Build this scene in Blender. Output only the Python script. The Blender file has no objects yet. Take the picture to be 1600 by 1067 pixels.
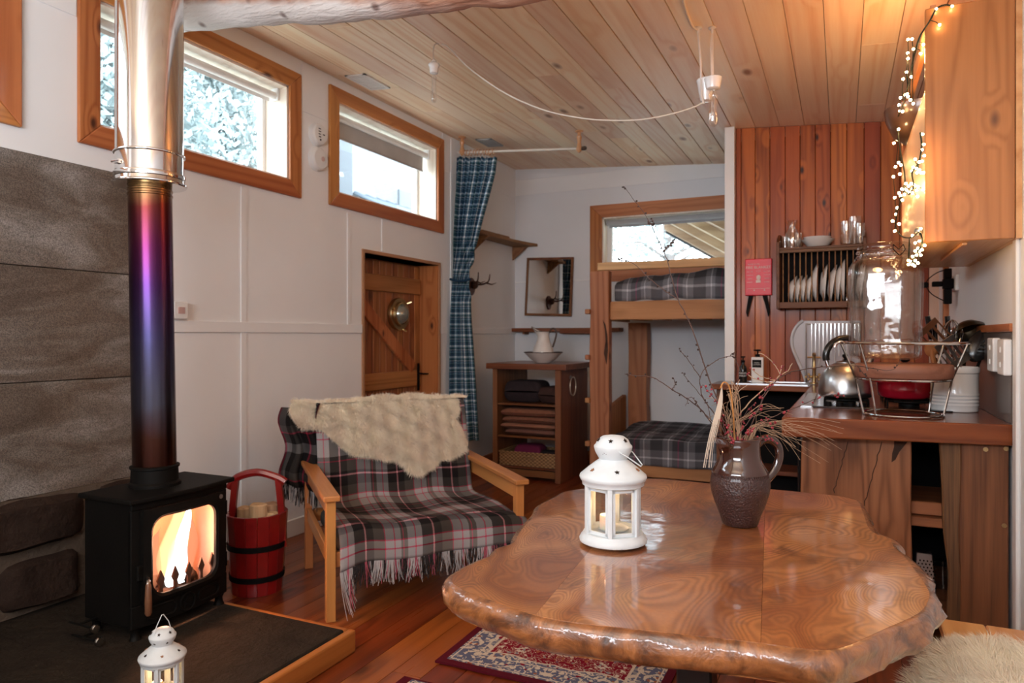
import bpy, bmesh, math, random
import numpy as np
from mathutils import Vector, Matrix, noise
random.seed(7); np.random.seed(7)
S = bpy.context.scene
COL = S.collection
PI = math.pi
# ------------------------------------------------------------------ camera, world, light
FPX = 1100.0; HY = 525.0; YAW = math.radians(25.1); ZC = 1.3
FW = Vector((-math.sin(YAW), math.cos(YAW), 0)); RT = Vector((math.cos(YAW), math.sin(YAW), 0))
cam_d = bpy.data.cameras.new('camera'); cam = bpy.data.objects.new('camera', cam_d); COL.objects.link(cam)
cam.location = (0, 0, ZC); cam.rotation_euler = (PI/2, 0, YAW)
cam_d.sensor_width = 36; cam_d.lens = FPX/1600*36; cam_d.shift_y = -8.5/1600; cam_d.clip_start = .05
cam_d.dof.use_dof = True; cam_d.dof.focus_distance = 2.0; cam_d.dof.aperture_fstop = 5.0
S.camera = cam
wd = bpy.data.worlds.new('sky'); S.world = wd; wd.use_nodes = True
bg = wd.node_tree.nodes['Background']; bg.inputs[0].default_value = (.86, .93, 1, 1); bg.inputs[1].default_value = 8.0
def area(name, loc, rot, sx, sy, power, col):
    l = bpy.data.lights.new(name, 'AREA'); l.shape = 'RECTANGLE'; l.size = sx; l.size_y = sy; l.energy = power; l.color = col
    o = bpy.data.objects.new(name, l); COL.objects.link(o); o.location = loc; o.rotation_euler = rot; return o
area('window_light_rear', (-.9, -1.2, 2.0), (math.radians(128), 0, 0), 2.4, .8, 106, (.84, .91, 1))  # added fill lamp tilted up at the ceiling; the rear wall has no window
vs = S.view_settings; vs.view_transform = 'Standard'; vs.look = 'None'; vs.gamma = 1; vs.use_curve_mapping = False; vs.exposure = 0.36
cy = S.cycles
cy.max_bounces = 10; cy.transparent_max_bounces = 16; cy.diffuse_bounces = 5; cy.glossy_bounces = 5; cy.transmission_bounces = 10
cy.sample_clamp_indirect = 6; cy.caustics_reflective = False; cy.caustics_refractive = False

def ray(u, v):
    return FW + RT*((u-800)/FPX) + Vector((0, 0, (HY-v)/FPX))
def W(u, v, X=None, Y=None, Z=None, T=None):
    d = ray(u, v)
    t = T if T is not None else (X/d.x if X is not None else (Y/d.y if Y is not None else (Z-ZC)/d.z))
    return Vector((0, 0, ZC)) + d*t
C0 = 3.123; CS = .075
def ceil_z(x): return C0-CS*(x+3.24)
def Wc(u, v, dz=0):
    d = ray(u, v); t = (C0-dz-CS*3.24-ZC)/(d.z+CS*d.x); return Vector((0, 0, ZC))+d*t
def Wp(u, v, p, n):
    d = ray(u, v); o = Vector((0, 0, ZC)); return o+d*((p-o).dot(n)/d.dot(n))
def PT(p):  # depth of a point along the view
    return Vector(p).dot(FW)

# ------------------------------------------------------------------ mesh helpers
WM = {}
class MB:
    def __init__(s): s.v = []; s.f = []; s.uv = None
    def add(s, vs, fs):
        o = len(s.v); s.v += [tuple(p) for p in vs]; s.f += [tuple(i+o for i in f) for f in fs]; return s
    def box(s, x0, x1, y0, y1, z0, z1, m=None):
        vs = [(x, y, z) for x in (x0, x1) for y in (y0, y1) for z in (z0, z1)]
        if m is not None: vs = [m @ Vector(p) for p in vs]
        return s.add(vs, [(0,1,3,2),(4,6,7,5),(0,4,5,1),(2,3,7,6),(0,2,6,4),(1,5,7,3)])
    def obox(s, c, sx, sy, sz, rz=0, rx=0, ry=0):
        m = Matrix.Translation(c) @ Matrix.Rotation(rz,4,'Z') @ Matrix.Rotation(ry,4,'Y') @ Matrix.Rotation(rx,4,'X')
        return s.box(-sx/2, sx/2, -sy/2, sy/2, -sz/2, sz/2, m)
    def tube(s, pts, r, n=8, cap=True, flat=None):
        pts = [Vector(p) for p in pts]; N = len(pts)
        rs = r if isinstance(r, (list, tuple)) else [r]*N
        ref = None; rings = []
        for i, p in enumerate(pts):
            t = (pts[min(i+1, N-1)]-pts[max(i-1, 0)])
            if t.length < 1e-9: t = Vector((0, 0, 1))
            t.normalize()
            if ref is None: ref = Vector((0, 0, 1)) if abs(t.z) < .9 else Vector((1, 0, 0))
            a = ref-t*ref.dot(t)
            if a.length < 1e-6: a = t.orthogonal()
            a.normalize(); ref = a; b = t.cross(a)
            rings.append([p+(a*math.cos(2*PI*k/n)*(flat or 1)+b*math.sin(2*PI*k/n))*rs[i] for k in range(n)])
        vs = [q for rg in rings for q in rg]
        fs = [(i*n+k, i*n+(k+1) % n, (i+1)*n+(k+1) % n, (i+1)*n+k) for i in range(N-1) for k in range(n)]
        if cap: fs += [tuple(range(n)), tuple((N-1)*n+k for k in reversed(range(n)))]
        return s.add(vs, fs)
    def lathe(s, prof, c=(0,0,0), n=32, ax='Z', a0=0, sq=None, cap=True):
        vs = []
        for r, z in prof:
            for k in range(n):
                t = a0+2*PI*k/n; x, y = math.cos(t), math.sin(t)
                if sq: e = 2/sq; x = math.copysign(abs(x)**e, x); y = math.copysign(abs(y)**e, y)
                p = (r*x, r*y, z)
                if ax == 'X': p = (z, r*x, r*y)
                if ax == 'Y': p = (r*x, z, r*y)
                vs.append((p[0]+c[0], p[1]+c[1], p[2]+c[2]))
        N = len(prof)
        fs = [(i*n+k, i*n+(k+1) % n, (i+1)*n+(k+1) % n, (i+1)*n+k) for i in range(N-1) for k in range(n)]
        if cap: fs += [tuple(reversed(range(n))), tuple((N-1)*n+k for k in range(n))]
        return s.add(vs, fs)
    def prism(s, poly, h, f=lambda x, y, z: (x, y, z)):
        n = len(poly); vs = [f(x, y, z) for z in h for x, y in poly]
        return s.add(vs, [tuple(reversed(range(n))), tuple(range(n, 2*n))]+[(k, (k+1) % n, n+(k+1) % n, n+k) for k in range(n)])
    def grid(s, nu, nv, fn, close=False, uvs=(1, 1)):
        o = len(s.v)
        if s.uv is None: s.uv = {}
        for i in range(nu+1):
            for j in range(nv+1):
                s.v.append(tuple(fn(i/nu, j/nv))); s.uv[len(s.v)-1] = (i/nu*uvs[0], j/nv*uvs[1])
        for i in range(nu):
            for j in range(nv):
                a = o+i*(nv+1)+j; s.f.append((a, a+nv+1, a+nv+2, a+1))
        return s
    def sphere(s, c, r, n=12, m=8, sc=(1, 1, 1)):
        prof = [(max(1e-4, r*math.sin(PI*i/m)), -r*math.cos(PI*i/m)) for i in range(m+1)]
        o = len(s.v); s.lathe(prof, (0,0,0), n)
        for i in range(o, len(s.v)):
            p = s.v[i]; s.v[i] = (p[0]*sc[0]+c[0], p[1]*sc[1]+c[1], p[2]*sc[2]+c[2])
        return s
    def mesh(s, name, mat=None, smooth=False, bevel=0, seg=1, inv=None, thick=0, sub=0):
        me = bpy.data.meshes.new(name)
        vs = s.v if inv is None else [tuple(inv @ Vector(p)) for p in s.v]
        me.from_pydata(vs, [], s.f)
        if s.uv:
            uvl = me.uv_layers.new(name='UVMap')
            vi = np.zeros(len(me.loops), dtype=np.int32); me.loops.foreach_get('vertex_index', vi)
            arr = np.array([s.uv.get(int(i), (0, 0)) for i in vi], dtype=np.float32).ravel(); uvl.data.foreach_set('uv', arr)
        bm = bmesh.new(); bm.from_mesh(me)
        if not s.uv: bmesh.ops.recalc_face_normals(bm, faces=bm.faces)
        if bevel:
            ed = [e for e in bm.edges if len(e.link_faces) == 2 and e.calc_face_angle(0) > .6]
            bmesh.ops.bevel(bm, geom=ed, offset=bevel, segments=seg, affect='EDGES', profile=.5, clamp_overlap=True)
        bm.to_mesh(me); bm.free()
        if mat: me.materials.append(mat)
        if smooth:
            me.polygons.foreach_set('use_smooth', [True]*len(me.polygons))
            try: me.set_sharp_from_angle(angle=math.radians(smooth if smooth is not True else 42))
            except Exception: pass
        return me
    def build(s, name, mat, parent=None, smooth=False, bevel=0, seg=1, world=True, label=None, kind=None, thick=0, sub=0):
        inv = None
        if parent is not None and world: inv = WM[parent.name].inverted()
        me = s.mesh(name, mat, smooth, bevel, seg, inv)
        o = bpy.data.objects.new(name, me); COL.objects.link(o)
        if parent is not None: o.parent = parent; WM[o.name] = WM[parent.name].copy()
        else: WM[o.name] = Matrix.Identity(4)
        if label: o['label'] = label
        if kind: o['kind'] = kind
        if thick: m = o.modifiers.new('thickness', 'SOLIDIFY'); m.thickness = thick; m.offset = 0
        if sub: m = o.modifiers.new('smooth', 'SUBSURF'); m.levels = sub; m.render_levels = sub
        return o
def tag(o, label, cat, group=None):
    o['label'] = label; o['category'] = cat
    if group: o['group'] = group
    return o
def rebase(o):
    """give a one-mesh thing an origin at its base"""
    me = o.data; co = np.empty(len(me.vertices)*3); me.vertices.foreach_get('co', co); co = co.reshape(-1, 3)
    b = np.array([(co[:,0].min()+co[:,0].max())/2, (co[:,1].min()+co[:,1].max())/2, co[:,2].min()])
    me.vertices.foreach_set('co', (co-b).ravel()); me.update(); o.location = b
    WM[o.name] = Matrix.Translation(b); return o
def thing(name, label, cat, loc=(0,0,0), rz=0, group=None):
    o = bpy.data.objects.new(name, None); COL.objects.link(o); o.location = loc; o.rotation_euler = (0, 0, rz); o.empty_display_size = .1
    WM[o.name] = Matrix.Translation(loc) @ Matrix.Rotation(rz, 4, 'Z')
    return tag(o, label, cat, group)
def struct(name, loc=(0,0,0)):
    o = bpy.data.objects.new(name, None); COL.objects.link(o); o.location = loc; o['kind'] = 'structure'; o.empty_display_size = .1
    WM[o.name] = Matrix.Translation(loc); return o
def smesh(name, mb, mat, **k): return mb.build(name, mat, kind='structure', **k)
def copy_tree(o, loc=None, rz=None, label=None, parent=None):
    c = o.copy(); COL.objects.link(c); c.parent = parent
    if loc is not None: c.location = loc
    if rz is not None: c.rotation_euler = (0, 0, rz)
    if label: c['label'] = label
    WM[c.name] = (WM[parent.name].copy() if parent else Matrix.Translation(c.location) @ Matrix.Rotation(c.rotation_euler.z, 4, 'Z'))
    for ch in list(o.children): copy_tree(ch, parent=c)
    return c
def lerp(a, b, t): return a+(b-a)*t
def smooth_path(pts, n=6):
    """Catmull-Rom"""
    P = [Vector(p) for p in pts]; out = []
    for i in range(len(P)-1):
        a = P[max(i-1, 0)]; b = P[i]; c = P[i+1]; d = P[min(i+2, len(P)-1)]
        for k in range(n):
            t = k/n; out.append(.5*((2*b)+(c-a)*t+(2*a-5*b+4*c-d)*t*t+(3*b-a-3*c+d)*t**3))
    out.append(P[-1]); return out
def nz(p, s=1.0): return noise.noise(Vector(p)*s)
def interp(tab, x):
    for (a, va), (b, vb) in zip(tab, tab[1:]):
        if x <= b: t = max(0, (x-a)/(b-a)); return va+(vb-va)*t
    return tab[-1][1]
# ------------------------------------------------------------------ materials
class NT:
    def __init__(s, name):
        s.m = bpy.data.materials.new(name); s.m.use_nodes = True; s.t = s.m.node_tree; s.n = s.t.nodes; s.l = s.t.links
        s.b = s.n['Principled BSDF']; s.out = s.n['Material Output']
    def N(s, typ, **k):
        n = s.n.new(typ)
        for a, b in k.items():
            if a == 'i':
                for x, y in b.items():
                    if isinstance(y, bpy.types.NodeSocket): s.l.new(y, n.inputs[x])
                    else: n.inputs[x].default_value = y
            else: setattr(n, a, b)
        return n
    def M(s, op, a, b=0.0, c=0.0, clamp=False):
        n = s.N('ShaderNodeMath', operation=op, i={0: a, 1: b, 2: c}); n.use_clamp = clamp; return n.outputs[0]
    def mix(s, f, a, b, bt='MIX'):
        n = s.N('ShaderNodeMix', data_type='RGBA', blend_type=bt); 
        for i, x in ((0, f), (6, a), (7, b)):
            if isinstance(x, bpy.types.NodeSocket): s.l.new(x, n.inputs[i])
            else: n.inputs[i].default_value = x if i == 0 else (*x[:3], 1)
        return n.outputs[2]
    def ramp(s, f, stops, interp='LINEAR'):
        n = s.N('ShaderNodeValToRGB', i={0: f}); cr = n.color_ramp; cr.interpolation = interp
        while len(cr.elements) > 1: cr.elements.remove(cr.elements[-1])
        cr.elements[0].position = stops[0][0]; cr.elements[0].color = (*stops[0][1], 1)
        for p, c in stops[1:]:
            e = cr.elements.new(p); e.color = (*c, 1)
        return n.outputs[0]
    def sep(s, v): return s.N('ShaderNodeSeparateXYZ', i={0: v}).outputs
    def comb(s, x, y, z): return s.N('ShaderNodeCombineXYZ', i={0: x, 1: y, 2: z}).outputs[0]
    def noise(s, v, sc, det=3, rough=.5, dist=0):
        return s.N('ShaderNodeTexNoise', i={'Vector': v, 'Scale': sc, 'Detail': det, 'Roughness': rough, 'Distortion': dist}).outputs[0]
    def bump(s, h, st=.3, d=.01):
        n = s.N('ShaderNodeBump', i={'Height': h, 'Strength': st, 'Distance': d}); s.l.new(n.outputs[0], s.b.inputs['Normal']); return n
    def set(s, **k):
        for a, v in k.items():
            a = a.replace('_', ' ')
            if isinstance(v, bpy.types.NodeSocket): s.l.new(v, s.b.inputs[a])
            else: s.b.inputs[a].default_value = (*v, 1) if isinstance(v, tuple) and len(v) == 3 else v
        return s
def sc3(c, k): return tuple(min(1, x*k) for x in c)
def plain(name, col, rough=.5, metal=0, var=.06, coat=0, sc=8, bump=0, bsc=60, **k):
    t = NT(name); oc = t.N('ShaderNodeTexCoord').outputs['Object']
    n = t.noise(oc, sc, 3); t.set(Base_Color=t.mix(n, sc3(col, 1-var*2), sc3(col, 1+var*2)), Roughness=rough, Metallic=metal, Coat_Weight=coat, **({'Specular_IOR_Level': .2} if rough >= .5 and not metal and 'Specular_IOR_Level' not in k else {}), **k)
    if bump: t.bump(t.noise(oc, bsc, 3), bump, .004)
    return t.m
def wood(name, dark, light, axis='Y', rings=9, sc=1.0, rough=.5, coat=0, knots=1.0, var=.18, fib=.3, stretch=.045, bump=.15, tint=None, knsc=1.0, kcol=None):
    t = NT(name); oc = t.N('ShaderNodeTexCoord').outputs['Object']
    rnd = t.N('ShaderNodeObjectInfo').outputs['Random']
    off = t.comb(t.M('MULTIPLY', rnd, 37.), t.M('MULTIPLY', rnd, 91.), t.M('MULTIPLY', rnd, 63.))
    ai = 'XYZ'.index(axis); s1 = [4*sc]*3; s1[ai] = 4*sc*stretch
    vo = t.N('ShaderNodeVectorMath', operation='ADD', i={0: oc, 1: off}).outputs[0]
    v1 = t.N('ShaderNodeVectorMath', operation='MULTIPLY', i={0: vo, 1: tuple(s1)}).outputs[0]
    s2 = [90*sc]*3; s2[ai] = 3*sc
    v2 = t.N('ShaderNodeVectorMath', operation='MULTIPLY', i={0: vo, 1: tuple(s2)}).outputs[0]
    s3 = [3.2*sc*knsc]*3; s3[ai] = 1.5*sc*knsc
    v3 = t.N('ShaderNodeVectorMath', operation='MULTIPLY', i={0: vo, 1: tuple(s3)}).outputs[0]
    n1 = t.noise(v1, 1., 2, .45, .3)
    vor = t.N('ShaderNodeTexVoronoi', i={'Vector': v3, 'Scale': 1.0}); vd = vor.outputs[0]
    kn = t.N('ShaderNodeMapRange', i={0: vd, 1: .04, 2: .115, 3: 1.0, 4: 0.0}).outputs[0]
    halo = t.N('ShaderNodeMapRange', i={0: vd, 1: .0, 2: .28, 3: .16, 4: 0.0}).outputs[0]
    rg = t.M('MULTIPLY', t.M('ADD', n1, t.M('MULTIPLY', halo, knots)), rings*6.28*1.6)
    w = t.M('MULTIPLY_ADD', t.M('SINE', rg), .5, .5)
    w = t.M('POWER', w, 1.6)
    fb = t.noise(v2, 1., 2, .6)
    f = t.M('ADD', t.M('MULTIPLY', w, .62*(1-fib)), t.M('MULTIPLY', fb, fib*1.5))
    f = t.M('ADD', f, t.M('MULTIPLY', t.M('SUBTRACT', n1, .47), .9), clamp=True)
    c = t.ramp(f, [(0, light), (.55, tuple(lerp(a, b, .45) for a, b in zip(light, dark))), (1, dark)])
    k = t.M('MULTIPLY_ADD', rnd, var*2, 1-var)
    hs = t.N('ShaderNodeHueSaturation', i={'Hue': t.M('MULTIPLY_ADD', rnd, .02, .49), 'Saturation': 1., 'Value': k, 'Color': c}).outputs[0]
    if knots > 0: hs = t.mix(t.M('MULTIPLY', kn, min(1, knots), clamp=True), hs, kcol or sc3(dark, .3))
    t.set(Base_Color=hs, Roughness=t.M('MULTIPLY_ADD', fb, .15, rough-.07), Coat_Weight=coat, Coat_Roughness=.12, Specular_IOR_Level=.3)
    if bump: t.bump(f, bump, .003)
    return t.m
def plaid(name, su, sv, bw=.5, rough=.95, sheen=.3, fuzz=.25, twill=900):
    """su/sv: stripe stops (pos,colour) over one repeat; UV in repeats"""
    t = NT(name); uv = t.N('ShaderNodeTexCoord').outputs['UV']; x, y, _ = t.sep(uv)
    nn = t.noise(uv, 60, 2); d = t.M('MULTIPLY_ADD', nn, .012, -.006)
    a = t.ramp(t.M('FRACT', t.M('ADD', x, d)), su, 'CONSTANT'); b = t.ramp(t.M('FRACT', t.M('ADD', y, d)), sv, 'CONSTANT')
    ga = t.N('ShaderNodeVectorMath', operation='MULTIPLY', i={0: a, 1: b}).outputs[0]; q = t.sep(ga); g = t.comb(*[t.M('SQRT', q[k]) for k in range(3)]); c = t.mix(.4, g, t.mix(bw, a, b))
    fz = t.noise(uv, twill, 2)
    c = t.mix(fuzz, c, t.mix(fz, (.0, .0, .0), (.9, .88, .86)), 'OVERLAY')
    t.set(Base_Color=c, Roughness=rough, Sheen_Weight=0.0, Specular_IOR_Level=.1); t.bump(fz, .35, .003); return t.m
def glass(name, tint=(1, 1, 1), rough=.0, refl=1.0, alpha=.0, bump=0, bsc=8):
    t = NT(name); tr = t.N('ShaderNodeBsdfTransparent', i={0: (*tint, 1)}); gl = t.N('ShaderNodeBsdfGlossy', i={'Roughness': rough, 'Color': (1, 1, 1, 1)})
    fr = t.N('ShaderNodeLayerWeight', i={0: .5}); f = t.M('MULTIPLY_ADD', t.M('MULTIPLY_ADD', t.M('POWER', fr.outputs['Facing'], 4.), .85, .035), refl, alpha, clamp=True)
    if bump:
        b = t.N('ShaderNodeBump', i={'Height': t.noise(t.N('ShaderNodeTexCoord').outputs['Object'], bsc, 2), 'Strength': bump, 'Distance': .05})
        t.l.new(b.outputs[0], gl.inputs['Normal']); t.l.new(b.outputs[0], fr.inputs['Normal'])
    ms = t.N('ShaderNodeMixShader', i={0: f, 1: tr.outputs[0], 2: gl.outputs[0]}); t.l.new(ms.outputs[0], t.out.inputs[0]); return t.m
def emit(name, col, st):
    t = NT(name); t.set(Base_Color=col, Emission_Color=col, Emission_Strength=st); return t.m

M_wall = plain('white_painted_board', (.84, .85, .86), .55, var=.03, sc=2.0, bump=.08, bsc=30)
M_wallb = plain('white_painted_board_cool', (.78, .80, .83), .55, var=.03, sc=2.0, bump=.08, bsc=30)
M_white = plain('white_gloss_paint', (.80, .79, .77), .35, var=.02)
M_plastic = plain('white_plastic', (.80, .80, .79), .35, var=.02)
M_ceil = wood('pale_pine_ceiling', (.80, .48, .27), (.97, .78, .58), 'Y', rings=5, rough=.42, knots=.9, var=.09, fib=.3, knsc=1.0, kcol=(.26, .10, .04))
M_floor = wood('red_varnished_floor', (.085, .014, .0035), (.30, .07, .016), 'Y', rings=5, rough=.3, coat=.35, knots=.8, var=.3, fib=.3)
M_trim = wood('orange_pine_trim_v', (.27, .068, .016), (.56, .215, .07), 'Z', rings=6, rough=.4, coat=.15, knots=1, var=.06, knsc=1.7, kcol=(.07, .02, .01))
M_trimh = wood('orange_pine_trim_h', (.27, .068, .016), (.56, .215, .07), 'Y', rings=6, rough=.4, coat=.15, knots=1, var=.06, knsc=1.3, kcol=(.07, .02, .01))
M_trimx = wood('pine_trim_x', (.30, .095, .03), (.60, .26, .10), 'X', rings=6, rough=.45, coat=.1, knots=1, var=.06, knsc=1.3, kcol=(.07, .02, .01))
M_lining = wood('whitewashed_pine', (.70, .56, .44), (.88, .80, .70), 'Z', rings=4, rough=.5, knots=.5, var=.03, kcol=(.5, .33, .2))
M_red = wood('red_cedar_boards', (.15, .020, .004), (.47, .11, .024), 'Z', rings=5, rough=.42, coat=.1, knots=1, var=.26, stretch=.05, knsc=2.0, kcol=(.035, .01, .006))
M_door = wood('stained_door_boards', (.13, .035, .012), (.40, .15, .055), 'Z', rings=5, rough=.45, knots=1, var=.22, kcol=(.03, .01, .005))
M_doorh = wood('stained_door_ledge', (.20, .06, .02), (.46, .18, .07), 'Y', rings=5, rough=.45, knots=.8, var=.08)
M_beam = None
M_bunk = wood('bunk_timber_v', (.24, .088, .033), (.50, .23, .10), 'Z', rings=5, rough=.55, knots=1, var=.08, knsc=1.6, kcol=(.04, .015, .008))
M_bunkh = wood('bunk_timber_h', (.24, .088, .033), (.50, .23, .10), 'X', rings=5, rough=.55, knots=.7, var=.10, kcol=(.04, .015, .008))
M_cabv = wood('brown_cabinet_v', (.10, .035, .014), (.25, .10, .045), 'Z', rings=5, rough=.45, knots=.7, var=.08)
M_cabh = wood('brown_cabinet_h', (.10, .032, .012), (.24, .09, .038), 'X', rings=5, rough=.35, coat=.2, knots=.7, var=.08)
M_shelf = wood('rough_shelf_wood', (.14, .055, .022), (.34, .17, .075), 'Y', rings=5, rough=.6, knots=.8, var=.08)
M_shelfx = wood('dark_shelf_wood', (.12, .035, .015), (.27, .09, .035), 'X', rings=5, rough=.5, knots=.8, var=.08)
M_chair = wood('golden_beech', (.32, .11, .03), (.58, .24, .075), 'Z', rings=4, rough=.35, coat=.2, knots=.0, var=.05)
M_chairh = wood('golden_beech_h', (.32, .11, .03), (.58, .24, .075), 'Y', rings=4, rough=.35, coat=.2, knots=.0, var=.05)
M_counter = wood('varnished_counter', (.085, .019, .006), (.24, .068, .02), 'X', rings=6, rough=.22, coat=.3, knots=.4, var=.05, bump=.05)
M_counterY = wood('varnished_counter_y', (.085, .019, .006), (.24, .068, .02), 'Y', rings=6, rough=.22, coat=.5, knots=.4, var=.05, bump=.05)
M_slab1 = wood('pinkish_live_edge', (.09, .026, .010), (.36, .135, .066), 'Z', rings=8, stretch=.09, rough=.35, coat=.2, knots=.7, var=.02, kcol=(.04, .015, .01))
M_slab2 = wood('brown_oak_slab', (.06, .018, .007), (.24, .088, .036), 'Z', rings=7, rough=.5, knots=.2, var=.02, fib=.5)
M_bark = plain('dark_bark', (.055, .028, .018), .8, var=.4, sc=14, bump=.8, bsc=30)
M_cup = wood('honey_pine_cupboard', (.23, .072, .018), (.46, .18, .06), 'Z', rings=11, stretch=.07, rough=.4, coat=.2, knots=.9, var=.02, knsc=1.5, kcol=(.10, .04, .02))
M_cuph = wood('honey_pine_cupboard_y', (.46, .20, .07), (.70, .38, .17), 'Y', rings=4, rough=.4, coat=.2, knots=.3, var=.02)
M_bench = wood('pine_bench', (.58, .27, .085), (.82, .46, .18), 'Y', rings=6, rough=.3, coat=.3, knots=.8, var=.05)
M_rack = wood('dark_rack_wood', (.07, .025, .01), (.17, .07, .03), 'X', rings=5, rough=.5, knots=.3, var=.06)
M_board = wood('chopping_board', (.15, .06, .03), (.30, .14, .08), 'X', rings=5, rough=.5, knots=.3, var=.0, fib=.4)
M_steel = plain('polished_steel', (.70, .70, .70), .09, 1, var=.02)
M_flue = None
M_brush = plain('brushed_steel', (.50, .51, .52), .28, 1, var=.05)
M_iron = plain('cast_iron_black', (.004, .0035, .003), .6, .0, var=.2, bump=.2, bsc=90, **{'Specular_IOR_Level': .14})
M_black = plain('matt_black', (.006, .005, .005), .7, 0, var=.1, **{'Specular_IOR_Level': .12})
M_blackgl = plain('gloss_black', (.012, .011, .011), .18, 0, var=.1)
M_brass = plain('old_brass', (.55, .40, .20), .3, 1, var=.15)
M_china = plain('white_china', (.82, .80, .77), .2, 0, var=.02, coat=.4)
M_enamel = plain('cream_enamel', (.74, .70, .66), .3, 0, var=.03, coat=.3)
M_dkbrown = plain('dark_brown_rim', (.05, .022, .012), .4)
M_pane = glass('window_glass', (.97, .99, 1), refl=.9)
M_clear = glass('clear_glass', (.93, .94, .94), .02, refl=1.2, alpha=.03)
M_jarg = glass('thick_jar_glass', (.88, .86, .84), .04, refl=.42, alpha=.05, bump=.28, bsc=9)
M_lampgl = glass('lamp_bulb_glass', (.96, .95, .93), .03, refl=1.1, alpha=.13)
M_lantern = plain('white_lantern_enamel', (.64, .70, .73), .45, var=.05, sc=30, bump=.05)
M_wax = plain('candle_wax', (.86, .78, .66), .4, **{'Subsurface_Weight': .4})
M_flame = emit('candle_flame', (1, .62, .25), 28)
M_bulb = emit('fairy_bulb', (1, .64, .28), 75)
M_slate = None
def _slate():
    t = NT('grey_slate'); oc = t.N('ShaderNodeTexCoord').outputs['Object']; rnd = t.N('ShaderNodeObjectInfo').outputs['Random']
    off = t.comb(0, t.M('MULTIPLY', rnd, 40.), t.M('MULTIPLY', rnd, 80.))
    v = t.N('ShaderNodeVectorMath', operation='ADD', i={0: oc, 1: off}).outputs[0]
    mp = t.N('ShaderNodeMapping', i={'Vector': v, 'Rotation': (.55, 0, 0), 'Scale': (1, 1, 3.2)}).outputs[0]
    a = t.noise(mp, 1.8, 5, .6, .8); g = t.noise(v, 220, 2, .6); g2 = t.noise(v, 70, 3, .7)
    c = t.ramp(a, [(.28, (.06, .045, .036)), (.44, (.11, .09, .075)), (.56, (.17, .155, .142)), (.74, (.30, .295, .29))])
    c = t.mix(t.M('MULTIPLY', t.noise(v, 2.3, 3), .35), c, (.15, .095, .06))
    c = t.mix(.55, c, t.mix(t.ramp(g, [(.35, (0, 0, 0)), (.65, (1, 1, 1))]), (.08, .07, .06), (.95, .93, .9)), 'OVERLAY')
    t.set(Base_Color=c, Roughness=.6); t.bump(t.M('ADD', g, g2), .35, .004); return t.m
M_slate = _slate()
def _stone(name, c1, c2, sc=6):
    t = NT(name); oc = t.N('ShaderNodeTexCoord').outputs['Object']
    a = t.noise(oc, sc, 5, .6, .4); t.set(Base_Color=t.mix(a, c1, c2), Roughness=.75, Specular_IOR_Level=.12); t.bump(t.noise(oc, sc*3, 6, .65), .9, .02); return t.m
M_stone = _stone('dark_rubble_stone', (.010, .006, .005), (.05, .03, .022))
M_mortar = _stone('lime_mortar', (.07, .05, .036), (.17, .13, .10), 12)
M_hearth = _stone('oily_slate_hearth', (.007, .0055, .005), (.04, .03, .021), 9)
def _beam():
    t = NT('peeled_log'); oc = t.N('ShaderNodeTexCoord').outputs['Object']
    x, y, z = t.sep(oc)
    v = t.N('ShaderNodeVectorMath', operation='MULTIPLY', i={0: oc, 1: (2.5, 14, 14)}).outputs[0]
    a = t.noise(v, 1.5, 5, .6, .5)
    c = t.ramp(a, [(.3, (.22, .075, .04)), (.5, (.50, .24, .15)), (.7, (.68, .42, .30))])
    pk = t.N('ShaderNodeMapRange', i={0: t.M('ADD', x, t.M('MULTIPLY', t.noise(oc, 5, 3), .9)), 1: .5, 2: 1.3, 3: 1, 4: 0}).outputs[0]
    zz = t.M('ADD', t.M('ADD', z, t.M('MULTIPLY', t.noise(oc, 7, 3), .05)), t.M('MULTIPLY', x, .19))
    ed = t.N('ShaderNodeMapRange', i={0: zz, 1: .160, 2: .188, 3: 1, 4: 0}).outputs[0]
    c = t.mix(t.M('MULTIPLY', pk, ed), c, (.74, .68, .64))
    vd = t.N('ShaderNodeTexVoronoi', i={'Vector': oc, 'Scale': 5.0}).outputs[0]
    c = t.mix(t.N('ShaderNodeMapRange', i={0: vd, 1: .05, 2: .13, 3: .8, 4: 0}).outputs[0], c, (.12, .04, .025))
    t.set(Base_Color=c, Roughness=.6); t.bump(t.noise(v, 3, 5, .6), .7, .02); return t.m
M_beam = _beam()
def _heat():
    t = NT('heat_tinted_steel'); z = t.M('ADD', t.sep(t.N('ShaderNodeTexCoord').outputs['Object'])[2], .662)
    f = t.N('ShaderNodeMapRange', i={0: t.M('ADD', z, t.M('MULTIPLY', t.noise(t.N('ShaderNodeTexCoord').outputs['Object'], 5, 3), .12)), 1: .72, 2: 2.0}).outputs[0]
    c = t.ramp(f, [(0, (.09, .03, .018)), (.16, (.10, .042, .03)), (.27, (.13, .15, .23)), (.5, (.075, .07, .19)), (.66, (.07, .02, .12)), (.80, (.12, .012, .07)), (.93, (.19, .03, .025)), (1, (.42, .26, .10))]); c = t.mix(.35, c, (.03, .022, .028))
    t.set(Base_Color=c, Roughness=.25, Metallic=1.0); return t.m
M_flue = _heat()
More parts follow.
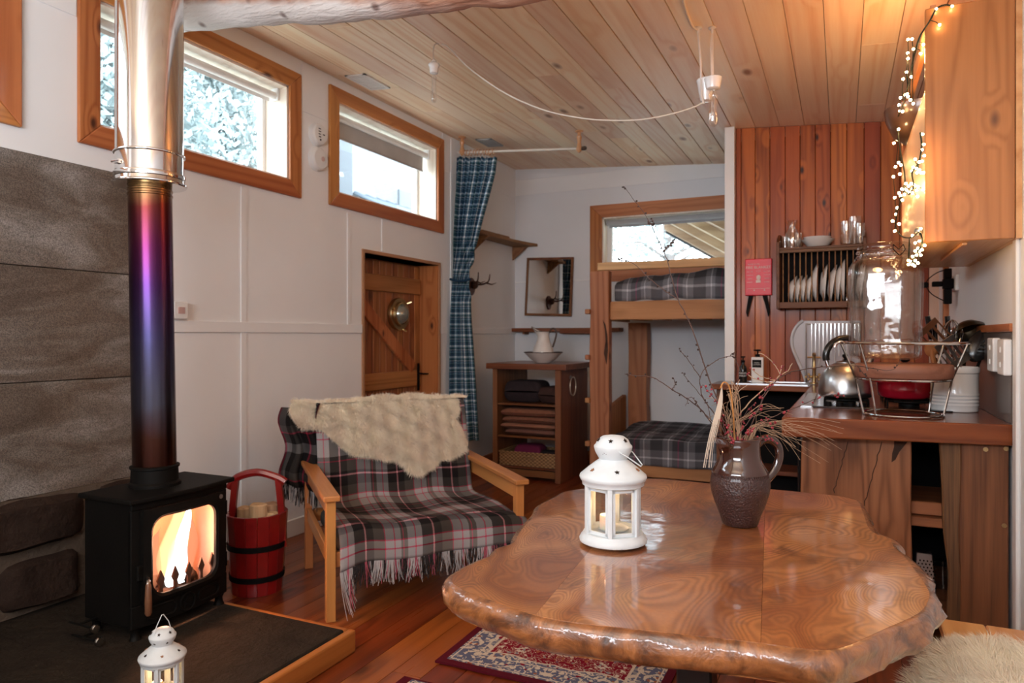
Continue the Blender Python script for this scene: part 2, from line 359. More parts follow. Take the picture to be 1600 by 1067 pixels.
def _table():
    t = NT('burr_yew_tabletop'); oc = t.N('ShaderNodeTexCoord').outputs['Object']; rnd = t.N('ShaderNodeObjectInfo').outputs['Random']
    off = t.comb(t.M('MULTIPLY', rnd, 5.), t.M('MULTIPLY', rnd, 9.), 0)
    v = t.N('ShaderNodeVectorMath', operation='ADD', i={0: oc, 1: off}).outputs[0]
    v1 = t.N('ShaderNodeVectorMath', operation='MULTIPLY', i={0: v, 1: (2.0, 1.0, 2.0)}).outputs[0]
    n1 = t.noise(v1, 1.2, 2.2, .5, .9)
    w = t.M('MULTIPLY_ADD', t.M('SINE', t.M('MULTIPLY', n1, 480.)), .5, .5)
    w = t.M('POWER', w, 1.2)
    fb = t.noise(v, 120, 2); burr = t.noise(v, 3.1, 5, .65, 1.2)
    base = t.ramp(n1, [(.30, (.55, .235, .08)), (.42, (.46, .18, .055)), (.49, (.26, .08, .024)), (.53, (.36, .125, .036)), (.60, (.56, .25, .09)), (.72, (.32, .11, .034))])
    c = t.mix(t.M('MULTIPLY', w, t.M('MULTIPLY_ADD', burr, .8, .10)), base, (.15, .04, .012))
    c = t.mix(t.N('ShaderNodeMapRange', i={0: burr, 1: .54, 2: .66, 3: 0, 4: .85}).outputs[0], c, (.12, .035, .015))
    c = t.mix(.2, c, t.mix(fb, (.1, .1, .1), (.9, .9, .9)), 'OVERLAY')
    hs = t.N('ShaderNodeHueSaturation', i={'Value': t.M('MULTIPLY_ADD', rnd, .25, .88), 'Color': c}).outputs[0]
    t.set(Base_Color=hs, Roughness=.35, Coat_Weight=1.0, Coat_Roughness=.075, Coat_IOR=1.75)
    bn = t.N('ShaderNodeBump', i={'Height': t.noise(oc, 9, 3), 'Strength': .16, 'Distance': .008}); t.l.new(bn.outputs[0], t.b.inputs['Coat Normal']); return t.m
M_table = _table()
def _tedge():
    t = NT('burr_live_edge'); oc = t.N('ShaderNodeTexCoord').outputs['Object']
    n = t.noise(oc, 11, 6, .65, 1.5); n2 = t.noise(oc, 45, 4, .6)
    c = t.ramp(n, [(.32, (.05, .018, .010)), (.45, (.17, .06, .02)), (.58, (.33, .125, .04)), (.7, (.22, .09, .05))])
    c = t.mix(.4, c, t.mix(n2, (.05, .05, .05), (.9, .9, .9)), 'OVERLAY')
    t.set(Base_Color=c, Roughness=.35, Coat_Weight=1.0, Coat_Roughness=.07); t.bump(n, .35, .02)
    bn = t.N('ShaderNodeBump', i={'Height': t.noise(oc, 26, 3), 'Strength': .5, 'Distance': .01}); t.l.new(bn.outputs[0], t.b.inputs['Coat Normal']); return t.m
M_tedge = _tedge()
K = (.012, .010, .010); DG = (.055, .048, .042); GR = (.27, .27, .29); LG = (.38, .36, .345); RD = (.45, .02, .055); PK = (.60, .24, .27)
M_throw = plaid('black_grey_red_tartan',
    [(0, GR), (.10, RD), (.115, GR), (.20, K), (.36, PK), (.385, K), (.50, DG), (.66, RD), (.675, GR), (.80, RD), (.815, GR), (.90, DG), (.93, RD), (.945, DG)],
    [(0, LG), (.13, RD), (.15, LG), (.24, RD), (.255, DG), (.40, K), (.55, PK), (.575, K), (.62, DG), (.78, RD), (.795, DG), (.86, LG)], fuzz=.35)
BG1 = (.05, .05, .055); BG2 = (.19, .19, .21); BW = (.66, .66, .70); BP = (.25, .03, .08)
M_blanket = plaid('grey_plaid_blanket',
    [(0, BG1), (.18, BG2), (.30, BW), (.325, BG2), (.40, BG1), (.52, BP), (.55, BG1), (.66, BG2), (.74, BW), (.765, BG2), (.9, BG1)],
    [(0, BG2), (.14, BW), (.17, BG2), (.30, BG1), (.50, BW), (.53, BG1), (.66, BG2), (.80, BP), (.82, BG2), (.9, BG1)], fuzz=.3, twill=500)
CB = (.022, .055, .10); CG = (.025, .07, .08); CW = (.85, .86, .84); CM = (.17, .30, .42)
M_curtain = plaid('blue_green_gingham',
    [(0, CB), (.22, CM), (.30, CW), (.38, CM), (.46, CG), (.60, CB), (.66, CW), (.70, CB), (.84, CM), (.92, CG)],
    [(0, CB), (.22, CM), (.28, CW), (.38, CM), (.46, CG), (.60, CB), (.66, CW), (.70, CB), (.84, CM), (.92, CG)], fuzz=.12, sheen=.1)
M_fur = plain('cream_sheepskin', (.98, .76, .60), .8, var=.12, sc=9, **{'Sheen_Weight': .4})
M_furb = plain('pale_sheepskin', (.98, .82, .66), .8, var=.1, sc=9, **{'Sheen_Weight': .4})
# ------------------------------------------------------------------ the room shell
XL, XR, YB, YN = -3.24, .62, 7.0, -1.6
def holed(mb, mapf, a0, a1, b0, b1, holes):
    A = sorted({a0, a1, *[h[0] for h in holes], *[h[1] for h in holes]}); B = sorted({b0, b1, *[h[2] for h in holes], *[h[3] for h in holes]})
    for i in range(len(A)-1):
        for j in range(len(B)-1):
            ca, cb = (A[i]+A[i+1])/2, (B[j]+B[j+1])/2
            if any(h[0] < ca < h[1] and h[2] < cb < h[3] for h in holes): continue
            mb.box(*mapf(A[i], A[i+1], B[j], B[j+1]))
W0 = (.55, 1.76, 2.31, 2.915); W1 = (2.222, 3.505, 2.31, 2.915); W2 = (3.996, 5.345, 2.315, 2.955); DR = (4.30, 5.375, 0, 1.925)
mb = MB(); holed(mb, lambda a, b, c, d: (XL-.25, XL, a, b, c, d), YN-.1, YB+.2, 0, 3.2, [W0, W1, W2, DR])
smesh('wall_left', mb, M_wall)
WB = (-2.245, -.86, 1.99, 2.525)
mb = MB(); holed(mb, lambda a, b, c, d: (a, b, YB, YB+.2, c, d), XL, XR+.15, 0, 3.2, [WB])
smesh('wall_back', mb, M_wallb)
smesh('wall_right', MB().box(XR, XR+.15, YN-.1, YB, 0, 3.0), M_wall)
smesh('wall_rear', MB().box(XL, XR, YN-.1, YN, 0, 3.2), M_wall)
# floor: a sub floor with every board on it
fl = smesh('floor', MB().box(XL-.25, XR+.15, YN-.1, YB+.2, -.12, -.022), M_black)
x = XL; k = 0
rr = random.Random(3)
while x < XR:
    w = .128; y = YN; ys = [YN, rr.uniform(.2, 2.6), rr.uniform(3.2, 5.6), YB]
    for y0, y1 in zip(ys, ys[1:]):
        MB().box(x+.0012, min(x+w-.0012, XR), y0+.001, y1-.001, -.022, 0).build('floorboard', M_floor, fl)
    x += w
# ceiling: sloping boards running away from the camera
cz = lambda x, y, z: (x, y, z+ceil_z(x))
cl = smesh('ceiling', MB().prism([(XL-.25, YN-.1), (XR+.15, YN-.1), (XR+.15, YB+.2), (XL-.25, YB+.2)], (.022, .12), cz), M_black)
x = XL; rr = random.Random(5)
while x < XR:
    w = .1755; g = .0035 if rr.random() < .35 else .0014
    ys = [YN, rr.uniform(2.6, 4.4), rr.uniform(4.8, 6.4), YB]
    if rr.random() < .4: ys = [YN, rr.uniform(2.6, 5.6), YB]
    for y0, y1 in zip(ys, ys[1:]):
        x1 = min(x+w-g, XR)
        MB().prism([(x+g, y0+.001), (x1, y0+.001), (x1, y1-.001), (x+g, y1-.001)], (0, .022), cz).build('ceiling_board', M_ceil, cl, bevel=.0015)
    x += w
# battens on the white boarded walls
def bat(n, *b): smesh(n, MB().box(*b), M_wall, bevel=.003)
T = 0
for b in [(XL, XL+.012, 2.35, 4.27, 1.32, 1.385), (XL, XL+.012, 5.40, YB, 1.32, 1.385), (XL, XL+.008, 3.105, 3.15, 0, 2.19), (XL, XL+.008, 4.10, 4.14, 1.385, 2.19),
          (XL, XL+.012, 5.58, 5.64, 0, 3.1), (XL, XL+.006, YN, 5.58, 2.79, 3.12), (XL, XL+.006, 5.64, YB, 2.80, 3.12), (XL, XL+.008, 4.52, 4.56, 1.96, 2.21)]:
    if b[4] > 2.7:   # the upper board stops at the window trims
        segs = [(YN, .44), (1.865, 2.115), (3.627, 3.875), (5.437, 5.58)] if b[2] < 0 else [(b[2], b[3])]
        for s0, s1 in segs: T += 1; bat('trim_%d' % T, b[0], b[1], s0, s1, b[4], b[5])
    else: T += 1; bat('trim_%d' % T, *b)
for b in [(XL, -2.385, YB-.01, YB, 1.875, 1.89), (XL, XR, YB-.008, YB, 2.83, 3.0)]:
    T += 1; bat('trim_%d' % T, *b)
T += 1; smesh('trim_%d' % T, MB().box(XL, XL+.02, 2.44, 4.25, 0, .11), M_wall, bevel=.004)
smesh('baseboard_left', MB().box(XL, XL+.02, 5.41, YB, 0, .11), M_trimh, bevel=.004)
smesh('baseboard_back', MB().box(XL+.02, XR, YB-.02, YB, 0, .10), M_trimx, bevel=.004)
# windows -----------------------------------------------------------
def frame_boards(root, mapf, a0, a1, b0, b1, w, d, mats):
    """mitred boards round an opening; mapf(a,b,depth)"""
    o = (a0-w, a1+w, b0-w, b1+w); q = [((o[0], o[2]), (a0, b0), (a0, b1), (o[0], o[3])), ((a1, b0), (o[1], o[2]), (o[1], o[3]), (a1, b1)),
        ((o[0], o[2]), (o[1], o[2]), (a1, b0), (a0, b0)), ((a0, b1), (a1, b1), (o[1], o[3]), (o[0], o[3]))]
    for i, p in enumerate(q):
        m = MB(); m.v = [mapf(x, y, z) for z in (0, d) for x, y in p]; m.f = [(3, 2, 1, 0), (4, 5, 6, 7)]+[(k, (k+1) % 4, 4+(k+1) % 4, 4+k) for k in range(4)]
        m.build('frame_board', mats[0] if i < 2 else mats[1], root, bevel=.005, seg=2)
def window_left(n, y0, y1, z0, z1, w, roll, drop):
    r = struct('window_%d' % n, (XL, (y0+y1)/2, z0))
    frame_boards(r, lambda a, b, d: (XL+d, a, b), y0, y1, z0, z1, w, .022, (M_trim, M_trimh))
    m = MB(); t = .012; D = -.25
    for b in [(XL+D, XL, y0, y0+t, z0, z1), (XL+D, XL, y1-t, y1, z0, z1), (XL+D, XL, y0, y1, z0, z0+t), (XL+D, XL, y0, y1, z1-t, z1)]: m.box(*b)
    m.build('lining', M_lining, r)
    m = MB(); f = .05; xg = XL-.20
    for b in [(y0, y0+f, z0, z1), (y1-f, y1, z0, z1), (y0, y1, z0, z0+f*.8), (y0, y1, z1-f, z1)]: m.box(xg-.03, xg+.02, b[0]+.01, b[1]-.01, b[2]+.01, b[3]-.01)
    m.build('sash', M_white, r, bevel=.004)
    MB().box(xg-.006, xg-.002, y0+f, y1-f, z0+f*.8, z1-f).build('pane', M_pane, r)
    b = thing('roller_blind', roll, 'blind', (XL-.09, (y0+y1)/2, z1-.06), group='roller blinds in the high windows')
    MB().tube([(XL-.09, y0+.03, z1-.06), (XL-.09, y1-.03, z1-.06)], .024, 16).build('roller', M_white, b, smooth=True)
    for yy in (y0+.016, y1-.028): MB().box(XL-.12, XL-.06, yy, yy+.012, z1-.09, z1-.012).build('bracket', M_plastic, b)
    if drop:
        MB().box(XL-.113, XL-.111, y0+.05, y1-.05, z1-.06-drop, z1-.06).build('fabric', plain('grey_blind_fabric', (.50, .48, .46), .9), b)
        MB().box(XL-.117, XL-.107, y0+.05, y1-.05, z1-.075-drop, z1-.06-drop).build('bottom_bar', plain('grey_blind_bar', (.40, .38, .37), .5), b)
    else:
        MB().box(XL-.113, XL-.111, y0+.05, y1-.05, z1-.10, z1-.06).build('fabric', M_white, b)
window_left(1, *W1, .105, 'white rolled-up blind in the window behind the stove flue', 0)
window_left(2, *W2, .10, 'partly lowered grey blind in the window nearest the curtain', .13)
window_left(3, *W0, .105, 'rolled-up blind in the window cut off at the left edge', 0)
r = struct('window_4', ((WB[0]+WB[1])/2, YB, WB[2]))
frame_boards(r, lambda a, b, d: (a, YB-d, b), *WB, .13, .022, (plain('x', (0,0,0)) and M_trim, M_trimx))
x0, x1, z0, z1 = WB
m = MB(); t = .014
for b in [(x0, x0+t, z0, z1), (x1-t, x1, z0, z1), (x0, x1, z0, z0+t), (x0, x1, z1-t, z1)]: m.box(b[0], b[1], YB, YB+.2, b[2], b[3])
m.build('lining', M_lining, r)
m = MB(); f = .075; yg = YB+.14
for b in [(x0, x0+f, z0, z1), (x1-f, x1, z0, z1), (x0, x1, z0, z0+f), (x0, x1, z1-f, z1)]: m.box(b[0]+.012, b[1]-.012, yg-.02, yg+.03, b[2]+.012, b[3]-.012)
m.build('sash', M_white, r, bevel=.004)
MB().box(x0+f, x1-f, yg+.004, yg+.008, z0+f, z1-f).build('pane', M_pane, r)
b = thing('roller_blind', 'grey blind rolled up at the top of the window over the bunks', 'blind', ((x0+x1)/2, YB+.06, z1-.06), group='roller blinds in the high windows')
MB().tube([(x0+.03, YB+.06, z1-.05), (x1-.03, YB+.06, z1-.05)], .028, 16).build('roller', plain('grey_roller', (.42, .42, .43), .6), b, smooth=True)
MB().box(x0+.05, x1-.05, YB+.08, YB+.082, z1-.10, z1-.05).build('fabric', plain('grey_blind_fabric', (.42, .42, .43), .9), b)
# partition clad in red boards, white end post -----------------------
wk = smesh('wall_kitchen', MB().box(-.755, XR, 5.79, 5.88, 0, 2.83), M_black)
xs = [-.755, -.716, -.611, -.503, -.392, -.287, -.18, -.075, .033, .148, .256, .378, .47, .56]
for a, b in zip(xs, xs[1:]):
    MB().prism([(a+.0015, 5.768), (b-.0015, 5.768), (b-.0015, 5.79), (a+.0015, 5.79)], (0, 1), lambda x, y, z: (x, y, z*(ceil_z(x)-.002))).build('cladding_board', M_red, wk, bevel=.003)
MB().box(.56, XR, 5.76, 5.79, 0, 2.83).build('corner_board', plain('pale_pink_board', (.62, .42, .32), .6), wk)
smesh('trim_20', MB().box(-.832, -.757, 5.70, 5.90, 0, ceil_z(-.757)-.002), M_white, bevel=.004)
# door in its deep opening -------------------------------------------
y0, y1, zt = DR[0], DR[1], DR[3]
d = struct('door_1', (XL-.17, (y0+y1)/2, 0))
m = MB()
for b in [(XL-.25, XL+.012, y0-.026, y0, 0, zt+.026), (XL-.25, XL+.012, y1, y1+.026, 0, zt+.026), (XL-.25, XL+.012, y0, y1, zt, zt+.026)]: m.box(*b)
m.build('door_frame', plain('pale_edge_trim', (.42, .22, .12), .5), d, bevel=.003)
MB().box(XL-.25, XL, y1-.014, y1, 0, zt).build('jamb_board', M_trim, d)
MB().box(XL-.25, XL, y0, y0+.014, 0, zt).build('jamb_board', M_trim, d)
yy = y0+.02; n = 12; wv = (y1-.018-yy)/n
MB().box(XL-.24, XL-.206, y1-.06, y1-.015, 0, zt).build('door_stop', M_door, d)  # boards added behind the planks to block daylight leaking round the door
MB().box(XL-.24, XL-.206, y0+.015, y1-.06, zt-.05, zt).build('door_stop', M_door, d)
for i in range(n):
    MB().box(XL-.205, XL-.18, yy+i*wv+.002, yy+(i+1)*wv-.002, .01, zt-.01).build('door_plank', M_door, d, bevel=.004)
for za, zb in ((1.665, 1.80), (.86, 1.00), (.12, .27)):
    MB().box(XL-.18, XL-.15, yy, y1-.05, za, zb).build('door_ledge', M_doorh, d, bevel=.006)
a = Vector((XL-.165, yy+.07, 1.62)); b = Vector((XL-.165, y1-.16, 1.02)); dv = (b-a)
m = MB(); nn = Vector((0, dv.z, -dv.y)).normalized()*.055
m.v = [tuple(p+Vector((x, 0, 0))) for x in (-.013, .015) for p in (a-nn, b-nn, b+nn, a+nn)]; m.f = [(0,1,2,3),(7,6,5,4),(0,4,5,1),(1,5,6,2),(2,6,7,3),(3,7,4,0)]
m.build('door_brace', M_trim, d, bevel=.004)
m = MB().box(XL-.150, XL-.145, 5.262, 5.30, .82, 1.06); m.build('latch_plate', M_black, d, bevel=.002)
m = MB().tube([(XL-.148, 5.28, .97), (XL-.10, 5.28, .97), (XL-.095, 5.34, .965), (XL-.095, 5.355, .965)], .008, 8); m.build('latch_handle', M_black, d, smooth=True)
p = thing('porthole', 'round brass porthole with a domed glass on the plank door', 'porthole', (XL-.14, 4.985, 1.48))
c = (XL-.18, 4.985, 1.485)
MB().lathe([(.10, 0), (.135, 0), (.14, .03), (.135, .04), (.105, .04), (.098, .06), (.086, .062), (.086, .01)], (c[0]+.005, c[1], c[2]), 32, 'X', cap=False).build('ring', M_brass, p, smooth=True)
MB().lathe([(.088, .045), (.078, .075), (.055, .10), (.028, .112), (.001, .115)], (c[0], c[1], c[2]), 28, 'X', cap=False).build('glass_dome', plain('greenish_dome', (.36, .38, .33), .12, .6), p, smooth=True)
for k in range(3):
    an = PI/2*.5+k*PI*.66
    MB().tube([(c[0]+.05, c[1]+.13*math.cos(an), c[2]+.13*math.sin(an)), (c[0]+.085, c[1]+.155*math.cos(an), c[2]+.15*math.sin(an))], .007, 6).build('wing_nut', M_brass, p, smooth=True)
# log beam
L = thing('roof_beam', 'peeled round log beam with a whitewashed patch under the ceiling', 'beam', (-2.0, 2.5, 2.6))
pts = [(-3.235, 2.52, 2.985), (-3.02, 2.52, 2.965), (-2.5, 2.52, 2.90), (-2.15, 2.52, 2.84), (-1.78, 2.52, 2.795), (-1.46, 2.52, 2.765), (-1.2, 2.52, 2.735), (-.6, 2.5, 2.70), (0, 2.5, 2.68), (.615, 2.5, 2.67)]
m = MB(); P = smooth_path(pts, 8); m.tube(P, [.115+.012*nz((i*.22, 3, 1)) for i in range(len(P))], 28)
for i, q in enumerate(m.v): n_ = nz(q, 7)*.010+nz(q, 22)*.004; cc = Vector((q[0], 2.51, interp([(p.x, p.z) for p in P], q[0]))); dd = (Vector(q)-cc).normalized(); m.v[i] = tuple(Vector(q)+dd*n_)
m.build('log', M_beam, L, smooth=80)
# slate cladding and rubble stone behind the stove ---------------------
sl = struct('wall_hearth', (XL, 1.8, 0))
MB().box(XL, XL+.012, -.9, 2.44, .102, 2.09).build('backing', M_mortar, sl)
for (z0, z1) in ((1.607, 2.098), (1.100, 1.603), (.60, 1.096)):
    for (ya, yb) in ((1.24, 2.435), (.02, 1.236), (-.9, .016)): MB().box(XL+.012, XL+.03, ya, yb, z0, z1).build('slate_slab', M_slate, sl, bevel=.002)
def stone(y0, y1, z0, z1, seed):
    m = MB(); ny, nzc = 10, 7; r = random.Random(seed)
    def fn(u, v):
        ex = min(u, 1-u, v, 1-v); yy = lerp(y0, y1, u); zz = lerp(z0, z1, v)
        cu = 1-(2*u-1)**6; cv = 1-(2*v-1)**6
        yy = lerp((y0+y1)/2, yy, .86+.14*cv); zz = lerp((z0+z1)/2, zz, .86+.14*cu)
        return (XL+.03+.07*min(1, ex*7)**.5*(1 if ex > 0 else 0)+.02*nz((yy*5, zz*5, seed)), yy+.012*nz((yy*9, zz*9, seed+3)), zz+.012*nz((yy*8, zz*8, seed+7)))
    m.grid(ny, nzc, fn); m.build('stone', M_stone, sl, smooth=60)
MB().prism([(-.9, .102), (2.44, .102), (2.44, .60), (-.9, .60)], (XL+.012, XL+.05), lambda a, b, c: (c, a, b)).build('mortar', M_mortar, sl)
for i, s_ in enumerate([(.7, 1.52, .33, .575), (1.56, 2.14, .37, .60), (2.17, 2.43, .36, .60), (.7, 1.28, .112, .30), (1.32, 1.70, .112, .34), (1.74, 2.10, .112, .34), (2.13, 2.43, .112, .33), (-.2, .66, .3, .58), (.0, .66, .112, .28)]): stone(*s_, i+1)
# splash panel on the right wall
sp = smesh('trim_21', MB().box(XR-.012, XR, 3.37, 5.30, .95, 1.315), plain('grey_brown_splashback', (.10, .075, .065), .28, var=.2, sc=5, coat=.3), bevel=.002)
smesh('trim_22', MB().box(XR-.022, XR, 3.34, 5.30, 1.317, 1.35), M_trimh, bevel=.003)
smesh('trim_23', MB().box(XR-.03, XR, 5.25, 5.30, 1.35, 1.9), M_trim, bevel=.003)
smesh('trim_24', MB().box(XR-.014, XR, 3.27, 3.335, 0, 2.84), M_white, bevel=.004)
# outdoors -------------------------------------------------------------
smesh('ground', MB().box(-30, 20, -15, 40, -.6, -.5), plain('frosty_grass', (.45, .48, .45), .9, var=.2))
M_leaf = plain('pale_foliage', (.36, .43, .43), .7, var=.35, sc=1.5)
M_trunk = plain('grey_trunk', (.20, .18, .17), .8, var=.3)
def tree(x, y, h, w, seed, label, n=42000):
    r = np.random.RandomState(seed); t = thing('tree', label, 'tree', (x, y, -.5), group='pale trees outside the windows')
    m = MB(); P = [(x+.1*math.sin(k), y+.1*math.cos(k*1.3), -.5+h*k/6) for k in range(7)]; m.tube(P, [.16-.02*k for k in range(7)], 8)
    m.build('trunk', M_trunk, t, smooth=True)
    m = MB()
    for k in range(26):
        zz = -.5+h*r.uniform(.2, .95); an = r.uniform(0, 2*PI); l = w*r.uniform(.5, 1)
        m.tube([(x, y, zz), (x+math.cos(an)*l*.5, y+math.sin(an)*l*.5, zz+.25*l), (x+math.cos(an)*l, y+math.sin(an)*l, zz+.2*l)], [.035, .022, .006], 5)
    m.build('branches', M_trunk, t, kind='stuff')
    c = r.normal(0, 1, (140, 3)); c /= np.linalg.norm(c, axis=1)[:, None]; c *= r.uniform(.35, 1, (140, 1)); c *= [w, w, h*.42]; c += [x, y, -.5+h*.6]
    q = c[r.randint(0, 140, n)]+r.normal(0, .22*w/1.6, (n, 3)); a = r.normal(0, .024, (n, 3)); b = r.normal(0, .024, (n, 3))
    V = np.stack([q-a, q+b, q+a, q-b], 1).reshape(-1, 3)
    me = bpy.data.meshes.new('foliage'); me.from_pydata(V.tolist(), [], [(4*i, 4*i+1, 4*i+2, 4*i+3) for i in range(n)]); me.materials.append(M_leaf)
    me.transform(WM[t.name].inverted()); o = bpy.data.objects.new('foliage', me); COL.objects.link(o); o.parent = t; o['kind'] = 'stuff'
for k, (x, y, h, w) in enumerate([(-7.4, 4.6, 6.4, 1.55), (-8.6, 7.35, 7.5, 1.6), (-11.6, 6.2, 9, 2.0), (-10.8, 2.6, 8, 1.8), (-3.0, 13.5, 7, 1.7), (-.2, 15.8, 8, 1.8), (-5.8, 17.8, 8, 2.0), (-2.0, 20.0, 9, 2.3)]):
    tree(x, y, h, w, k+1, n=42000 if k < 4 else 7000, label=['pale leafy tree just left of the window sash behind the flue', 'leafy tree at the sash side of the window behind the flue', 'taller tree behind the two trees outside the flue window', 'tree seen through the strip of window left of the flue',
        'nearest tree outside the window over the bunks', 'tree partly hidden by the porch roof', 'far tree outside the window over the bunks', 'farthest tall tree beyond the porch'][k])
M_shw = plain('pale_shed_wall', (.21, .23, .25), .8, var=.03)
sh = thing('shed', 'neighbouring white shed with a corrugated lean-to roof outside the high window', 'shed', (-7.5, 11.2, -.5))
MB().box(-8.4, -7.0, 9.0, 14.5, -.5, 5.6).build('walls', M_shw, sh)
MB().box(-7.0, -6.96, 10.25, 10.75, 3.35, 3.85).build('window', plain('shed_window', (.09, .12, .14), .3), sh)
m = MB(); m.grid(120, 4, lambda u, v: (-6.99+1.2*v, 9.0+5.4*u, 3.55-.52*v+.05*math.sin(u*5.4/.28*2*PI))); m.uv = None
m.build('corrugated_roof', plain('white_corrugated_sheet', (.11, .14, .165), .6), sh, smooth=80, thick=.01)
for y in (9.1, 11.6, 14.2): MB().box(-5.95, -5.85, y, y+.08, -.5, 3.02).build('post', M_shw, sh)
po = thing('porch_roof', 'timber lean-to roof with rafters outside the window over the bunks', 'roof', (-1.0, 8.6, 2.2))
M_porch = wood('pale_porch_timber', (.16, .09, .045), (.28, .18, .10), 'X', rings=4, knots=.3)
PA = W(1040, 349, Y=9.2); PD = (W(1125, 395, Y=9.2)-PA).normalized()
def pr(u, v, w): q = PA+PD*u; return (q.x, lerp(7.3, 9.2, v), q.z+w+(1-v)*.45)
for k in range(14):
    m = MB(); m.v = [pr(u, k/14+vv, w) for u in (0, 2.6) for vv in (.002, .069) for w in (0, .02)]; m.f = [(0,1,3,2),(4,6,7,5),(0,4,5,1),(2,3,7,6),(0,2,6,4),(1,5,7,3)]; m.build('roof_board', M_porch, po)
for k in range(5):
    m = MB(); m.v = [pr(u, k*.24+vv, w) for u in (0, 2.6) for vv in (.0, .03) for w in (-.1, -.001)]; m.f = [(0,1,3,2),(4,6,7,5),(0,4,5,1),(2,3,7,6),(0,2,6,4),(1,5,7,3)]; m.build('rafter', M_porch, po)
m = MB(); m.v = [pr(u, vv, w) for u in (0, 2.6) for vv in (1.0, 1.02) for w in (-.12, .03)]; m.f = [(0,1,3,2),(4,6,7,5),(0,4,5,1),(2,3,7,6),(0,2,6,4),(1,5,7,3)]; m.build('fascia', plain('grey_fascia', (.03, .033, .036), .6), po)
q = PA+PD*2.3
for yy in (7.4, 9.05): MB().box(q.x, q.x+.1, yy, yy+.1, -.5, q.z-.1).build('post', M_porch, po)
# ------------------------------------------------------------------ hearth and wood burning stove
h = thing('hearth_plinth', 'low dark slate hearth with a worn orange wooden edge under the stove', 'hearth', (-2.5, 1.4, 0))
m = MB().box(XL+.02, -1.845, -.9, 2.32, 0, .098); m.build('slate_top', M_hearth, h, bevel=.006)
MB().box(-1.845, -1.81, -.9, 2.352, 0, .092).build('edge_board', wood('hearth_edge', (.17, .04, .011), (.42, .135, .036), 'Y', rings=5, rough=.4, coat=.2, knots=.5), h, bevel=.008, seg=2)
MB().box(XL+.02, -1.845, 2.32, 2.352, 0, .092).build('edge_board', wood('hearth_edge_x', (.17, .04, .011), (.42, .135, .036), 'X', rings=5, rough=.4, knots=.5), h, bevel=.008, seg=2)
Z0 = .098; SX0, SX1, SY0, SY1 = -2.80, -2.525, 1.862, 2.335
s = thing('wood_burning_stove', 'black cast iron wood burning stove with a lit fire behind its glass', 'stove', (-2.66, 2.1, Z0))
bow = lambda y: .030*(1-((y-(SY0+SY1)/2)/((SY1-SY0)/2))**2)
MB().box(SX0, SX1, SY0, SY0+.018, .15, .64).build('side_panel', M_iron, s, bevel=.004)
MB().box(SX0, SX1, SY1-.018, SY1, .15, .64).build('side_panel', M_iron, s, bevel=.004)
MB().box(SX0, SX0+.018, SY0+.018, SY1-.018, .15, .64).build('back_panel', M_iron, s)
MB().box(SX0+.018, SX1, SY0+.018, SY1-.018, .15, .17).build('bottom_plate', M_iron, s)
# bowed front: frame round the door
yc, hy2 = (SY0+SY1)/2, (SY1-SY0)/2
def plate(y0, y1, z0, z1, x0, x1, n=12):
    m = MB(); ys = [lerp(y0, y1, i/n) for i in range(n+1)]
    poly = [(x1+bow(y), y) for y in ys]+[(x0+bow(y), y) for y in reversed(ys)]
    return m.prism(poly, (z0, z1))
plate(SY0, SY1, .145, .235, SX1-.01, SX1+.008).build('ash_panel', M_iron, s, bevel=.003)
plate(SY0, SY1, .612, .64, SX1-.01, SX1+.008).build('top_rail', M_iron, s, bevel=.003)
plate(SY0, SY0+.035, .235, .612, SX1-.01, SX1+.006, 2).build('front_stile', M_iron, s, bevel=.003)
plate(SY1-.035, SY1, .235, .612, SX1-.01, SX1+.006, 2).build('front_stile', M_iron, s, bevel=.003)
n = 14; ys = [lerp(SY0-.022, SY1+.022, i/n) for i in range(n+1)]
m = MB().prism([(SX1+.034+.9*bow(min(max(y, SY0), SY1)), y) for y in ys]+[(SX0-.012, SY1+.022), (SX0-.012, SY0-.022)], (.642, .662)); m.build('top_plate', M_iron, s, bevel=.005, seg=2)
# door ring with rounded window
def rrect(y0, y1, z0, z1, r, n=8):
    P = []
    for cyy, czz, a in ((y1-r, z1-r, 0), (y0+r, z1-r, 90), (y0+r, z0+r, 180), (y1-r, z0+r, 270)):
        for k in range(n+1): t = math.radians(a+90*k/n); P.append((cyy+r*math.cos(t), czz+r*math.sin(t)))
    return P
gy0, gy1, gz0, gz1 = 1.935, 2.245, .262, .572
O = rrect(SY0+.034, SY1-.034, .236, .611, .006); I = rrect(gy0, gy1, gz0, gz1, .055); I2 = rrect(gy0-.01, gy1+.01, gz0-.01, gz1+.01, .06)
def dens(P, k=3):
    out = []
    for i, p in enumerate(P):
        q = P[(i+1) % len(P)]
        for j in range(k): out.append((lerp(p[0], q[0], j/k), lerp(p[1], q[1], j/k)))
    return out
O, I, I2 = dens(O), dens(I), dens(I2)
N = len(O); xf = lambda y, d: SX1+bow(y)+d
m = MB(); loops = [[(xf(y, -.006), y, z) for y, z in O], [(xf(y, .026), y, z) for y, z in O], [(xf(y, .030), y, z) for y, z in I2], [(xf(y, .022), y, z) for y, z in I], [(xf(y, .008), y, z) for y, z in I]]
m.v = [p for l in loops for p in l]; m.f = [(a*N+i, a*N+(i+1) % N, (a+1)*N+(i+1) % N, (a+1)*N+i) for a in range(4) for i in range(N)]
dr = m.build('door', M_iron, s, smooth=35)
m = MB(); m.v = [(xf(y, .010), y, z) for y, z in I2]; m.v.append((xf((gy0+gy1)/2, .010), (gy0+gy1)/2, (gz0+gz1)/2)); m.f = [(i, (i+1) % N, N) for i in range(N)]
m.build('door_glass', glass('hot_stove_glass', (1, .93, .88), refl=.5), dr)
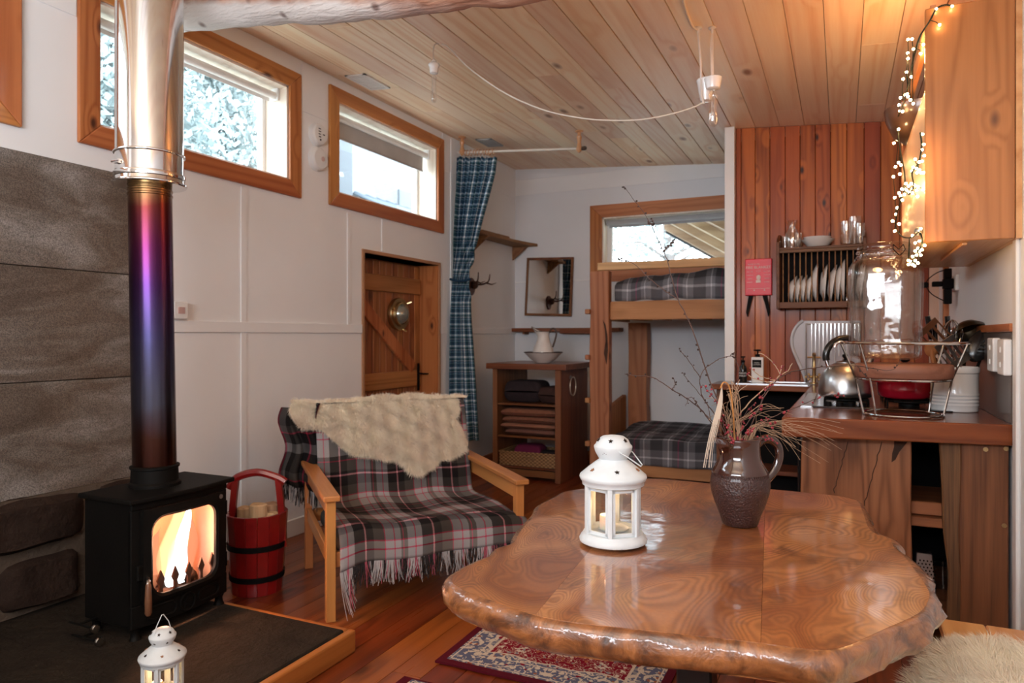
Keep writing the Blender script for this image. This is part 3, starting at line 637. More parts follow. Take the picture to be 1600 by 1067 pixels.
# handle, latch, hinges, ornament
m = MB().tube([(SX1+.03, SY0+.055, .345), (SX1+.06, SY0+.035, .335), (SX1+.066, SY0+.03, .325)], .008, 8); m.build('latch_arm', M_steel, dr, smooth=True)
m = MB().lathe([(.008, .205), (.013, .215), (.013, .26), (.010, .325), (.007, .33)], (SX1+.066, SY0+.03, 0), 12); m.build('wooden_handle', plain('worn_turned_handle', (.16, .07, .035), .4), dr, smooth=True)
m = MB().box(SX1+.012, SX1+.03, SY0+.012, SY0+.05, .335, .395); m.build('catch', M_iron, s, bevel=.004)
for z in (.30, .53): MB().tube([(SX1+.012, SY1-.016, z-.03), (SX1+.012, SY1-.016, z+.03)], .011, 10).build('hinge', M_iron, s, smooth=True)
m = MB().tube([(xf(2.27, .012), 2.27, .592), (xf(2.27, .03), 2.27, .592)], .010, 8); m.build('maker_boss', plain('grey_boss', (.16, .15, .14), .5, .5), s, smooth=True)
for k in range(3):
    y0_, y1_ = (SY0+.06, yc-.055) if k == 0 else ((yc+.055, SY1-.06) if k == 1 else (yc-.04, yc+.04))
    P = rrect(y0_, y1_, .165, .215, .024) if k < 2 else rrect(yc-.036, yc+.036, .152, .224, .0355)
    m = MB().tube([(xf(y, .010), y, z) for y, z in P+P[:1]], .004, 6, cap=False); m.build('ornament_ring', M_iron, s, smooth=True)
m = MB()
st = [(yc+.026*(1 if k % 2 == 0 else .4)*math.cos(PI/2+k*PI/5), .188+.026*(1 if k % 2 == 0 else .4)*math.sin(PI/2+k*PI/5)) for k in range(10)]
m.prism(st, (0, .006), lambda a, b, c: (xf(a, .006)+c, a, b)); m.build('star_ornament', M_iron, s)
for (x, y) in ((SX0+.03, SY0+.03), (SX0+.03, SY1-.03), (SX1-.01, SY0+.03), (SX1-.01, SY1-.03)):
    MB().lathe([(.024, Z0), (.018, Z0+.012), (.016, .13), (.026, .15)], (x, y, 0), 12).build('leg', M_iron, s, smooth=True)
for z, x in ((.165, -2.62), (.118, -2.60)):
    r = MB().tube([(x-.16, SY0-.075, z), (x-.02, SY0-.075, z)], .005, 8).build('air_rod', M_iron, s, smooth=True)
    MB().tube([(x-.10, SY0-.075, z), (x-.10, SY0+.005, z)], .005, 8).build('rod_bracket', M_iron, s, smooth=True)
    MB().lathe([(.006, 0), (.007, .008), (.016, .012), (.018, .02), (.015, .026), (.001, .027)], (x-.02, SY0-.075, z), 16, 'X').build('knob', M_steel, r, smooth=True)
# inside
M_fb = plain('glowing_firebrick', (.80, .50, .36), .9, var=.12, sc=12)  # pale warm brick colour, without emission
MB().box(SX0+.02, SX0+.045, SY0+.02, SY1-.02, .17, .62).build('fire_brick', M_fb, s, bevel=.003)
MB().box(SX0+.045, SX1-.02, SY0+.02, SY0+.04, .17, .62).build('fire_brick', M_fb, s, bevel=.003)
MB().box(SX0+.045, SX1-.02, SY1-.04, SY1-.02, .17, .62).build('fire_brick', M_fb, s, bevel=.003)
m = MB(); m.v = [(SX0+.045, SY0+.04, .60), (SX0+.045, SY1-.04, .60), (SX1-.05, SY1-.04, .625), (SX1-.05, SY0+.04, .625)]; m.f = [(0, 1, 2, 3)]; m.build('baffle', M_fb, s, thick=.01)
for k in range(6):
    y = gy0-.01+k*.066
    m = MB().prism([(y-.008, .24), (y+.008, .24), (y+.007, .285), (y+.017, .305), (y, .345), (y-.017, .305), (y-.007, .285)], (0, .008), lambda a, b, c: (SX1-.012+bow(a)*.8+c, a, b)); m.build('fire_bar', plain('brown_iron_bar', (.10, .05, .035), .6) if k == 0 else bpy.data.materials['brown_iron_bar'], s)
for k, (a, b, r_) in enumerate([((-2.68, 1.93, .21), (-2.64, 2.26, .22), .035), ((-2.72, 1.95, .24), (-2.60, 2.22, .25), .032), ((-2.60, 2.0, .20), (-2.62, 2.24, .20), .028)]):
    o = MB().tube([a, [(p+q)/2 for p, q in zip(a, b)], b], [r_, r_*1.08, r_*.95], 10).build('burning_log', M_bark, smooth=True)
    rebase(tag(o, ['charred log lying low at the back of the stove fire', 'charred log lying on top of the others in the stove fire', 'charred log lying just behind the fire bars in the stove'][k], 'log', 'logs in the fire'))
def flame_mat(name, col, st, soft):
    t = NT(name); lw = t.N('ShaderNodeLayerWeight', i={0: .5}); e = t.N('ShaderNodeEmission', i={0: (*col, 1), 1: st}); tr = t.N('ShaderNodeBsdfTransparent')
    f = t.M('MULTIPLY', t.M('SUBTRACT', 1.0, lw.outputs['Facing']), soft, clamp=True)
    ms = t.N('ShaderNodeMixShader', i={0: f, 1: tr.outputs[0], 2: e.outputs[0]}); t.l.new(ms.outputs[0], t.out.inputs[0]); return t.m
fr = thing('fire', 'tall white and orange flames burning inside the stove', 'fire', (-2.65, 2.1, .2))
def tongue(cy_, cx_, z0, z1, r, lean, seed, mat, name):
    m = MB(); m.grid(20, 14, lambda u, v: (cx_+.6*r*math.sin(PI*min(1, u*1.0+.08))**.8*math.cos(2*PI*v)*(1-.35*u), cy_+lean*u*u+.010*math.sin(u*9+seed)+r*math.sin(PI*min(1, u+.10))**.8*math.sin(2*PI*v)*(1-.3*u), lerp(z0, z1, u)))
    m.uv = None; m.build(name, mat, fr, smooth=180)
f1 = flame_mat('flame_core', (.80, .92, 1), 5.0, 2.2); f2 = flame_mat('flame_yellow', (1, .60, .28), 1.6, 1.0); f3 = flame_mat('flame_orange', (1, .38, .2), .8, .7)
tongue(2.155, -2.60, .23, .61, .040, .055, 1, f1, 'flame'); tongue(2.13, -2.61, .22, .45, .048, .02, 4, f1, 'flame')
tongue(2.14, -2.63, .21, .62, .080, .06, 2, f2, 'flame'); tongue(2.23, -2.64, .21, .54, .045, .03, 3, f3, 'flame'); tongue(2.03, -2.64, .21, .50, .06, .06, 5, f3, 'flame')
def plight(name, loc, e, col, r, parent):
    l = bpy.data.lights.new(name, 'POINT'); l.energy = e; l.color = col; l.shadow_soft_size = r
    o = bpy.data.objects.new(name, l); COL.objects.link(o); o.parent = parent; o.location = WM[parent.name].inverted() @ Vector(loc); return o
plight('fire_light', (-2.60, 2.12, .42), 15.0, (1, .46, .24), .03, fr)
# flue
F0 = Vector((-2.675, 2.09, .662)); F1 = Vector((-2.70, 2.085, 1.965))
fl_ = thing('stove_flue', 'heat-tinted steel stove pipe rising into a wide polished chimney', 'flue', tuple(F0))
MB().lathe([(.104, 0), (.104, .012), (.094, .02), (.092, .072), (.098, .076), (.098, .084), (.088, .088)], F0, 40, cap=False).build('collar', M_iron, fl_, smooth=True)
m = MB().tube([F0+Vector((0, 0, .05)), lerp(F0, F1, .5), F1+Vector((0, 0, .03))], .0865, 48); m.build('lower_pipe', M_flue, fl_, smooth=True)
for z in (1.905, 1.925): q = lerp(F0, F1, (z-F0.z)/(F1.z-F0.z)); MB().lathe([(.0865, -.006), (.0895, -.003), (.0895, .003), (.0865, .006)], q, 48, cap=False).build('bead', M_flue, fl_, smooth=True)
c = F1; zt = ceil_z(c.x)-.013
up = MB().lathe([(.088, 1.972), (.134, 1.975), (.134, 2.0), (.133, 2.4), (.133, zt)], (c.x, c.y, 0), 64, cap=False).build('chimney_section', M_steel, fl_, smooth=True)
MB().lathe([(.088, 1.946), (.143, 1.944), (.147, 1.948), (.147, 1.953), (.138, 1.958), (.136, 1.972)], (c.x, c.y, 0), 64, cap=False).build('bottom_flange', M_steel, fl_, smooth=True)
for z0, z1 in ((1.972, 1.996), (2.072, 2.084)): MB().lathe([(.134, z0), (.140, z0+.003), (.141, (z0+z1)/2), (.140, z1-.003), (.134, z1)], (c.x, c.y, 0), 64, cap=False).build('locking_band', M_steel, fl_, smooth=True)
a = c+Vector((-.02, -.139, 2.025-c.z)); m = MB().obox(a, .03, .014, .016).tube([a+Vector((-.025, -.004, 0)), a+Vector((.02, -.004, 0))], .005, 8); m.build('clasp', M_steel, fl_, kind='stuff')
# bucket ---------------------------------------------------------------
B = Vector((-2.72, 2.72, 0))
b = thing('log_bucket', 'red painted wooden log bucket with an arched handle beside the stove', 'bucket', tuple(B))
M_rp = plain('glossy_red_paint', (.22, .007, .007), .3, var=.2, sc=12, coat=.4)
R0, R1, HH = .125, .152, .40
for k in range(16):
    a0, a1 = 2*PI*k/16+.006, 2*PI*(k+1)/16-.006; m = MB(); vs = []
    for z, r in ((0.0, R0), (HH, R1)):
        for rr_ in (r, r-.016):
            for a_ in (a0, a1): vs.append((B.x+rr_*math.cos(a_), B.y+rr_*math.sin(a_), z))
    m.add(vs, [(0,1,3,2),(4,6,7,5),(0,4,5,1),(2,3,7,6),(0,2,6,4),(1,5,7,3)]); m.build('stave', M_rp, b, bevel=.0015)
MB().lathe([(R0-.014, .02), (.001, .02)], B, 32, cap=False).build('base', M_rp, b)
for z in (.07, .225): r = lerp(R0, R1, z/HH)+.002; MB().lathe([(r, z), (r+.003, z), (r+.005, z+.028), (r+.002, z+.028)], (B.x, B.y, 0), 40, cap=False).build('hoop', M_black, b, smooth=True)
dv = RT; 
for sg in (-1, 1):
    p = B+dv*sg*.138; q = B+dv*sg*.108
    MB().tube([(p.x, p.y, .22), ((p.x+q.x)/2, (p.y+q.y)/2, .44), (q.x, q.y, .575)], .026, 4, flat=.6).build('handle_post', M_rp, b)
P = [B+dv*x+Vector((0, 0, z)) for x, z in ((-.145, .52), (-.10, .575), (0, .60), (.10, .575), (.145, .55))]
MB().tube(smooth_path(P, 4), .02, 8).build('handle_grip', M_rp, b, smooth=True)
M_logend = wood('split_log', (.28, .14, .06), (.62, .42, .25), 'Z', rings=6, rough=.8, knots=.2, var=.15)
for k, (dx, dy, hh, rr_) in enumerate([(.02, -.05, .45, .045), (-.07, .01, .42, .04), (.05, .05, .43, .045), (-.02, .07, .40, .04), (.085, -.02, .40, .03)]):
    q = B+dv*dx+Vector((-dv.y, dv.x, 0))*dy
    pr_ = [(q.x+rr_*math.cos(t)*(1+.2*math.sin(3*t+k)), q.y+rr_*math.sin(t)*(1+.15*math.cos(2*t+k))) for t in [2*PI*i/9 for i in range(9)]]
    o = MB().prism(pr_, (.03, hh)).build('firewood_log', M_logend, bevel=.006)
    rebase(tag(o, ['tallest split log standing in the red bucket, nearest the camera', 'split log on the stove side of the red bucket', 'split log on the armchair side of the red bucket', 'split log at the back of the red bucket', 'thinnest split log in the red bucket'][k], 'log', 'logs in the red bucket'))
# lanterns ---------------------------------------------------------------
def star(c, n_, r, up=Vector((0, 0, 1))):
    n_ = Vector(n_).normalized(); a = up.cross(n_).normalized(); b_ = n_.cross(a); m = MB()
    pts = [c+(a*math.cos(PI/2+k*PI/5)+b_*math.sin(PI/2+k*PI/5))*r*(1 if k % 2 == 0 else .42) for k in range(10)]
    m.v = [tuple(p+n_*.0012) for p in pts]+[tuple(p-n_*.001) for p in pts]; m.f = [tuple(range(10)), tuple(reversed(range(10, 20)))]+[(i, (i+1) % 10, 10+(i+1) % 10, 10+i) for i in range(10)]
    return m
M_star = plain('dark_star_opening', (.03, .018, .012), .9)
M_starw = plain('brown_star_opening', (.30, .14, .07), .9)
def lantern(loc, sc, rot, label, clabel, hdir, power):
    L = thing('lantern', label, 'lantern', loc, rot)
    k = sc; c = (0, 0, 0)
    kz = k*.905; J = lambda pr: [(r*k, z*kz) for r, z in pr]
    bd = dict(world=False)
    MB().lathe(J([(.066, 0), (.078, .004), (.088, .010), (.089, .016), (.084, .026), (.080, .030), (.078, .036), (.02, .036)]), c, 48, cap=False).build('base', M_lantern, L, smooth=50, **bd)
    MB().lathe(J([(.077, .172), (.081, .174), (.082, .184), (.086, .188), (.0885, .196), (.087, .202), (.070, .218), (.050, .236), (.037, .246), (.036, .250)]), c, 48, cap=False).build('roof', M_lantern, L, smooth=50, **bd)
    MB().lathe(J([(.036, .247), (.047, .268), (.0505, .282), (.050, .286), (.046, .290), (.040, .304), (.028, .313), (.012, .316), (.001, .3165)]), c, 40, cap=False).build('chimney_cap', M_lantern, L, smooth=50, **bd)
    R = .074*k
    for i in range(6):
        a = i*PI/3; p = Vector((R*math.cos(a), R*math.sin(a), 0)); q = Vector((R*math.cos(a+PI/3), R*math.sin(a+PI/3), 0))
        MB().obox((p.x, p.y, .105*kz), .009*k, .012*k, .142*kz, a).build('post', M_lantern, L, bevel=.0012, **bd)
        mid = (p+q)/2; n_ = mid.normalized(); an = math.atan2(n_.y, n_.x)
        fr_ = MB(); ln = (q-p).length
        for dz, hh, ww, off in ((.042, .010, ln-.014*k, 0), (.166, .010, ln-.014*k, 0), (.104, .130, .007, ln/2-.010*k), (.104, .130, .007, -ln/2+.010*k)):
            fr_.obox(mid+Vector((-n_.y, n_.x, 0))*off+Vector((0, 0, dz*kz)), .004*k, ww if hh < .02 else ww*k, hh*kz, an)
        f_ = fr_.build('pane_frame', M_lantern, L, **bd); f_['kind'] = 'stuff'
        MB().obox(mid+Vector((0, 0, .104*kz)), .0012, ln-.02*k, .122*kz, an).build('pane', M_clear, L, **bd)
    for i in range(6):
        a = i*PI/3+.35
        for (r, z, nr, nzz, sr, mt) in ((.068, .2215, .6, .8, .0065, M_starw if i % 2 else M_star), (.044, .2655, .85, -.5, .007, M_star), (.0405, .3045, .85, .62, .0065, M_star)):
            star(Vector((r*k*math.cos(a+z*9), r*k*math.sin(a+z*9), z*kz)), (nr*math.cos(a+z*9), nr*math.sin(a+z*9), nzz), sr*k).build('star_cutout', mt, L, **bd)
    hd = Vector((math.cos(hdir), math.sin(hdir), 0)); sd = Vector((-hd.y, hd.x, 0)); up = math.sin
    P = [sd*.044*k+Vector((0, 0, .290*kz)), sd*.04*k+hd*.045*k+Vector((0, 0, .262*kz)), sd*.012*k+hd*.075*k+Vector((0, 0, .232*kz)), -sd*.012*k+hd*.075*k+Vector((0, 0, .232*kz)), -sd*.04*k+hd*.045*k+Vector((0, 0, .262*kz)), -sd*.044*k+Vector((0, 0, .290*kz))]
    if k < .9: P = [sd*.044*k+Vector((0, 0, .29*kz)), sd*.03*k+Vector((0, 0, .335*kz)), sd*.004*k+Vector((0, 0, .375*kz)), -sd*.004*k+Vector((0, 0, .375*kz)), -sd*.03*k+Vector((0, 0, .335*kz)), -sd*.044*k+Vector((0, 0, .29*kz))]
    MB().tube(P, .0017*k, 8).build('wire_handle', M_lantern, L, smooth=True, **bd)
    MB().lathe(J([(.022, .036), (.030, .038), (.040, .046), (.041, .048), (.030, .044), (.001, .044)]), c, 32, cap=False).build('candle_dish', M_lantern, L, smooth=True, **bd)
    l = Vector(loc)-RT*.016*k-FW*.01*k
    c_ = thing('tealight_candle', clabel, 'candle', (l.x, l.y, l.z+.046*kz))
    MB().lathe([(.020*k, 0), (.021*k, .002), (.021*k, .034*k), (.019*k, .037*k), (.004*k, .034*k), (.001, .034*k)], c, 28, cap=False).build('wax', M_wax, c_, smooth=True, **bd)
    MB().tube([(0, 0, .032*k), (.001, 0, .042*k)], .0008, 6).build('wick', M_black, c_, **bd)
    MB().lathe([(.0005, .038*k), (.0052*k, .044*k), (.0058*k, .050*k), (.0035*k, .060*k), (.0005, .070*k)], c, 12).build('flame', M_flame, c_, smooth=True, **bd)
    plight('candle_light', (l.x, l.y, l.z+.10*k), power, (1, .55, .25), .006, c_)
lantern((-.548, 1.80, .752), 1.0, .72, 'white metal lantern with star cut-outs and a lit candle on the table', 'lit tealight inside the lantern on the table', -.62, .55)
lantern((-2.03, 1.615, .099), .83, .1, 'small white metal lantern with a lit candle on the hearth before the stove', 'lit tealight inside the lantern on the hearth', 0, .45)
# ------------------------------------------------------------------ fleece helper
def fleece(tris, n, length, width, down, seed, jitter=.5, curl=.35):
    r = np.random.RandomState(seed); T_ = np.array(tris, dtype=float)
    e1, e2 = T_[:,1]-T_[:,0], T_[:,2]-T_[:,0]; cr = np.cross(e1, e2); ar = np.linalg.norm(cr, axis=1); nn = cr/np.maximum(ar, 1e-9)[:,None]
    idx = r.choice(len(T_), n, p=ar/ar.sum()); a, b = r.rand(n), r.rand(n); fl = a+b > 1; a[fl], b[fl] = 1-a[fl], 1-b[fl]
    P = T_[idx,0]+e1[idx]*a[:,None]+e2[idx]*b[:,None]; Nn = nn[idx]
    dn = np.array(down, float)
    cl = np.stack([np.sin(P[:,0]*55+P[:,2]*40), np.cos(P[:,1]*60+P[:,0]*33), np.sin(P[:,2]*52+P[:,1]*47)], 1)*curl
    d = Nn*.8+dn+cl+r.normal(0, jitter*.35, (n, 3)); d /= np.linalg.norm(d, axis=1)[:,None]
    L_ = length*r.uniform(.55, 1.15, n)[:,None]
    side = np.cross(d, r.normal(0, 1, (n, 3))); side /= np.maximum(np.linalg.norm(side, axis=1), 1e-6)[:,None]; side *= width/2
    mid = P+d*L_*.5+r.normal(0, .0015, (n, 3)); tip = P+d*L_+(dn+cl)*length*.35
    V = np.stack([P-side, P+side, mid+side*.8, mid-side*.8, tip], 1).reshape(-1, 3)
    F = []
    for i in range(n): k = 5*i; F += [(k, k+1, k+2, k+3), (k+3, k+2, k+4)]
    return V, F
def add_fleece(parent, tris, mat, *a, **k):
    V, F = fleece(tris, *a, **k); me = bpy.data.meshes.new('fleece'); me.from_pydata(V.tolist(), [], F); me.materials.append(mat)
    me.transform(WM[parent.name].inverted()); o = bpy.data.objects.new('fleece', me); COL.objects.link(o); o.parent = parent; o['kind'] = 'stuff'; return o
def tris_of(m):
    out = []
    for f in m.f:
        for k in range(1, len(f)-1): out.append((m.v[f[0]], m.v[f[k]], m.v[f[k+1]]))
    return out
# ------------------------------------------------------------------ armchair
CL = Vector((-1.80, 2.905, 0)); CR = math.radians(48)
ch = thing('armchair', 'low wide armchair with a golden beech frame, covered by a tartan throw', 'armchair', tuple(CL), CR)
L2 = lambda m, name, mat, **k: m.build(name, mat, ch, world=False, **k)
for sx in (-1, 1):
    x = sx*.468
    L2(MB().box(x-.022, x+.022, -.022, .022, 0, .555), 'leg', M_chair, bevel=.004, seg=2)
    L2(MB().box(x-.022, x+.022, .78, .824, 0, .575), 'leg', M_chair, bevel=.004, seg=2)
    m = MB(); m.obox((x, .40, .574), .075, .90, .026, 0, .02); L2(m, 'armrest', M_chairh, bevel=.006, seg=2)
    m = MB(); m.obox((x, .40, .518), .024, .78, .07, 0, .02); L2(m, 'arm_rail', M_chairh, bevel=.003)
    m = MB(); m.obox((x, .40, .295), .024, .78, .07, 0, .03); L2(m, 'side_rail', M_chairh, bevel=.003)
L2(MB().box(-.446, .446, .0, .025, .24, .31), 'front_rail', M_chairh, bevel=.003)
L2(MB().box(-.446, .446, .79, .815, .26, .33), 'back_rail', M_chairh, bevel=.003)
M_cush = plain('dark_cushion_fabric', (.05, .045, .04), .9)
L2(MB().box(-.43, .43, .03, .64, .28, .365), 'seat_cushion', M_cush, bevel=.03, seg=3, smooth=True)
m = MB(); m.obox((0, .785, .635), .87, .08, .48, 0, -.33); L2(m, 'back_cushion', M_cush, bevel=.03, seg=3, smooth=True)
prof = [(-.055, .265), (-.055, .30), (-.05, .345), (-.03, .39), (.01, .408), (.15, .412), (.40, .402), (.58, .392), (.63, .42), (.655, .50), (.70, .66), (.745, .80), (.775, .88), (.82, .925), (.87, .915), (.90, .84), (.91, .68)]
pp = smooth_path([(0, a, b) for a, b in prof], 5)
ln = [0]
for a, b in zip(pp, pp[1:]): ln.append(ln[-1]+(b-a).length)
def pat(v):
    s_ = v*ln[-1]
    for i in range(len(ln)-1):
        if s_ <= ln[i+1]: return pp[i].lerp(pp[i+1], (s_-ln[i])/(ln[i+1]-ln[i]+1e-9))
    return pp[-1]
def thr(u, v):
    p = pat(v); s_ = v*ln[-1]
    hw = interp([(0, .50), (.12, .50), (.2, .445), (.7, .438), (1.3, .445), (1.9, .47)], s_); hl = .436
    x = (u*2-1)*(hw if u > .5 else hl)
    w = 1 if s_ < .22 else .5
    z = p.z+.010*math.sin(u*17+v*5)*w*(1 if s_ > .2 else .4)+.014*nz((u*4, v*5, 0))
    y = p.y-(.022*math.sin(u*15+1)+.02*nz((u*6, v*3, 4)))*(1.0 if s_ < .2 else .25)
    if s_ < .2 and u < .5: z -= .03*(1-s_/.2)*(abs(u*2-1)**3) 
    if .2 < s_ < .75: z -= .025*math.cos((u-.5)*PI)*math.sin((s_-.2)/.55*PI)
    if .2 < s_ < 1.2 and abs(u-.5) > .45: z += .0
    return (x, y, z+.004)
t = thing('throw_blanket', 'black, grey and red tartan throw draped over the armchair seat and back', 'throw', tuple(CL+Vector((0, 0, .15))), CR)
t.location.z = 0; WM[t.name] = Matrix.Translation(CL) @ Matrix.Rotation(CR, 4, 'Z')
m = MB().grid(64, 110, thr, uvs=(2.75, 4.6)); m.build('cloth', M_throw, t, world=False, smooth=180, thick=.006)
def flap(u, v):
    a = Vector((-.40, .84, .955)).lerp(Vector((-.43, .84, .955)), v)
    x = lerp(-.42, -.60, u)-.02*math.sin(v*9); y = lerp(.70, .93, u**.8)+.035*math.sin(u*14+v*3); z = lerp(.93, .44, v)-.06*u*(1-v)+.02*u
    return (x, y, z)
m = MB().grid(24, 20, flap, uvs=(1.0, 1.7)); o = m.build('hanging_corner', plaid('dark_tartan', [(0, K), (.3, RD), (.33, K), (.5, DG), (.7, K), (.8, (.2, .19, .19)), (.95, RD)], [(0, K), (.4, DG), (.55, RD), (.58, K), (.8, (.2, .19, .19))], fuzz=.3), t, world=False, smooth=180, thick=.006)
M_frg = plain('pale_fringe', (.40, .38, .38), .95, var=.2); M_frd = plain('dark_fringe', (.03, .026, .026), .95); M_frr = plain('pink_fringe', (.40, .10, .14), .95)
fm = [MB(), MB(), MB()]; r = random.Random(2)
for i in range(420):
    u = i/419.; b = Vector(thr(u, 0)); k = (u*2.75) % 1
    kk = 0 if (k < .18 or .50 < k < .62 or .68 < k < .88) else 1
    if .36 < k < .40 or .09 < k < .13 or .80 < k < .83: kk = 2
    if r.random() < .12: kk = r.choice([0, 1, 2])
    l_ = r.uniform(.075, .115)*(1.5 if (.93 > u > .0 and r.random() < .02) else 1); dx, dy = r.uniform(-.018, .018), r.uniform(-.015, .015)
    if u < .10: l_ *= 1.0+(.10-u)*9; dx += (.06-u)*.6
    fm[kk].tube([b, b+Vector((dx*.4, dy*.4-.004, -l_*.4)), b+Vector((dx, dy, -l_*.75)), b+Vector((dx*1.5, dy*1.3, -l_))], [.0016, .0019, .0016, .0012], 4)
for i in range(90):
    b = Vector(flap(i/89., 1)); l_ = r.uniform(.07, .11); dx = r.uniform(-.015, .015)
    fm[r.choice([1, 1, 0])].tube([b, b+Vector((dx*.5, 0, -l_*.5)), b+Vector((dx, dx, -l_))], .0018, 4)
for m, mt in zip(fm, (M_frg, M_frd, M_frr)): m.build('fringe', mt, t, world=False, kind='stuff')
# sheepskin over the back
n0 = (Matrix.Rotation(CR, 4, 'Z') @ Vector((0, -.94, .34))).normalized(); p0 = CL+(Matrix.Rotation(CR, 4, 'Z') @ Vector((0, .70, .66)))
OUT = [(452, 640), (458, 624), (480, 626), (505, 634), (540, 626), (575, 619), (620, 617), (665, 615), (700, 619), (716, 622), (718, 640), (712, 655), (722, 670), (730, 690), (728, 704), (712, 713), (690, 718), (676, 732), (660, 742), (645, 741), (634, 728), (620, 718), (600, 717), (575, 712), (552, 710), (532, 698), (515, 682), (500, 670), (485, 664), (468, 668), (458, 656)]
def ring_blob(outline, conv, hfn, nr=12):
    cx_, cy_ = 612, 664; m = MB(); n_ = len(outline)*3; pts = []
    for i in range(len(outline)):
        for j in range(3):
            a, b = outline[i], outline[(i+1) % len(outline)]; pts.append((lerp(a[0], b[0], j/3), lerp(a[1], b[1], j/3)))
    for k in range(nr+1):
        s_ = k/nr
        for (u, v) in pts: m.v.append(tuple(conv(cx_+(u-cx_)*s_, cy_+(v-cy_)*s_, hfn(s_))))
    m.f = [(k*n_+(i+1) % n_, k*n_+i, (k+1)*n_+i, (k+1)*n_+(i+1) % n_) for k in range(nr) for i in range(n_)]
    return m
def conv(u, v, h):
    p = Wp(u, v, p0+n0*.02, n0); f_ = max(0, (p.z-.93)/.06); return p+n0*(h+.012*nz((u*.03, v*.03, 0)))-n0*.035*min(1, f_)**2
sk = thing('sheepskin', 'cream long-haired sheepskin hanging over the back of the armchair', 'sheepskin', tuple(p0+Vector((0, 0, -.15))))
m = ring_blob(OUT, conv, lambda s_: .045*(1-s_**3)-.004)
m.build('hide', M_fur, sk, smooth=180)
tr_ = tris_of(m)
tp = MB(); tp.grid(30, 6, lambda u, v: CL+(Matrix.Rotation(CR, 4, 'Z') @ Vector((lerp(-.46, .45, u), lerp(.74, .91, v), .928-.10*v*v+.012*nz((u*6, v, 2))))))
tp.uv = None; tp.build('hide_over_back', M_fur, sk, smooth=180); tr2 = tris_of(tp)
if (Vector(tr_[len(tr_)//2][1])-Vector(tr_[len(tr_)//2][0])).cross(Vector(tr_[len(tr_)//2][2])-Vector(tr_[len(tr_)//2][0])).dot(n0) < 0: tr_ = [(a, c, b) for a, b, c in tr_]
if (Vector(tr2[0][1])-Vector(tr2[0][0])).cross(Vector(tr2[0][2])-Vector(tr2[0][0])).z < 0: tr2 = [(a, c, b) for a, b, c in tr2]
add_fleece(sk, tr_, M_fur, 52000, .030, .0018, (0, 0, -.42), 3, .6, .22)
add_fleece(sk, tr2, M_fur, 16000, .028, .0018, (0, 0, -.05), 4, .6, .2)
# ------------------------------------------------------------------ curtain and rod
ra = W(718, 238, Y=5.62); rb = W(910, 232, Y=5.62)
rod = thing('curtain_rod', 'pale curtain rod on two turned wooden brackets under the ceiling', 'rod', tuple(ra))
M_turn = plain('turned_pine', (.55, .28, .13), .4, coat=.3)
MB().tube([ra+Vector((-.02, 0, 0)), rb], .011, 12).build('pole', plain('pale_rod', (.68, .62, .55), .35), rod, smooth=True)
for p in (W(722, 237, Y=5.62), W(905, 232, Y=5.62)):
    zt = ceil_z(p.x)-p.z
    MB().lathe([(.036, zt-.001), (.036, zt-.010), (.015, zt-.018), (.014, zt-.035), (.024, zt-.05), (.014, zt*.35), (.02, .02), (.026, 0), (.022, -.018), (.008, -.035), (.001, -.037)], p, 20, cap=False).build('bracket', M_turn, rod, smooth=True)
q = rb+Vector((.02, 0, 0)); MB().tube([rb+Vector((-.005, 0, 0)), q, q+Vector((.015, 0, 0))], [.016, .018, .012], 12).build('finial', plain('dark_finial', (.05, .03, .02), .5), rod, smooth=True)
cu = thing('curtain', 'blue and green checked curtain tied back beside the plank door', 'curtain', (-3.0, 5.6, .35))
for k in range(11):
    p = ra.lerp(rb, .02+k*.027); m = MB()
    m.tube([p+Vector((.004*math.sin(k*2), .024*math.cos(a), .024*math.sin(a)-.008)) for a in [2*PI*i/16 for i in range(17)]], .0045, 6, cap=False); m.build('curtain_ring', M_turn, cu, smooth=True)
EL = [(246, 713), (300, 710), (360, 708), (405, 707), (432, 705), (450, 703), (500, 700), (560, 698), (620, 697), (688, 701)]
ER = [(246, 776), (270, 773), (300, 765), (340, 754), (380, 744), (415, 737), (432, 733), (450, 734), (500, 736), (560, 741), (620, 745), (688, 749)]
def cur(u, v):
    py = lerp(246, 688, v); l_, r_ = interp(EL, py), interp(ER, py)
    q = u+.010*math.sin(u*50)
    amp = interp([(246, .020), (300, .032), (380, .03), (432, .012), (500, .025), (688, .04)], py); nf = 9 if py < 420 else 5
    ph = lerp(9, 5, min(1, max(0, (py-380)/90)))
    d = amp*math.sin(q*2*PI*ph*.8+.5*math.sin(v*5))+amp*.5*math.sin(q*2*PI*ph*.37+2)
    Yp = interp([(246, 5.60), (432, 5.56), (688, 5.50)], py)
    p = W(lerp(l_, r_, u), py, Y=Yp); p.y += d; p.x = max(p.x, XL+.022+.02*(1-u)); p.z += 0 if v > .02 else .006*math.sin(u*60); return p
m = MB().grid(110, 90, cur, uvs=(4.6, 26)); m.build('cloth', M_curtain, cu, smooth=180, thick=.002)
m = MB(); P = [W(lerp(703, 735, k/10), 436+3*math.sin(k/10*PI), Y=5.50) for k in range(11)]
for p in P: p.x = max(p.x, XL+.03)
m.tube(P, .011, 8); m.build('tieback', M_curtain, cu, smooth=True)
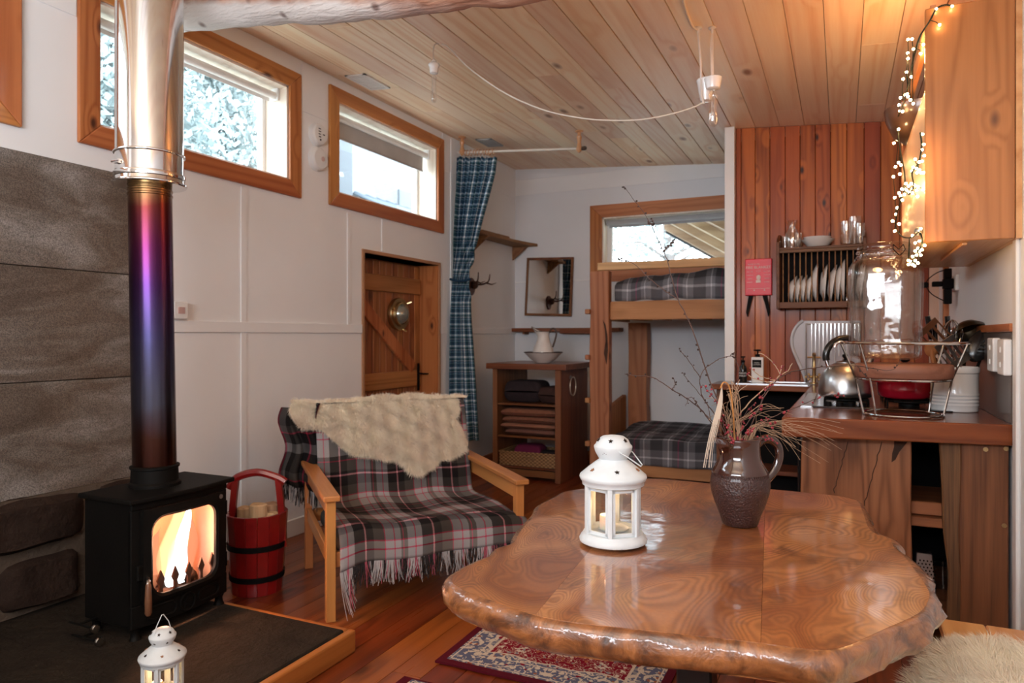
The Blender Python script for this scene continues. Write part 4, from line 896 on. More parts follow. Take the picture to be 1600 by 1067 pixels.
# antler hook, shelves, mirror -------------------------------------------
ah = thing('antler_hook', 'small dark wooden plaque with antlers on the wall behind the curtain', 'hook', (XL, 5.97, 1.72))
M_ant = plain('dark_antler', (.07, .035, .025), .5, var=.3)
pl = [(5.97+.085*math.cos(t)*(1 if math.sin(t) > 0 else .8), 1.775+.085*math.sin(t)) for t in [2*PI*i/24 for i in range(24)]]
MB().prism(pl, (0, .02), lambda a, b, c: (XL+c, a, b)).build('plaque', plain('plaque_wood', (.11, .045, .03), .5, var=.2), ah, bevel=.004)
MB().sphere((XL+.045, 5.97, 1.79), .04, sc=(1, .8, 1)).build('skull', M_ant, ah, smooth=True)
for sy in (-1, 1):
    P = smooth_path([(XL+.04, 5.97+sy*.02, 1.80), (XL+.09, 5.97+sy*.07, 1.80), (XL+.14, 5.97+sy*.11, 1.83), (XL+.15, 5.97+sy*.12, 1.90)], 5); m = MB().tube(P, [.012-.0005*i for i in range(len(P))], 8)
    m.build('antler', M_ant, ah, smooth=True)
    MB().tube([P[8], P[8]+Vector((.05, sy*.02, -.015)), P[8]+Vector((.10, sy*.02, 0))], [.009, .006, .002], 8).build('antler_tine', M_ant, ah, smooth=True)
def live(y0, y1, f, z0, z1, seed, ax='Y', base=0, n=26):
    P = [(base, lerp(y0, y1, i/n)) for i in range(n+1)]+[(base+f(i/n)+.012*nz((i*.35, seed, 0)), lerp(y0, y1, i/n)) for i in reversed(range(n+1))]
    return MB().prism(P, (z0, z1), (lambda a, b, c: (a, b, c)) if ax == 'Y' else (lambda a, b, c: (b, a, c)))
sf = thing('corner_shelf', 'high live-edge wooden shelf in the corner above the mirror', 'shelf', (-3.1, 6.5, 2.25))
live(5.85, 7.0-.004, lambda t: .17+.10*t**3, 2.265, 2.295, 3, 'Y', XL+.001).build('board', M_shelf, sf, bevel=.005)
live(5.95, 6.5, lambda t: .12+.03*t, 2.296, 2.315, 9, 'Y', XL+.02).build('loose_board', M_shelf, sf, bevel=.004)
for y in (6.02, 6.93):
    MB().prism([(XL+.002, 2.264), (XL+.18, 2.264), (XL+.002, 2.12)], (y-.015, y+.015), lambda a, b, c: (a, c, b)).build('bracket', M_shelf, sf, bevel=.003)
sf = thing('narrow_shelf', 'narrow dark live-edge shelf on the back wall under the mirror', 'shelf', (-2.7, 6.9, 1.33))
live(XL+.015, -2.02, lambda t: -.13-.03*math.sin(t*7), 1.345, 1.385, 5, 'X', YB-.001).build('board', M_shelfx, sf, bevel=.005)
MB().box(-2.66, -2.20, YB-.16, YB-.12, 1.325, 1.375).build('front_batten', M_shelfx, sf, bevel=.004)
for x in (-3.1, -2.2): MB().box(x, x+.025, YB-.12, YB-.002, 1.32, 1.344).build('bracket', M_shelfx, sf)
mi = thing('mirror', 'rectangular wall mirror in a thin brown frame on the back wall', 'mirror', (-2.83, YB, 1.52))
c = Vector((-2.83, YB-.03, 1.826)); tl = -.035
for (dx, dz, sx, sz) in ((-.255, 0, .026, .61), (.255, 0, .026, .61), (0, .30, .536, .026), (0, -.30, .536, .026)):
    mm = Matrix.Translation(c) @ Matrix.Rotation(.03, 4, 'Y') @ Matrix.Rotation(tl, 4, 'X')
    MB().box(dx-sx/2, dx+sx/2, -.012, .014, dz-sz/2, dz+sz/2, mm).build('frame_bar', M_cabv, mi, bevel=.003)
MB().box(-.245, .245, -.002, .004, -.29, .29, mm).build('mirror_glass', plain('silvered_mirror', (.86, .86, .85), .01, 1, var=0), mi)
# ------------------------------------------------------------------ corner cabinet
cb = thing('open_cabinet', 'dark brown open-fronted wooden cabinet in the corner', 'cabinet', (-2.56, 6.12, 0))
x0, x1, y0, y1, H = -2.905, -2.235, 5.80, 6.50, 1.0
MB().box(x0, x0+.032, y0, y1, 0, H).build('side_panel', M_cabv, cb, bevel=.003)
MB().box(x1-.032, x1, y0, y1, 0, H).build('side_panel', M_cabv, cb, bevel=.003)
MB().box(x0, x0+.045, y0-.02, y0, 0, H).build('front_stile', M_cabv, cb, bevel=.003)
MB().box(x1-.055, x1, y0-.02, y0, 0, H).build('front_stile', M_cabv, cb, bevel=.003)
MB().box(x0-.055, x1+.06, y0-.05, y1+.01, H, H+.052).build('top', M_cabh, cb, bevel=.006, seg=2)
for k, z in enumerate((.10, .375, .67)): MB().box(x0+.033, x1-.033, y0+.01, y1-.001, z, z+.018).build('shelf', M_cabh, cb, bevel=.002)
MB().box(x0+.033, x1-.033, y0+.02, y0+.04, .03, .09).build('plinth', M_cabh, cb)
def folded(loc, sx, sy, sz, rz, mat, label, group, name='folded_blanket', cat='blanket', seed=0):
    def fn(u, v):
        a = 2*PI*u; e = .28; cx_ = math.copysign(abs(math.cos(a))**e, math.cos(a)); cz_ = math.copysign(abs(math.sin(a))**.7, math.sin(a))
        y = (v-.5)*sy*(1); en = (1-abs(2*v-1)**8)**.5 if abs(2*v-1) < 1 else 0
        return (cx_*sx/2*(.96+.04*en)+.006*nz((v*5, u*5, seed)), y, sz/2+cz_*sz/2*max(.05, en)+.005*nz((u*6, v*4, seed+2)))
    o = MB().grid(36, 16, fn, uvs=(1, 1)); o.uv = None
    o = o.build(name, mat, smooth=180); o.location = loc; o.rotation_euler = (0, 0, rz); return tag(o, label, cat, group)
M_bl = [plain('brown_blanket_%s' % n_, c_, .95, var=.15, sc=25, bump=.3, bsc=150) for n_, c_ in (('a', (.30, .125, .075)), ('b', (.25, .11, .07)), ('c', (.36, .17, .11)), ('d', (.22, .11, .085)), ('e', (.035, .025, .028)), ('f', (.06, .03, .025)))]
zz = .395
for k, (mt, h_, w) in enumerate([(M_bl[3], .055, .50), (M_bl[2], .050, .56), (M_bl[1], .062, .56), (M_bl[0], .072, .56)]):
    folded(((x0+x1)/2+.01*(-1)**k, y0+.24, zz), w, .42, h_, .02*k-.03, mt, ['thin dusty-brown folded blanket, bottom of the cabinet stack', 'thin tan folded blanket, second from the bottom of the cabinet stack', 'brown folded blanket, second from the top of the cabinet stack', 'thick reddish-brown folded blanket, topmost of the cabinet stack'][k], 'folded blankets in the cabinet', seed=k); zz += h_+.001
folded((x0+.23, y0+.26, .689), .36, .34, .20, .1, M_bl[4], 'bulky black fabric bundle on the top shelf of the cabinet', None, 'fabric_bundle', 'bundle', 7)
folded((x1-.14, y0+.22, .689), .20, .30, .15, -.2, M_bl[5], 'dark brown crumpled cloth on the top shelf of the cabinet, at the ring side', None, 'crumpled_cloth', 'cloth', 9)
bk = thing('wicker_basket', 'flat wicker basket on the bottom shelf of the cabinet', 'basket', ((x0+x1)/2, y0+.2, .119))
def wick():
    t = NT('woven_wicker'); oc = t.N('ShaderNodeTexCoord').outputs['Object']
    x, y, z = t.sep(oc); w = t.M('MULTIPLY', t.M('SINE', t.M('MULTIPLY', x, 150.)), t.M('SINE', t.M('MULTIPLY', z, 210.)))
    t.set(Base_Color=t.mix(t.M('MULTIPLY_ADD', w, .5, .5), (.16, .08, .03), (.46, .28, .13)), Roughness=.6); t.bump(w, .8, .004); return t.m
M_wick = wick(); bx0, bx1, by0, by1 = x0+.05, x1-.045, y0+.02, y0+.40
for b in ((bx0, bx1, by0, by0+.014), (bx0, bx1, by1-.014, by1), (bx0, bx0+.014, by0+.015, by1-.015), (bx1-.014, bx1, by0+.015, by1-.015)): MB().box(*b, .12, .235).build('woven_side', M_wick, bk, bevel=.003)
MB().box(bx0+.015, bx1-.015, by0+.015, by1-.015, .12, .13).build('base', M_wick, bk)
MB().tube([(bx0, by0, .24), (bx1, by0, .24), (bx1, by1, .24), (bx0, by1, .24), (bx0, by0, .24)], .010, 8).build('rim', M_wick, bk, smooth=True)
MB().tube([((bx0+bx1)/2+a, by0-.012, .19+.02*b) for a, b in ((-.06, 0), (-.05, 1), (.05, 1), (.06, 0))], .006, 8).build('handle', M_wick, bk, smooth=True)
folded(((bx0+bx1)/2-.05, by0+.17, .132), .26, .22, .17, .1, plain('plum_wool', (.16, .02, .07), .95), 'plum coloured woollen bundle in the wicker basket', None, 'woollen_bundle', 'wool', 12)
folded(((bx0+bx1)/2+.14, by0+.15, .132), .16, .2, .12, .3, M_bl[4], 'small black cloth in the wicker basket', None, 'small_cloth', 'cloth', 14)
rg = thing('towel_ring', 'pale metal ring hanging on the side of the dark cabinet', 'ring', (x1+.02, y0+.22, .75))
MB().lathe([(.018, 0), (.018, .006), (.008, .012), (.006, .03)], (x1+.001, y0+.22, .925), 16, 'X').build('mount', M_brush, rg, smooth=True)
MB().tube([(x1+.026, y0+.22+.075*math.sin(a), .845+.085*math.cos(a)) for a in [2*PI*i/32 for i in range(33)]], .0055, 8, cap=False).build('ring', plain('pale_ring', (.60, .52, .42), .3, .6), rg, smooth=True)
# jug and basin
jb = Vector((-2.50, 6.02, H+.053))
o = MB().lathe([(.07, 0), (.075, .006), (.12, .035), (.155, .075), (.175, .092), (.178, .096), (.172, .094), (.15, .078), (.115, .042), (.07, .014), (.001, .012)], (0, 0, 0), 44).build('wash_basin', M_enamel, smooth=60)
o.location = jb; tag(o, 'cream enamel wash basin with a dark rim on the corner cabinet', 'basin'); WM[o.name] = Matrix.Translation(jb)
MB().lathe([(.172, .092), (.180, .094), (.182, .098), (.178, .101), (.172, .098)], (0, 0, 0), 44, cap=False).build('rim', M_dkbrown, o, world=False, smooth=True)
jg = thing('enamel_jug', 'cream enamel water jug with a thin dark handle standing in the basin', 'jug', tuple(jb+Vector((0, 0, .0155))))
def jugf(u, v):
    z, r_ = pat2(u); a = 2*PI*v; rr_ = r_; sp = max(0, math.cos(a-PI))**5*max(0, (u-.78)/.22)
    return (rr_*math.cos(a)-sp*.055, rr_*math.sin(a), z+sp*.045)
JP = [(0, .070), (.006, .078), (.04, .092), (.085, .096), (.13, .085), (.18, .062), (.225, .052), (.255, .056), (.272, .064)]
def pat2(u): i = u*(len(JP)-1); k = min(int(i), len(JP)-2); f_ = i-k; return lerp(JP[k][0], JP[k+1][0], f_), lerp(JP[k][1], JP[k+1][1], f_)
m = MB().grid(40, 40, jugf); m.uv = None; m.f.append(tuple(range(0, 40))); m.build('body', M_enamel, jg, world=False, smooth=60, thick=.003)
m = MB().tube(smooth_path([(.058, 0, .265), (.085, 0, .298), (.115, 0, .295), (.13, 0, .255), (.115, 0, .19), (.093, 0, .13)], 5), .006, 8, flat=1.4); m.build('handle', M_dkbrown, jg, world=False, smooth=True)
m = MB().tube([Vector(jugf(1, k/40))*1.0+Vector((0, 0, .001)) for k in range(41)], .003, 6, cap=False); m.build('rim', M_dkbrown, jg, world=False, smooth=True)
# ------------------------------------------------------------------ bunk bed
bb = thing('bunk_bed', 'rustic timber bunk bed with peg ladder rungs against the back wall', 'bunk bed', (-1.1, 6.4, 0))
YF = 5.92; px0, px1 = W(923, 500, Y=YF).x, W(953, 500, Y=YF).x
m = MB(); r = random.Random(4)
def slabpost(x0, x1, y0, y1, z0, z1, w=.012, seed=0, n=16):
    m = MB(); 
    def f(z, e): return e*w*nz((z*2.2, seed, e))
    pts = []
    for i in range(n+1):
        z = lerp(z0, z1, i/n); a = w*nz((z*2.3, seed, 1)); b = w*nz((z*2.1, seed, 5)); pts.append([(x0+a, y0, z), (x1+b, y0, z), (x1+b, y1, z), (x0+a, y1, z)])
    m.v = [p for q in pts for p in q]; m.f = [(0, 1, 2, 3), tuple(4*n+k for k in (3, 2, 1, 0))]+[(4*i+k, 4*i+(k+1) % 4, 4*i+4+(k+1) % 4, 4*i+4+k) for i in range(n) for k in range(4)]
    return m
slabpost(px0, px1, YF-.03, YF+.06, 0, 1.868, .012, 1).build('post', M_bunk, bb, bevel=.006)
MB().prism([(px1-.045, 1.15), (px1-.03, 1.25), (px1-.035, 1.35), (px1-.055, 1.44), (px1-.03, 1.40), (px1-.012, 1.30), (px1-.008, 1.18), (px1-.02, 1.05)], (YF-.0325, YF-.029), lambda a, b, c: (a, c, b)).build('bark_inclusion', M_bark, bb)
bp0, bp1 = W(984, 560, Y=6.86).x, W(1013, 560, Y=6.86).x
slabpost(bp0, bp1, 6.80, 6.95, 0, 1.43, .012, 3).build('post', M_bunk, bb, bevel=.006)
slabpost(-.12, .0, YF-.03, YF+.06, 0, 1.868, .012, 6).build('post', M_bunk, bb, bevel=.006)
slabpost(-.12, .0, 6.84, 6.95, 0, 1.868, .012, 7).build('post', M_bunk, bb, bevel=.006)
def rail(x0, x1, y0, y1, z0, z1, seed, w=.015, n=14, top=True):
    m = MB(); P = [(lerp(x0, x1, i/n), z0+(w*.3*nz((i*.5, seed, 0)))) for i in range(n+1)]+[(lerp(x0, x1, i/n), z1+w*nz((i*.4, seed, 3))) for i in reversed(range(n+1))]
    return m.prism(P, (y0, y1), lambda a, b, c: (a, c, b))
rail(px1+.001, -.12, YF, YF+.045, 1.44, 1.60, 1).build('side_rail', M_bunkh, bb, bevel=.005)
rail(px1-.11, .0, YF-.02, YF+.04, 1.872, 1.94, 2, .01).build('guard_rail', wood('pale_guard_rail', (.40, .20, .09), (.66, .40, .20), 'X', rings=5, rough=.55, knots=.7), bb, bevel=.006)
rail(bp1, -.12, 6.90, 6.94, 1.62, 1.85, 3).build('back_rail', M_bunkh, bb, bevel=.005)
rail(px1+.001, -.12, YF, YF+.045, .10, .30, 4).build('side_rail', M_bunkh, bb, bevel=.005)
rail(bp1, -.12, 6.90, 6.94, .15, .34, 5).build('back_rail', M_bunkh, bb, bevel=.005)
m = MB().prism([(YF+.062, .34), (6.80, .34), (6.80, .72), (YF+.062, .60)], (px0+.03, px0+.07), lambda a, b, c: (c, a, b)); m.build('end_board', M_bunk, bb, bevel=.004)
m = MB().prism([(YF+.062, 1.44), (6.95, 1.44), (6.95, 1.60), (YF+.062, 1.60)], (px0+.03, px0+.07), lambda a, b, c: (c, a, b)); m.build('end_board', M_bunk, bb, bevel=.004)
for k in range(9):
    x = lerp(px1+.05, -.25, k/8)
    MB().box(x, x+.09, YF+.05, 6.88, 1.45, 1.47).build('slat', M_bunkh, bb)
    MB().box(x, x+.09, YF+.05, 6.88, .20, .22).build('slat', M_bunkh, bb)
for v in (487, 558, 625, 692):
    p = W(923, v, Y=YF); MB().box(px0-.035, px0+.01, YF-.06, YF+.02, p.z-.022, p.z+.022).build('ladder_rung', M_bunk, bb, bevel=.006)
M_mat = plain('mattress_ticking', (.42, .40, .38), .9)
for k, (z0, z1) in enumerate(((.225, .40), (1.475, 1.64))):
    o = MB().box(px1+.03, -.14, YF+.055, 6.87, z0, z1).build('mattress', M_mat, bevel=.03, seg=3, smooth=True)
    rebase(tag(o, ['plain mattress of the lower bunk under the plaid blanket', 'plain mattress of the upper bunk under the plaid blanket'][k], 'mattress'))
def bed_low(u, v):
    x = lerp(px1+.02, -.16, u); s_ = v*1.18
    if s_ < .22: y = YF-.012-.012*math.sin(u*22)*(1-s_/.22)-.01*nz((u*8, 0, 1)); z = .20+s_+.015*nz((u*3, 1, 1))
    else: y = YF+(s_-.22)*.95; z = .43-.02*math.exp(-(s_-.22)*30)
    z += .018*nz((x*4, y*5, 2))*(1 if s_ > .22 else .2)+.05*max(0, (y-6.2))
    return (x, min(y, 6.86), z)
o = MB().grid(90, 50, bed_low, uvs=(4.4, 2.6)).build('blanket', M_blanket, smooth=180, thick=.012); tag(o, 'grey plaid blanket spread over the lower bunk', 'blanket', 'plaid blankets on the bunks'); rebase(o)
def bed_top(u, v):
    x = lerp(px1+.03, -.16, u); s_ = v*1.1
    if s_ < .10: y = YF+.052; z = 1.60+s_*1.2
    else: y = YF+.052+(s_-.10)*.85; z = 1.735-.03*math.exp(-(s_-.1)*25)
    b = .06*math.exp(-((x+1.35)/.22)**2)+.07*math.exp(-((x+.95)/.18)**2)+.05
    z += b*max(0, 1-abs(s_-.22)/.25)+.03*nz((x*6, y*6, 4)); y -= .02*nz((x*9, s_*9, 1))
    return (x, min(y, 6.86), z)
o = MB().grid(100, 50, bed_top, uvs=(4.6, 2.6)).build('blanket', M_blanket, smooth=180, thick=.012); tag(o, 'rumpled grey plaid blanket on the upper bunk', 'blanket', 'plaid blankets on the bunks'); rebase(o)
def rb_(u, v): 
    a = 2*PI*v; x = lerp(-1.18, -.74, u); r_ = .055*(math.sin(PI*min(.98, max(.02, u))))**.4; return (x, YF+.12+r_*1.2*math.cos(a)+.02*nz((u*7, v*5, 0)), 1.70+r_*1.3*math.sin(a)+.02*nz((u*8, v*6, 3)))
m = MB().grid(24, 20, rb_); m.uv = None; o = m.build('crumpled_cloth', plain('rust_brown_cloth', (.24, .09, .05), .9, var=.25, sc=30, bump=.4, bsc=80), smooth=180); rebase(tag(o, 'rust brown crumpled cloth on the edge of the upper bunk', 'cloth'))
# ------------------------------------------------------------------ table
TP = [(702, 905), (722, 888), (765, 868), (778, 856), (800, 848), (812, 828), (835, 803), (843, 789), (868, 776), (885, 767), (925, 761), (965, 752), (1010, 747), (1060, 750), (1110, 755), (1205, 764), (1290, 772), (1338, 781), (1350, 800), (1362, 828), (1392, 842), (1400, 855), (1418, 872), (1432, 890), (1448, 912), (1456, 932), (1440, 958), (1385, 984), (1325, 1010), (1272, 1016), (1150, 1001), (1000, 985), (900, 974), (835, 962), (765, 938), (722, 922)]
ZT = .752
tw = [W(u, v, Z=ZT) for u, v in TP]; nT = len(tw); out = []
for i in range(nT):
    a, b, c, d = tw[i-1], tw[i], tw[(i+1) % nT], tw[(i+2) % nT]
    for k in range(6):
        t = k/6; out.append(.5*((2*b)+(c-a)*t+(2*a-5*b+4*c-d)*t*t+(3*b-a-3*c+d)*t**3))
cen = sum(out, Vector())/len(out); nO = len(out); nrm = []
for i in range(nO):
    t_ = out[(i+1) % nO]-out[i-1]; n_ = Vector((t_.y, -t_.x, 0)).normalized()
    if n_.dot(out[i]-cen) < 0: n_ = -n_
    nrm.append(n_)
tb = thing('dining_table', 'glossy live-edge burr wood table on a black pedestal', 'table', (cen.x, cen.y, 0))
def clip(P, a, b, sgn):
    n_ = Vector((b.y-a.y, -(b.x-a.x), 0))*sgn; o = []
    for i in range(len(P)):
        p, q = P[i], P[(i+1) % len(P)]; dp, dq = (p-a).dot(n_), (q-a).dot(n_)
        if dp >= 0: o.append(p)
        if dp*dq < 0: o.append(p+(q-p)*(dp/(dp-dq)))
    return o
s1a, s1b = W(835, 962, Z=ZT), W(909, 874, Z=ZT); s2a, s2b = W(1189, 994, Z=ZT), W(1194, 835, Z=ZT)
ins = [p-n_*.004 for p, n_ in zip(out, nrm)]
E_ = .0008
for nm, P in (('a', clip(ins, s1a, s1b, -1)), ('b', clip(clip(ins, s1a, s1b, 1), s2a, s2b, -1)), ('c', clip(ins, s2a, s2b, 1))):
    if nm == 'b' : pass
    c = sum(P, Vector())/len(P); P = [p+(c-p).normalized()*E_ for p in P]
    MB().prism([(p.x, p.y) for p in P], (ZT-.066, ZT)).build('tabletop_plank', M_table, tb)
pf = [(-.006, -.0008), (.003, -.0015), (.010, -.006), (.016, -.016), (.019, -.028), (.018, -.042), (.010, -.056), (-.004, -.066), (-.04, -.070)]
m = MB(); 
for k, (o_, z) in enumerate(pf):
    for i in range(nO):
        p = out[i]; f_ = min(1, k/4.)
        rough = (.5+1.5*max(0, min(1, (p.x+.15)*4))*(1 if p.y < 2.45 else .3)+(.9 if p.x < -.7 and 1.5 < p.y < 1.75 else 0))
        q = p+nrm[i]*(o_+f_*rough*(.012*nz((p.x*9, p.y*9, z*30+3))+.006*nz((p.x*28, p.y*28, z*60)))); m.v.append((q.x, q.y, ZT+z+(f_*rough*.004*nz((p.x*20, p.y*20, 5)) if k > 0 else 0)))
m.f = [(a*nO+i, a*nO+(i+1) % nO, (a+1)*nO+(i+1) % nO, (a+1)*nO+i) for a in range(len(pf)-1) for i in range(nO)]
m.f.append(tuple(range((len(pf)-1)*nO, len(pf)*nO)))
m.build('live_edge', M_tedge, tb, smooth=75)
M_pow = plain('black_powder_coat', (.010, .010, .011), .35)
MB().box(-.41, -.315, 1.93, 2.03, .012, ZT-.075).build('pedestal', M_pow, tb, bevel=.006)
MB().box(-.56, -.16, 1.70, 2.26, 0, .012).build('foot_plate', M_pow, tb, bevel=.003)
MB().box(-.50, -.22, 1.65, 2.31, ZT-.082, ZT-.070).build('top_bracket', M_pow, tb)
# brown jug -----------------------------------------------------------------
JC = Vector((-.268, 2.135, ZT+.001))
J = thing('brown_jug', 'brown stoneware jug with a glossy neck and textured belly on the table', 'jug', tuple(JC))
def saltg():
    t = NT('salt_glaze_brown'); oc = t.N('ShaderNodeTexCoord').outputs['Object']; n_ = t.noise(oc, 150, 3, .6); v_ = t.N('ShaderNodeTexVoronoi', i={'Vector': oc, 'Scale': 190.}).outputs[0]
    t.set(Base_Color=t.mix(n_, (.020, .007, .006), (.062, .024, .02)), Roughness=.4, Coat_Weight=.25); t.bump(t.M('ADD', n_, v_), .7, .003); return t.m
M_salt = saltg(); M_glz = plain('treacle_glaze', (.040, .010, .005), .12, coat=1, var=.4, sc=14)
lo = [(.001, .002), (.046, .0), (.050, .004), (.058, .03), (.072, .065), (.081, .095), (.084, .115), (.082, .135), (.077, .150)]
hi = [(.0775, .150), (.077, .156), (.070, .170), (.060, .188), (.0565, .205), (.0555, .225), (.0575, .240), (.060, .247), (.060, .252), (.056, .252), (.053, .24), (.052, .20), (.055, .18)]
m = MB().lathe(lo, (0, 0, 0), 56, cap=False); m.build('belly', M_salt, J, world=False, smooth=80)
spd = math.radians(200)
m = MB().lathe(hi, (0, 0, 0), 56, cap=False)
for i, p in enumerate(m.v):
    a = math.atan2(p[1], p[0]); f_ = max(0, math.cos(a-spd))**8*max(0, (p[2]-.20)/.05); m.v[i] = (p[0]+math.cos(spd)*.018*f_, p[1]+math.sin(spd)*.018*f_, p[2]+.004*f_)
m.build('neck', M_glz, J, world=False, smooth=80)
m = MB()
for k in range(70):
    a = 2*PI*k/70; m.obox((.0785*math.cos(a), .0785*math.sin(a), .147), .003, .0045, .008, a, .5)
m.build('ridge_band', M_salt, J, world=False, kind='stuff')
hdv = Vector((math.cos(.62), math.sin(.62), 0))
m = MB().tube(smooth_path([hdv*.055+Vector((0, 0, .232)), hdv*.075+Vector((0, 0, .245)), hdv*.10+Vector((0, 0, .243)), hdv*.122+Vector((0, 0, .220)), hdv*.124+Vector((0, 0, .185)), hdv*.108+Vector((0, 0, .15)), hdv*.088+Vector((0, 0, .128)), hdv*.078+Vector((0, 0, .112))], 6), .0095, 10, flat=1.35)
m.build('handle', M_glz, J, world=False, smooth=True)
# twigs, berries and grasses in the jug -----------------------------------------
M_twig = plain('dark_twig_bark', (.10, .06, .05), .7, var=.3, sc=40); M_twp = plain('pale_dry_stem', (.42, .28, .18), .7, var=.2, sc=40); M_berry = plain('dried_red_berry', (.26, .012, .025), .45, var=.4, sc=60)
M_gold = plain('golden_stem', (.55, .25, .08), .6); M_bud = plain('dark_bud', (.05, .03, .025), .6)
def px(L_): return [W(u, v, T=t) for u, v, t in L_]
def twig(name, label, cat, mains, mat, r0, r1, group=None, buds=None, bmat=None, br=.0025, nb=0, seed=0, side=0, sl=.02):
    r = random.Random(seed); root = Vector((JC.x, JC.y, ZT+.06))
    t = thing(name, label, cat, tuple(root), group=group); bm = MB(); first = True
    for L_ in mains:
        P = px(L_); P = ([root+Vector((0, 0, .02)), Vector((JC.x, JC.y, ZT+.2)).lerp(P[0], .5)] if first else [])+P
        P = smooth_path(P, 6); n_ = len(P); P = [p+Vector((r.uniform(-1, 1), r.uniform(-1, 1), r.uniform(-1, 1)))*.0012 for p in P]
        MB().tube(P, [lerp(r0 if first else r0*.6, r1, i/n_) for i in range(n_)], 6).build('stem' if first else 'side_shoot', mat, t, smooth=True)
        if nb:
            for k in range(nb if first else nb//2):
                i = r.randrange(n_//4 if first else 1, n_); d = Vector((r.uniform(-1, 1), r.uniform(-1, 1), r.uniform(-1, 1))).normalized()
                c = P[i]+d*(r0+br*.8)
                if side: c = P[i]+d*sl*r.random(); bm.tube([P[i], c], .0006, 3)
                bm.sphere(c, br*r.uniform(.7, 1.2), 6, 5)
        if first: first = False
    if bm.v: bm.build(buds, bmat, t, smooth=True, kind='stuff')
    return t
G = 'birch twigs in the brown jug'
twig('birch_twig', 'longest bare twig, rising from the jug across the bunk window', 'twig', [[(1150, 690, 2.1), (1132, 650, 2.11), (1108, 592, 2.12), (1092, 545, 2.12), (1078, 505, 2.13), (1060, 468, 2.14), (1050, 435, 2.15), (1040, 400, 2.16), (1022, 362, 2.18), (1008, 335, 2.2), (990, 312, 2.2), (975, 291, 2.2)], [(1033, 396, 2.16), (1045, 385, 2.15), (1053, 376, 2.14)], [(1060, 468, 2.14), (1040, 455, 2.15), (1015, 435, 2.16), (990, 412, 2.18), (966, 403, 2.2)], [(1012, 345, 2.19), (1022, 352, 2.18), (1018, 340, 2.18)]], M_twig, .0026, .0007, G, 'buds', M_bud, .0030, 26, 1)
twig('birch_twig', 'bare twig arching low towards the bunk post', 'twig', [[(1130, 690, 2.08), (1112, 662, 2.07), (1090, 635, 2.05), (1050, 608, 2.02), (1020, 590, 2.0), (985, 586, 1.98), (976, 584, 1.98)], [(1050, 608, 2.02), (1055, 600, 2.03), (1052, 590, 2.03)]], M_twig, .0024, .0008, G, 'buds', M_bud, .0026, 12, 2)
twig('birch_twig', 'twig forking in front of the white post', 'twig', [[(1140, 690, 2.15), (1118, 650, 2.16), (1098, 620, 2.17), (1094, 590, 2.17), (1105, 573, 2.17), (1126, 560, 2.17), (1145, 557, 2.17), (1152, 567, 2.17), (1158, 583, 2.17)], [(1145, 557, 2.17), (1147, 550, 2.17)], [(1094, 590, 2.17), (1075, 562, 2.17), (1062, 547, 2.17)]], M_twig, .0024, .0008, G, 'buds', M_bud, .0026, 12, 3)
twig('birch_twig', 'short bare twig leaning over the lower bunk', 'twig', [[(1135, 690, 2.05), (1115, 660, 2.04), (1095, 640, 2.03), (1080, 620, 2.02), (1071, 634, 2.02)], [(1110, 655, 2.04), (1104, 630, 2.04), (1080, 600, 2.03), (1066, 582, 2.03)]], M_twig, .002, .0008, G, 'buds', M_bud, .0024, 10, 4)
twig('birch_twig', 'long thin twig reaching right past the kettle and the wooden board', 'twig', [[(1165, 690, 2.15), (1180, 650, 2.16), (1200, 610, 2.18), (1225, 586, 2.2), (1250, 578, 2.24), (1290, 573, 2.3), (1340, 572, 2.36), (1385, 579, 2.42), (1400, 574, 2.44), (1408, 560, 2.45)], [(1340, 572, 2.36), (1350, 585, 2.37), (1354, 591, 2.37)]], M_twig, .0024, .0008, G, 'buds', M_bud, .0026, 14, 5)
twig('birch_twig', 'pale forked twig in front of the soap bottles', 'twig', [[(1160, 690, 2.12), (1150, 660, 2.12), (1175, 625, 2.13), (1210, 594, 2.14), (1222, 585, 2.14), (1232, 578, 2.14), (1238, 567, 2.14)], [(1210, 594, 2.14), (1190, 588, 2.13), (1175, 577, 2.13)], [(1219, 586, 2.14), (1221, 570, 2.14)], [(1219, 586, 2.14), (1212, 572, 2.14), (1195, 555, 2.13), (1185, 552, 2.13)], [(1205, 598, 2.14), (1180, 592, 2.13), (1168, 585, 2.13)]], M_twp, .0024, .0012, G, 'buds', M_berry, .0035, 8, 6)
GB = 'berry sprigs in the brown jug'
for k, L_ in enumerate([[(1140, 692, 2.1), (1132, 670, 2.1), (1128, 650, 2.1), (1118, 625, 2.1), (1105, 610, 2.1), (1098, 600, 2.1)], [(1150, 692, 2.05), (1160, 672, 2.05), (1172, 655, 2.05), (1186, 636, 2.05), (1192, 618, 2.05), (1203, 602, 2.05)], [(1160, 692, 2.1), (1185, 665, 2.12), (1215, 648, 2.14), (1245, 636, 2.16), (1270, 625, 2.2), (1295, 617, 2.24), (1320, 620, 2.28)],
        [(1155, 692, 2.0), (1168, 676, 2.0), (1180, 668, 2.0), (1196, 660, 2.0), (1212, 664, 2.0)], [(1145, 692, 2.0), (1140, 675, 2.0), (1134, 660, 2.0), (1122, 652, 2.0)], [(1165, 692, 2.05), (1185, 684, 2.04), (1200, 686, 2.03), (1218, 692, 2.02)], [(1150, 690, 2.15), (1156, 670, 2.15), (1165, 645, 2.15), (1180, 630, 2.15)]]):
    twig('berry_sprig', ['sprig of dried red berries leaning left out of the jug', 'sprig of red berries rising before the black cupboard gap', 'long red berry sprig reaching towards the hob', 'dense cluster of red berries at the middle of the jug mouth', 'short berry sprig at the left side of the jug mouth', 'low berry sprig hanging over the jug handle', 'berry sprig at the back of the jug'][k], 'berries', [L_], M_twig, .0018, .0008, GB, 'berries', M_berry, .0036, 20, 20+k, 1, .014)
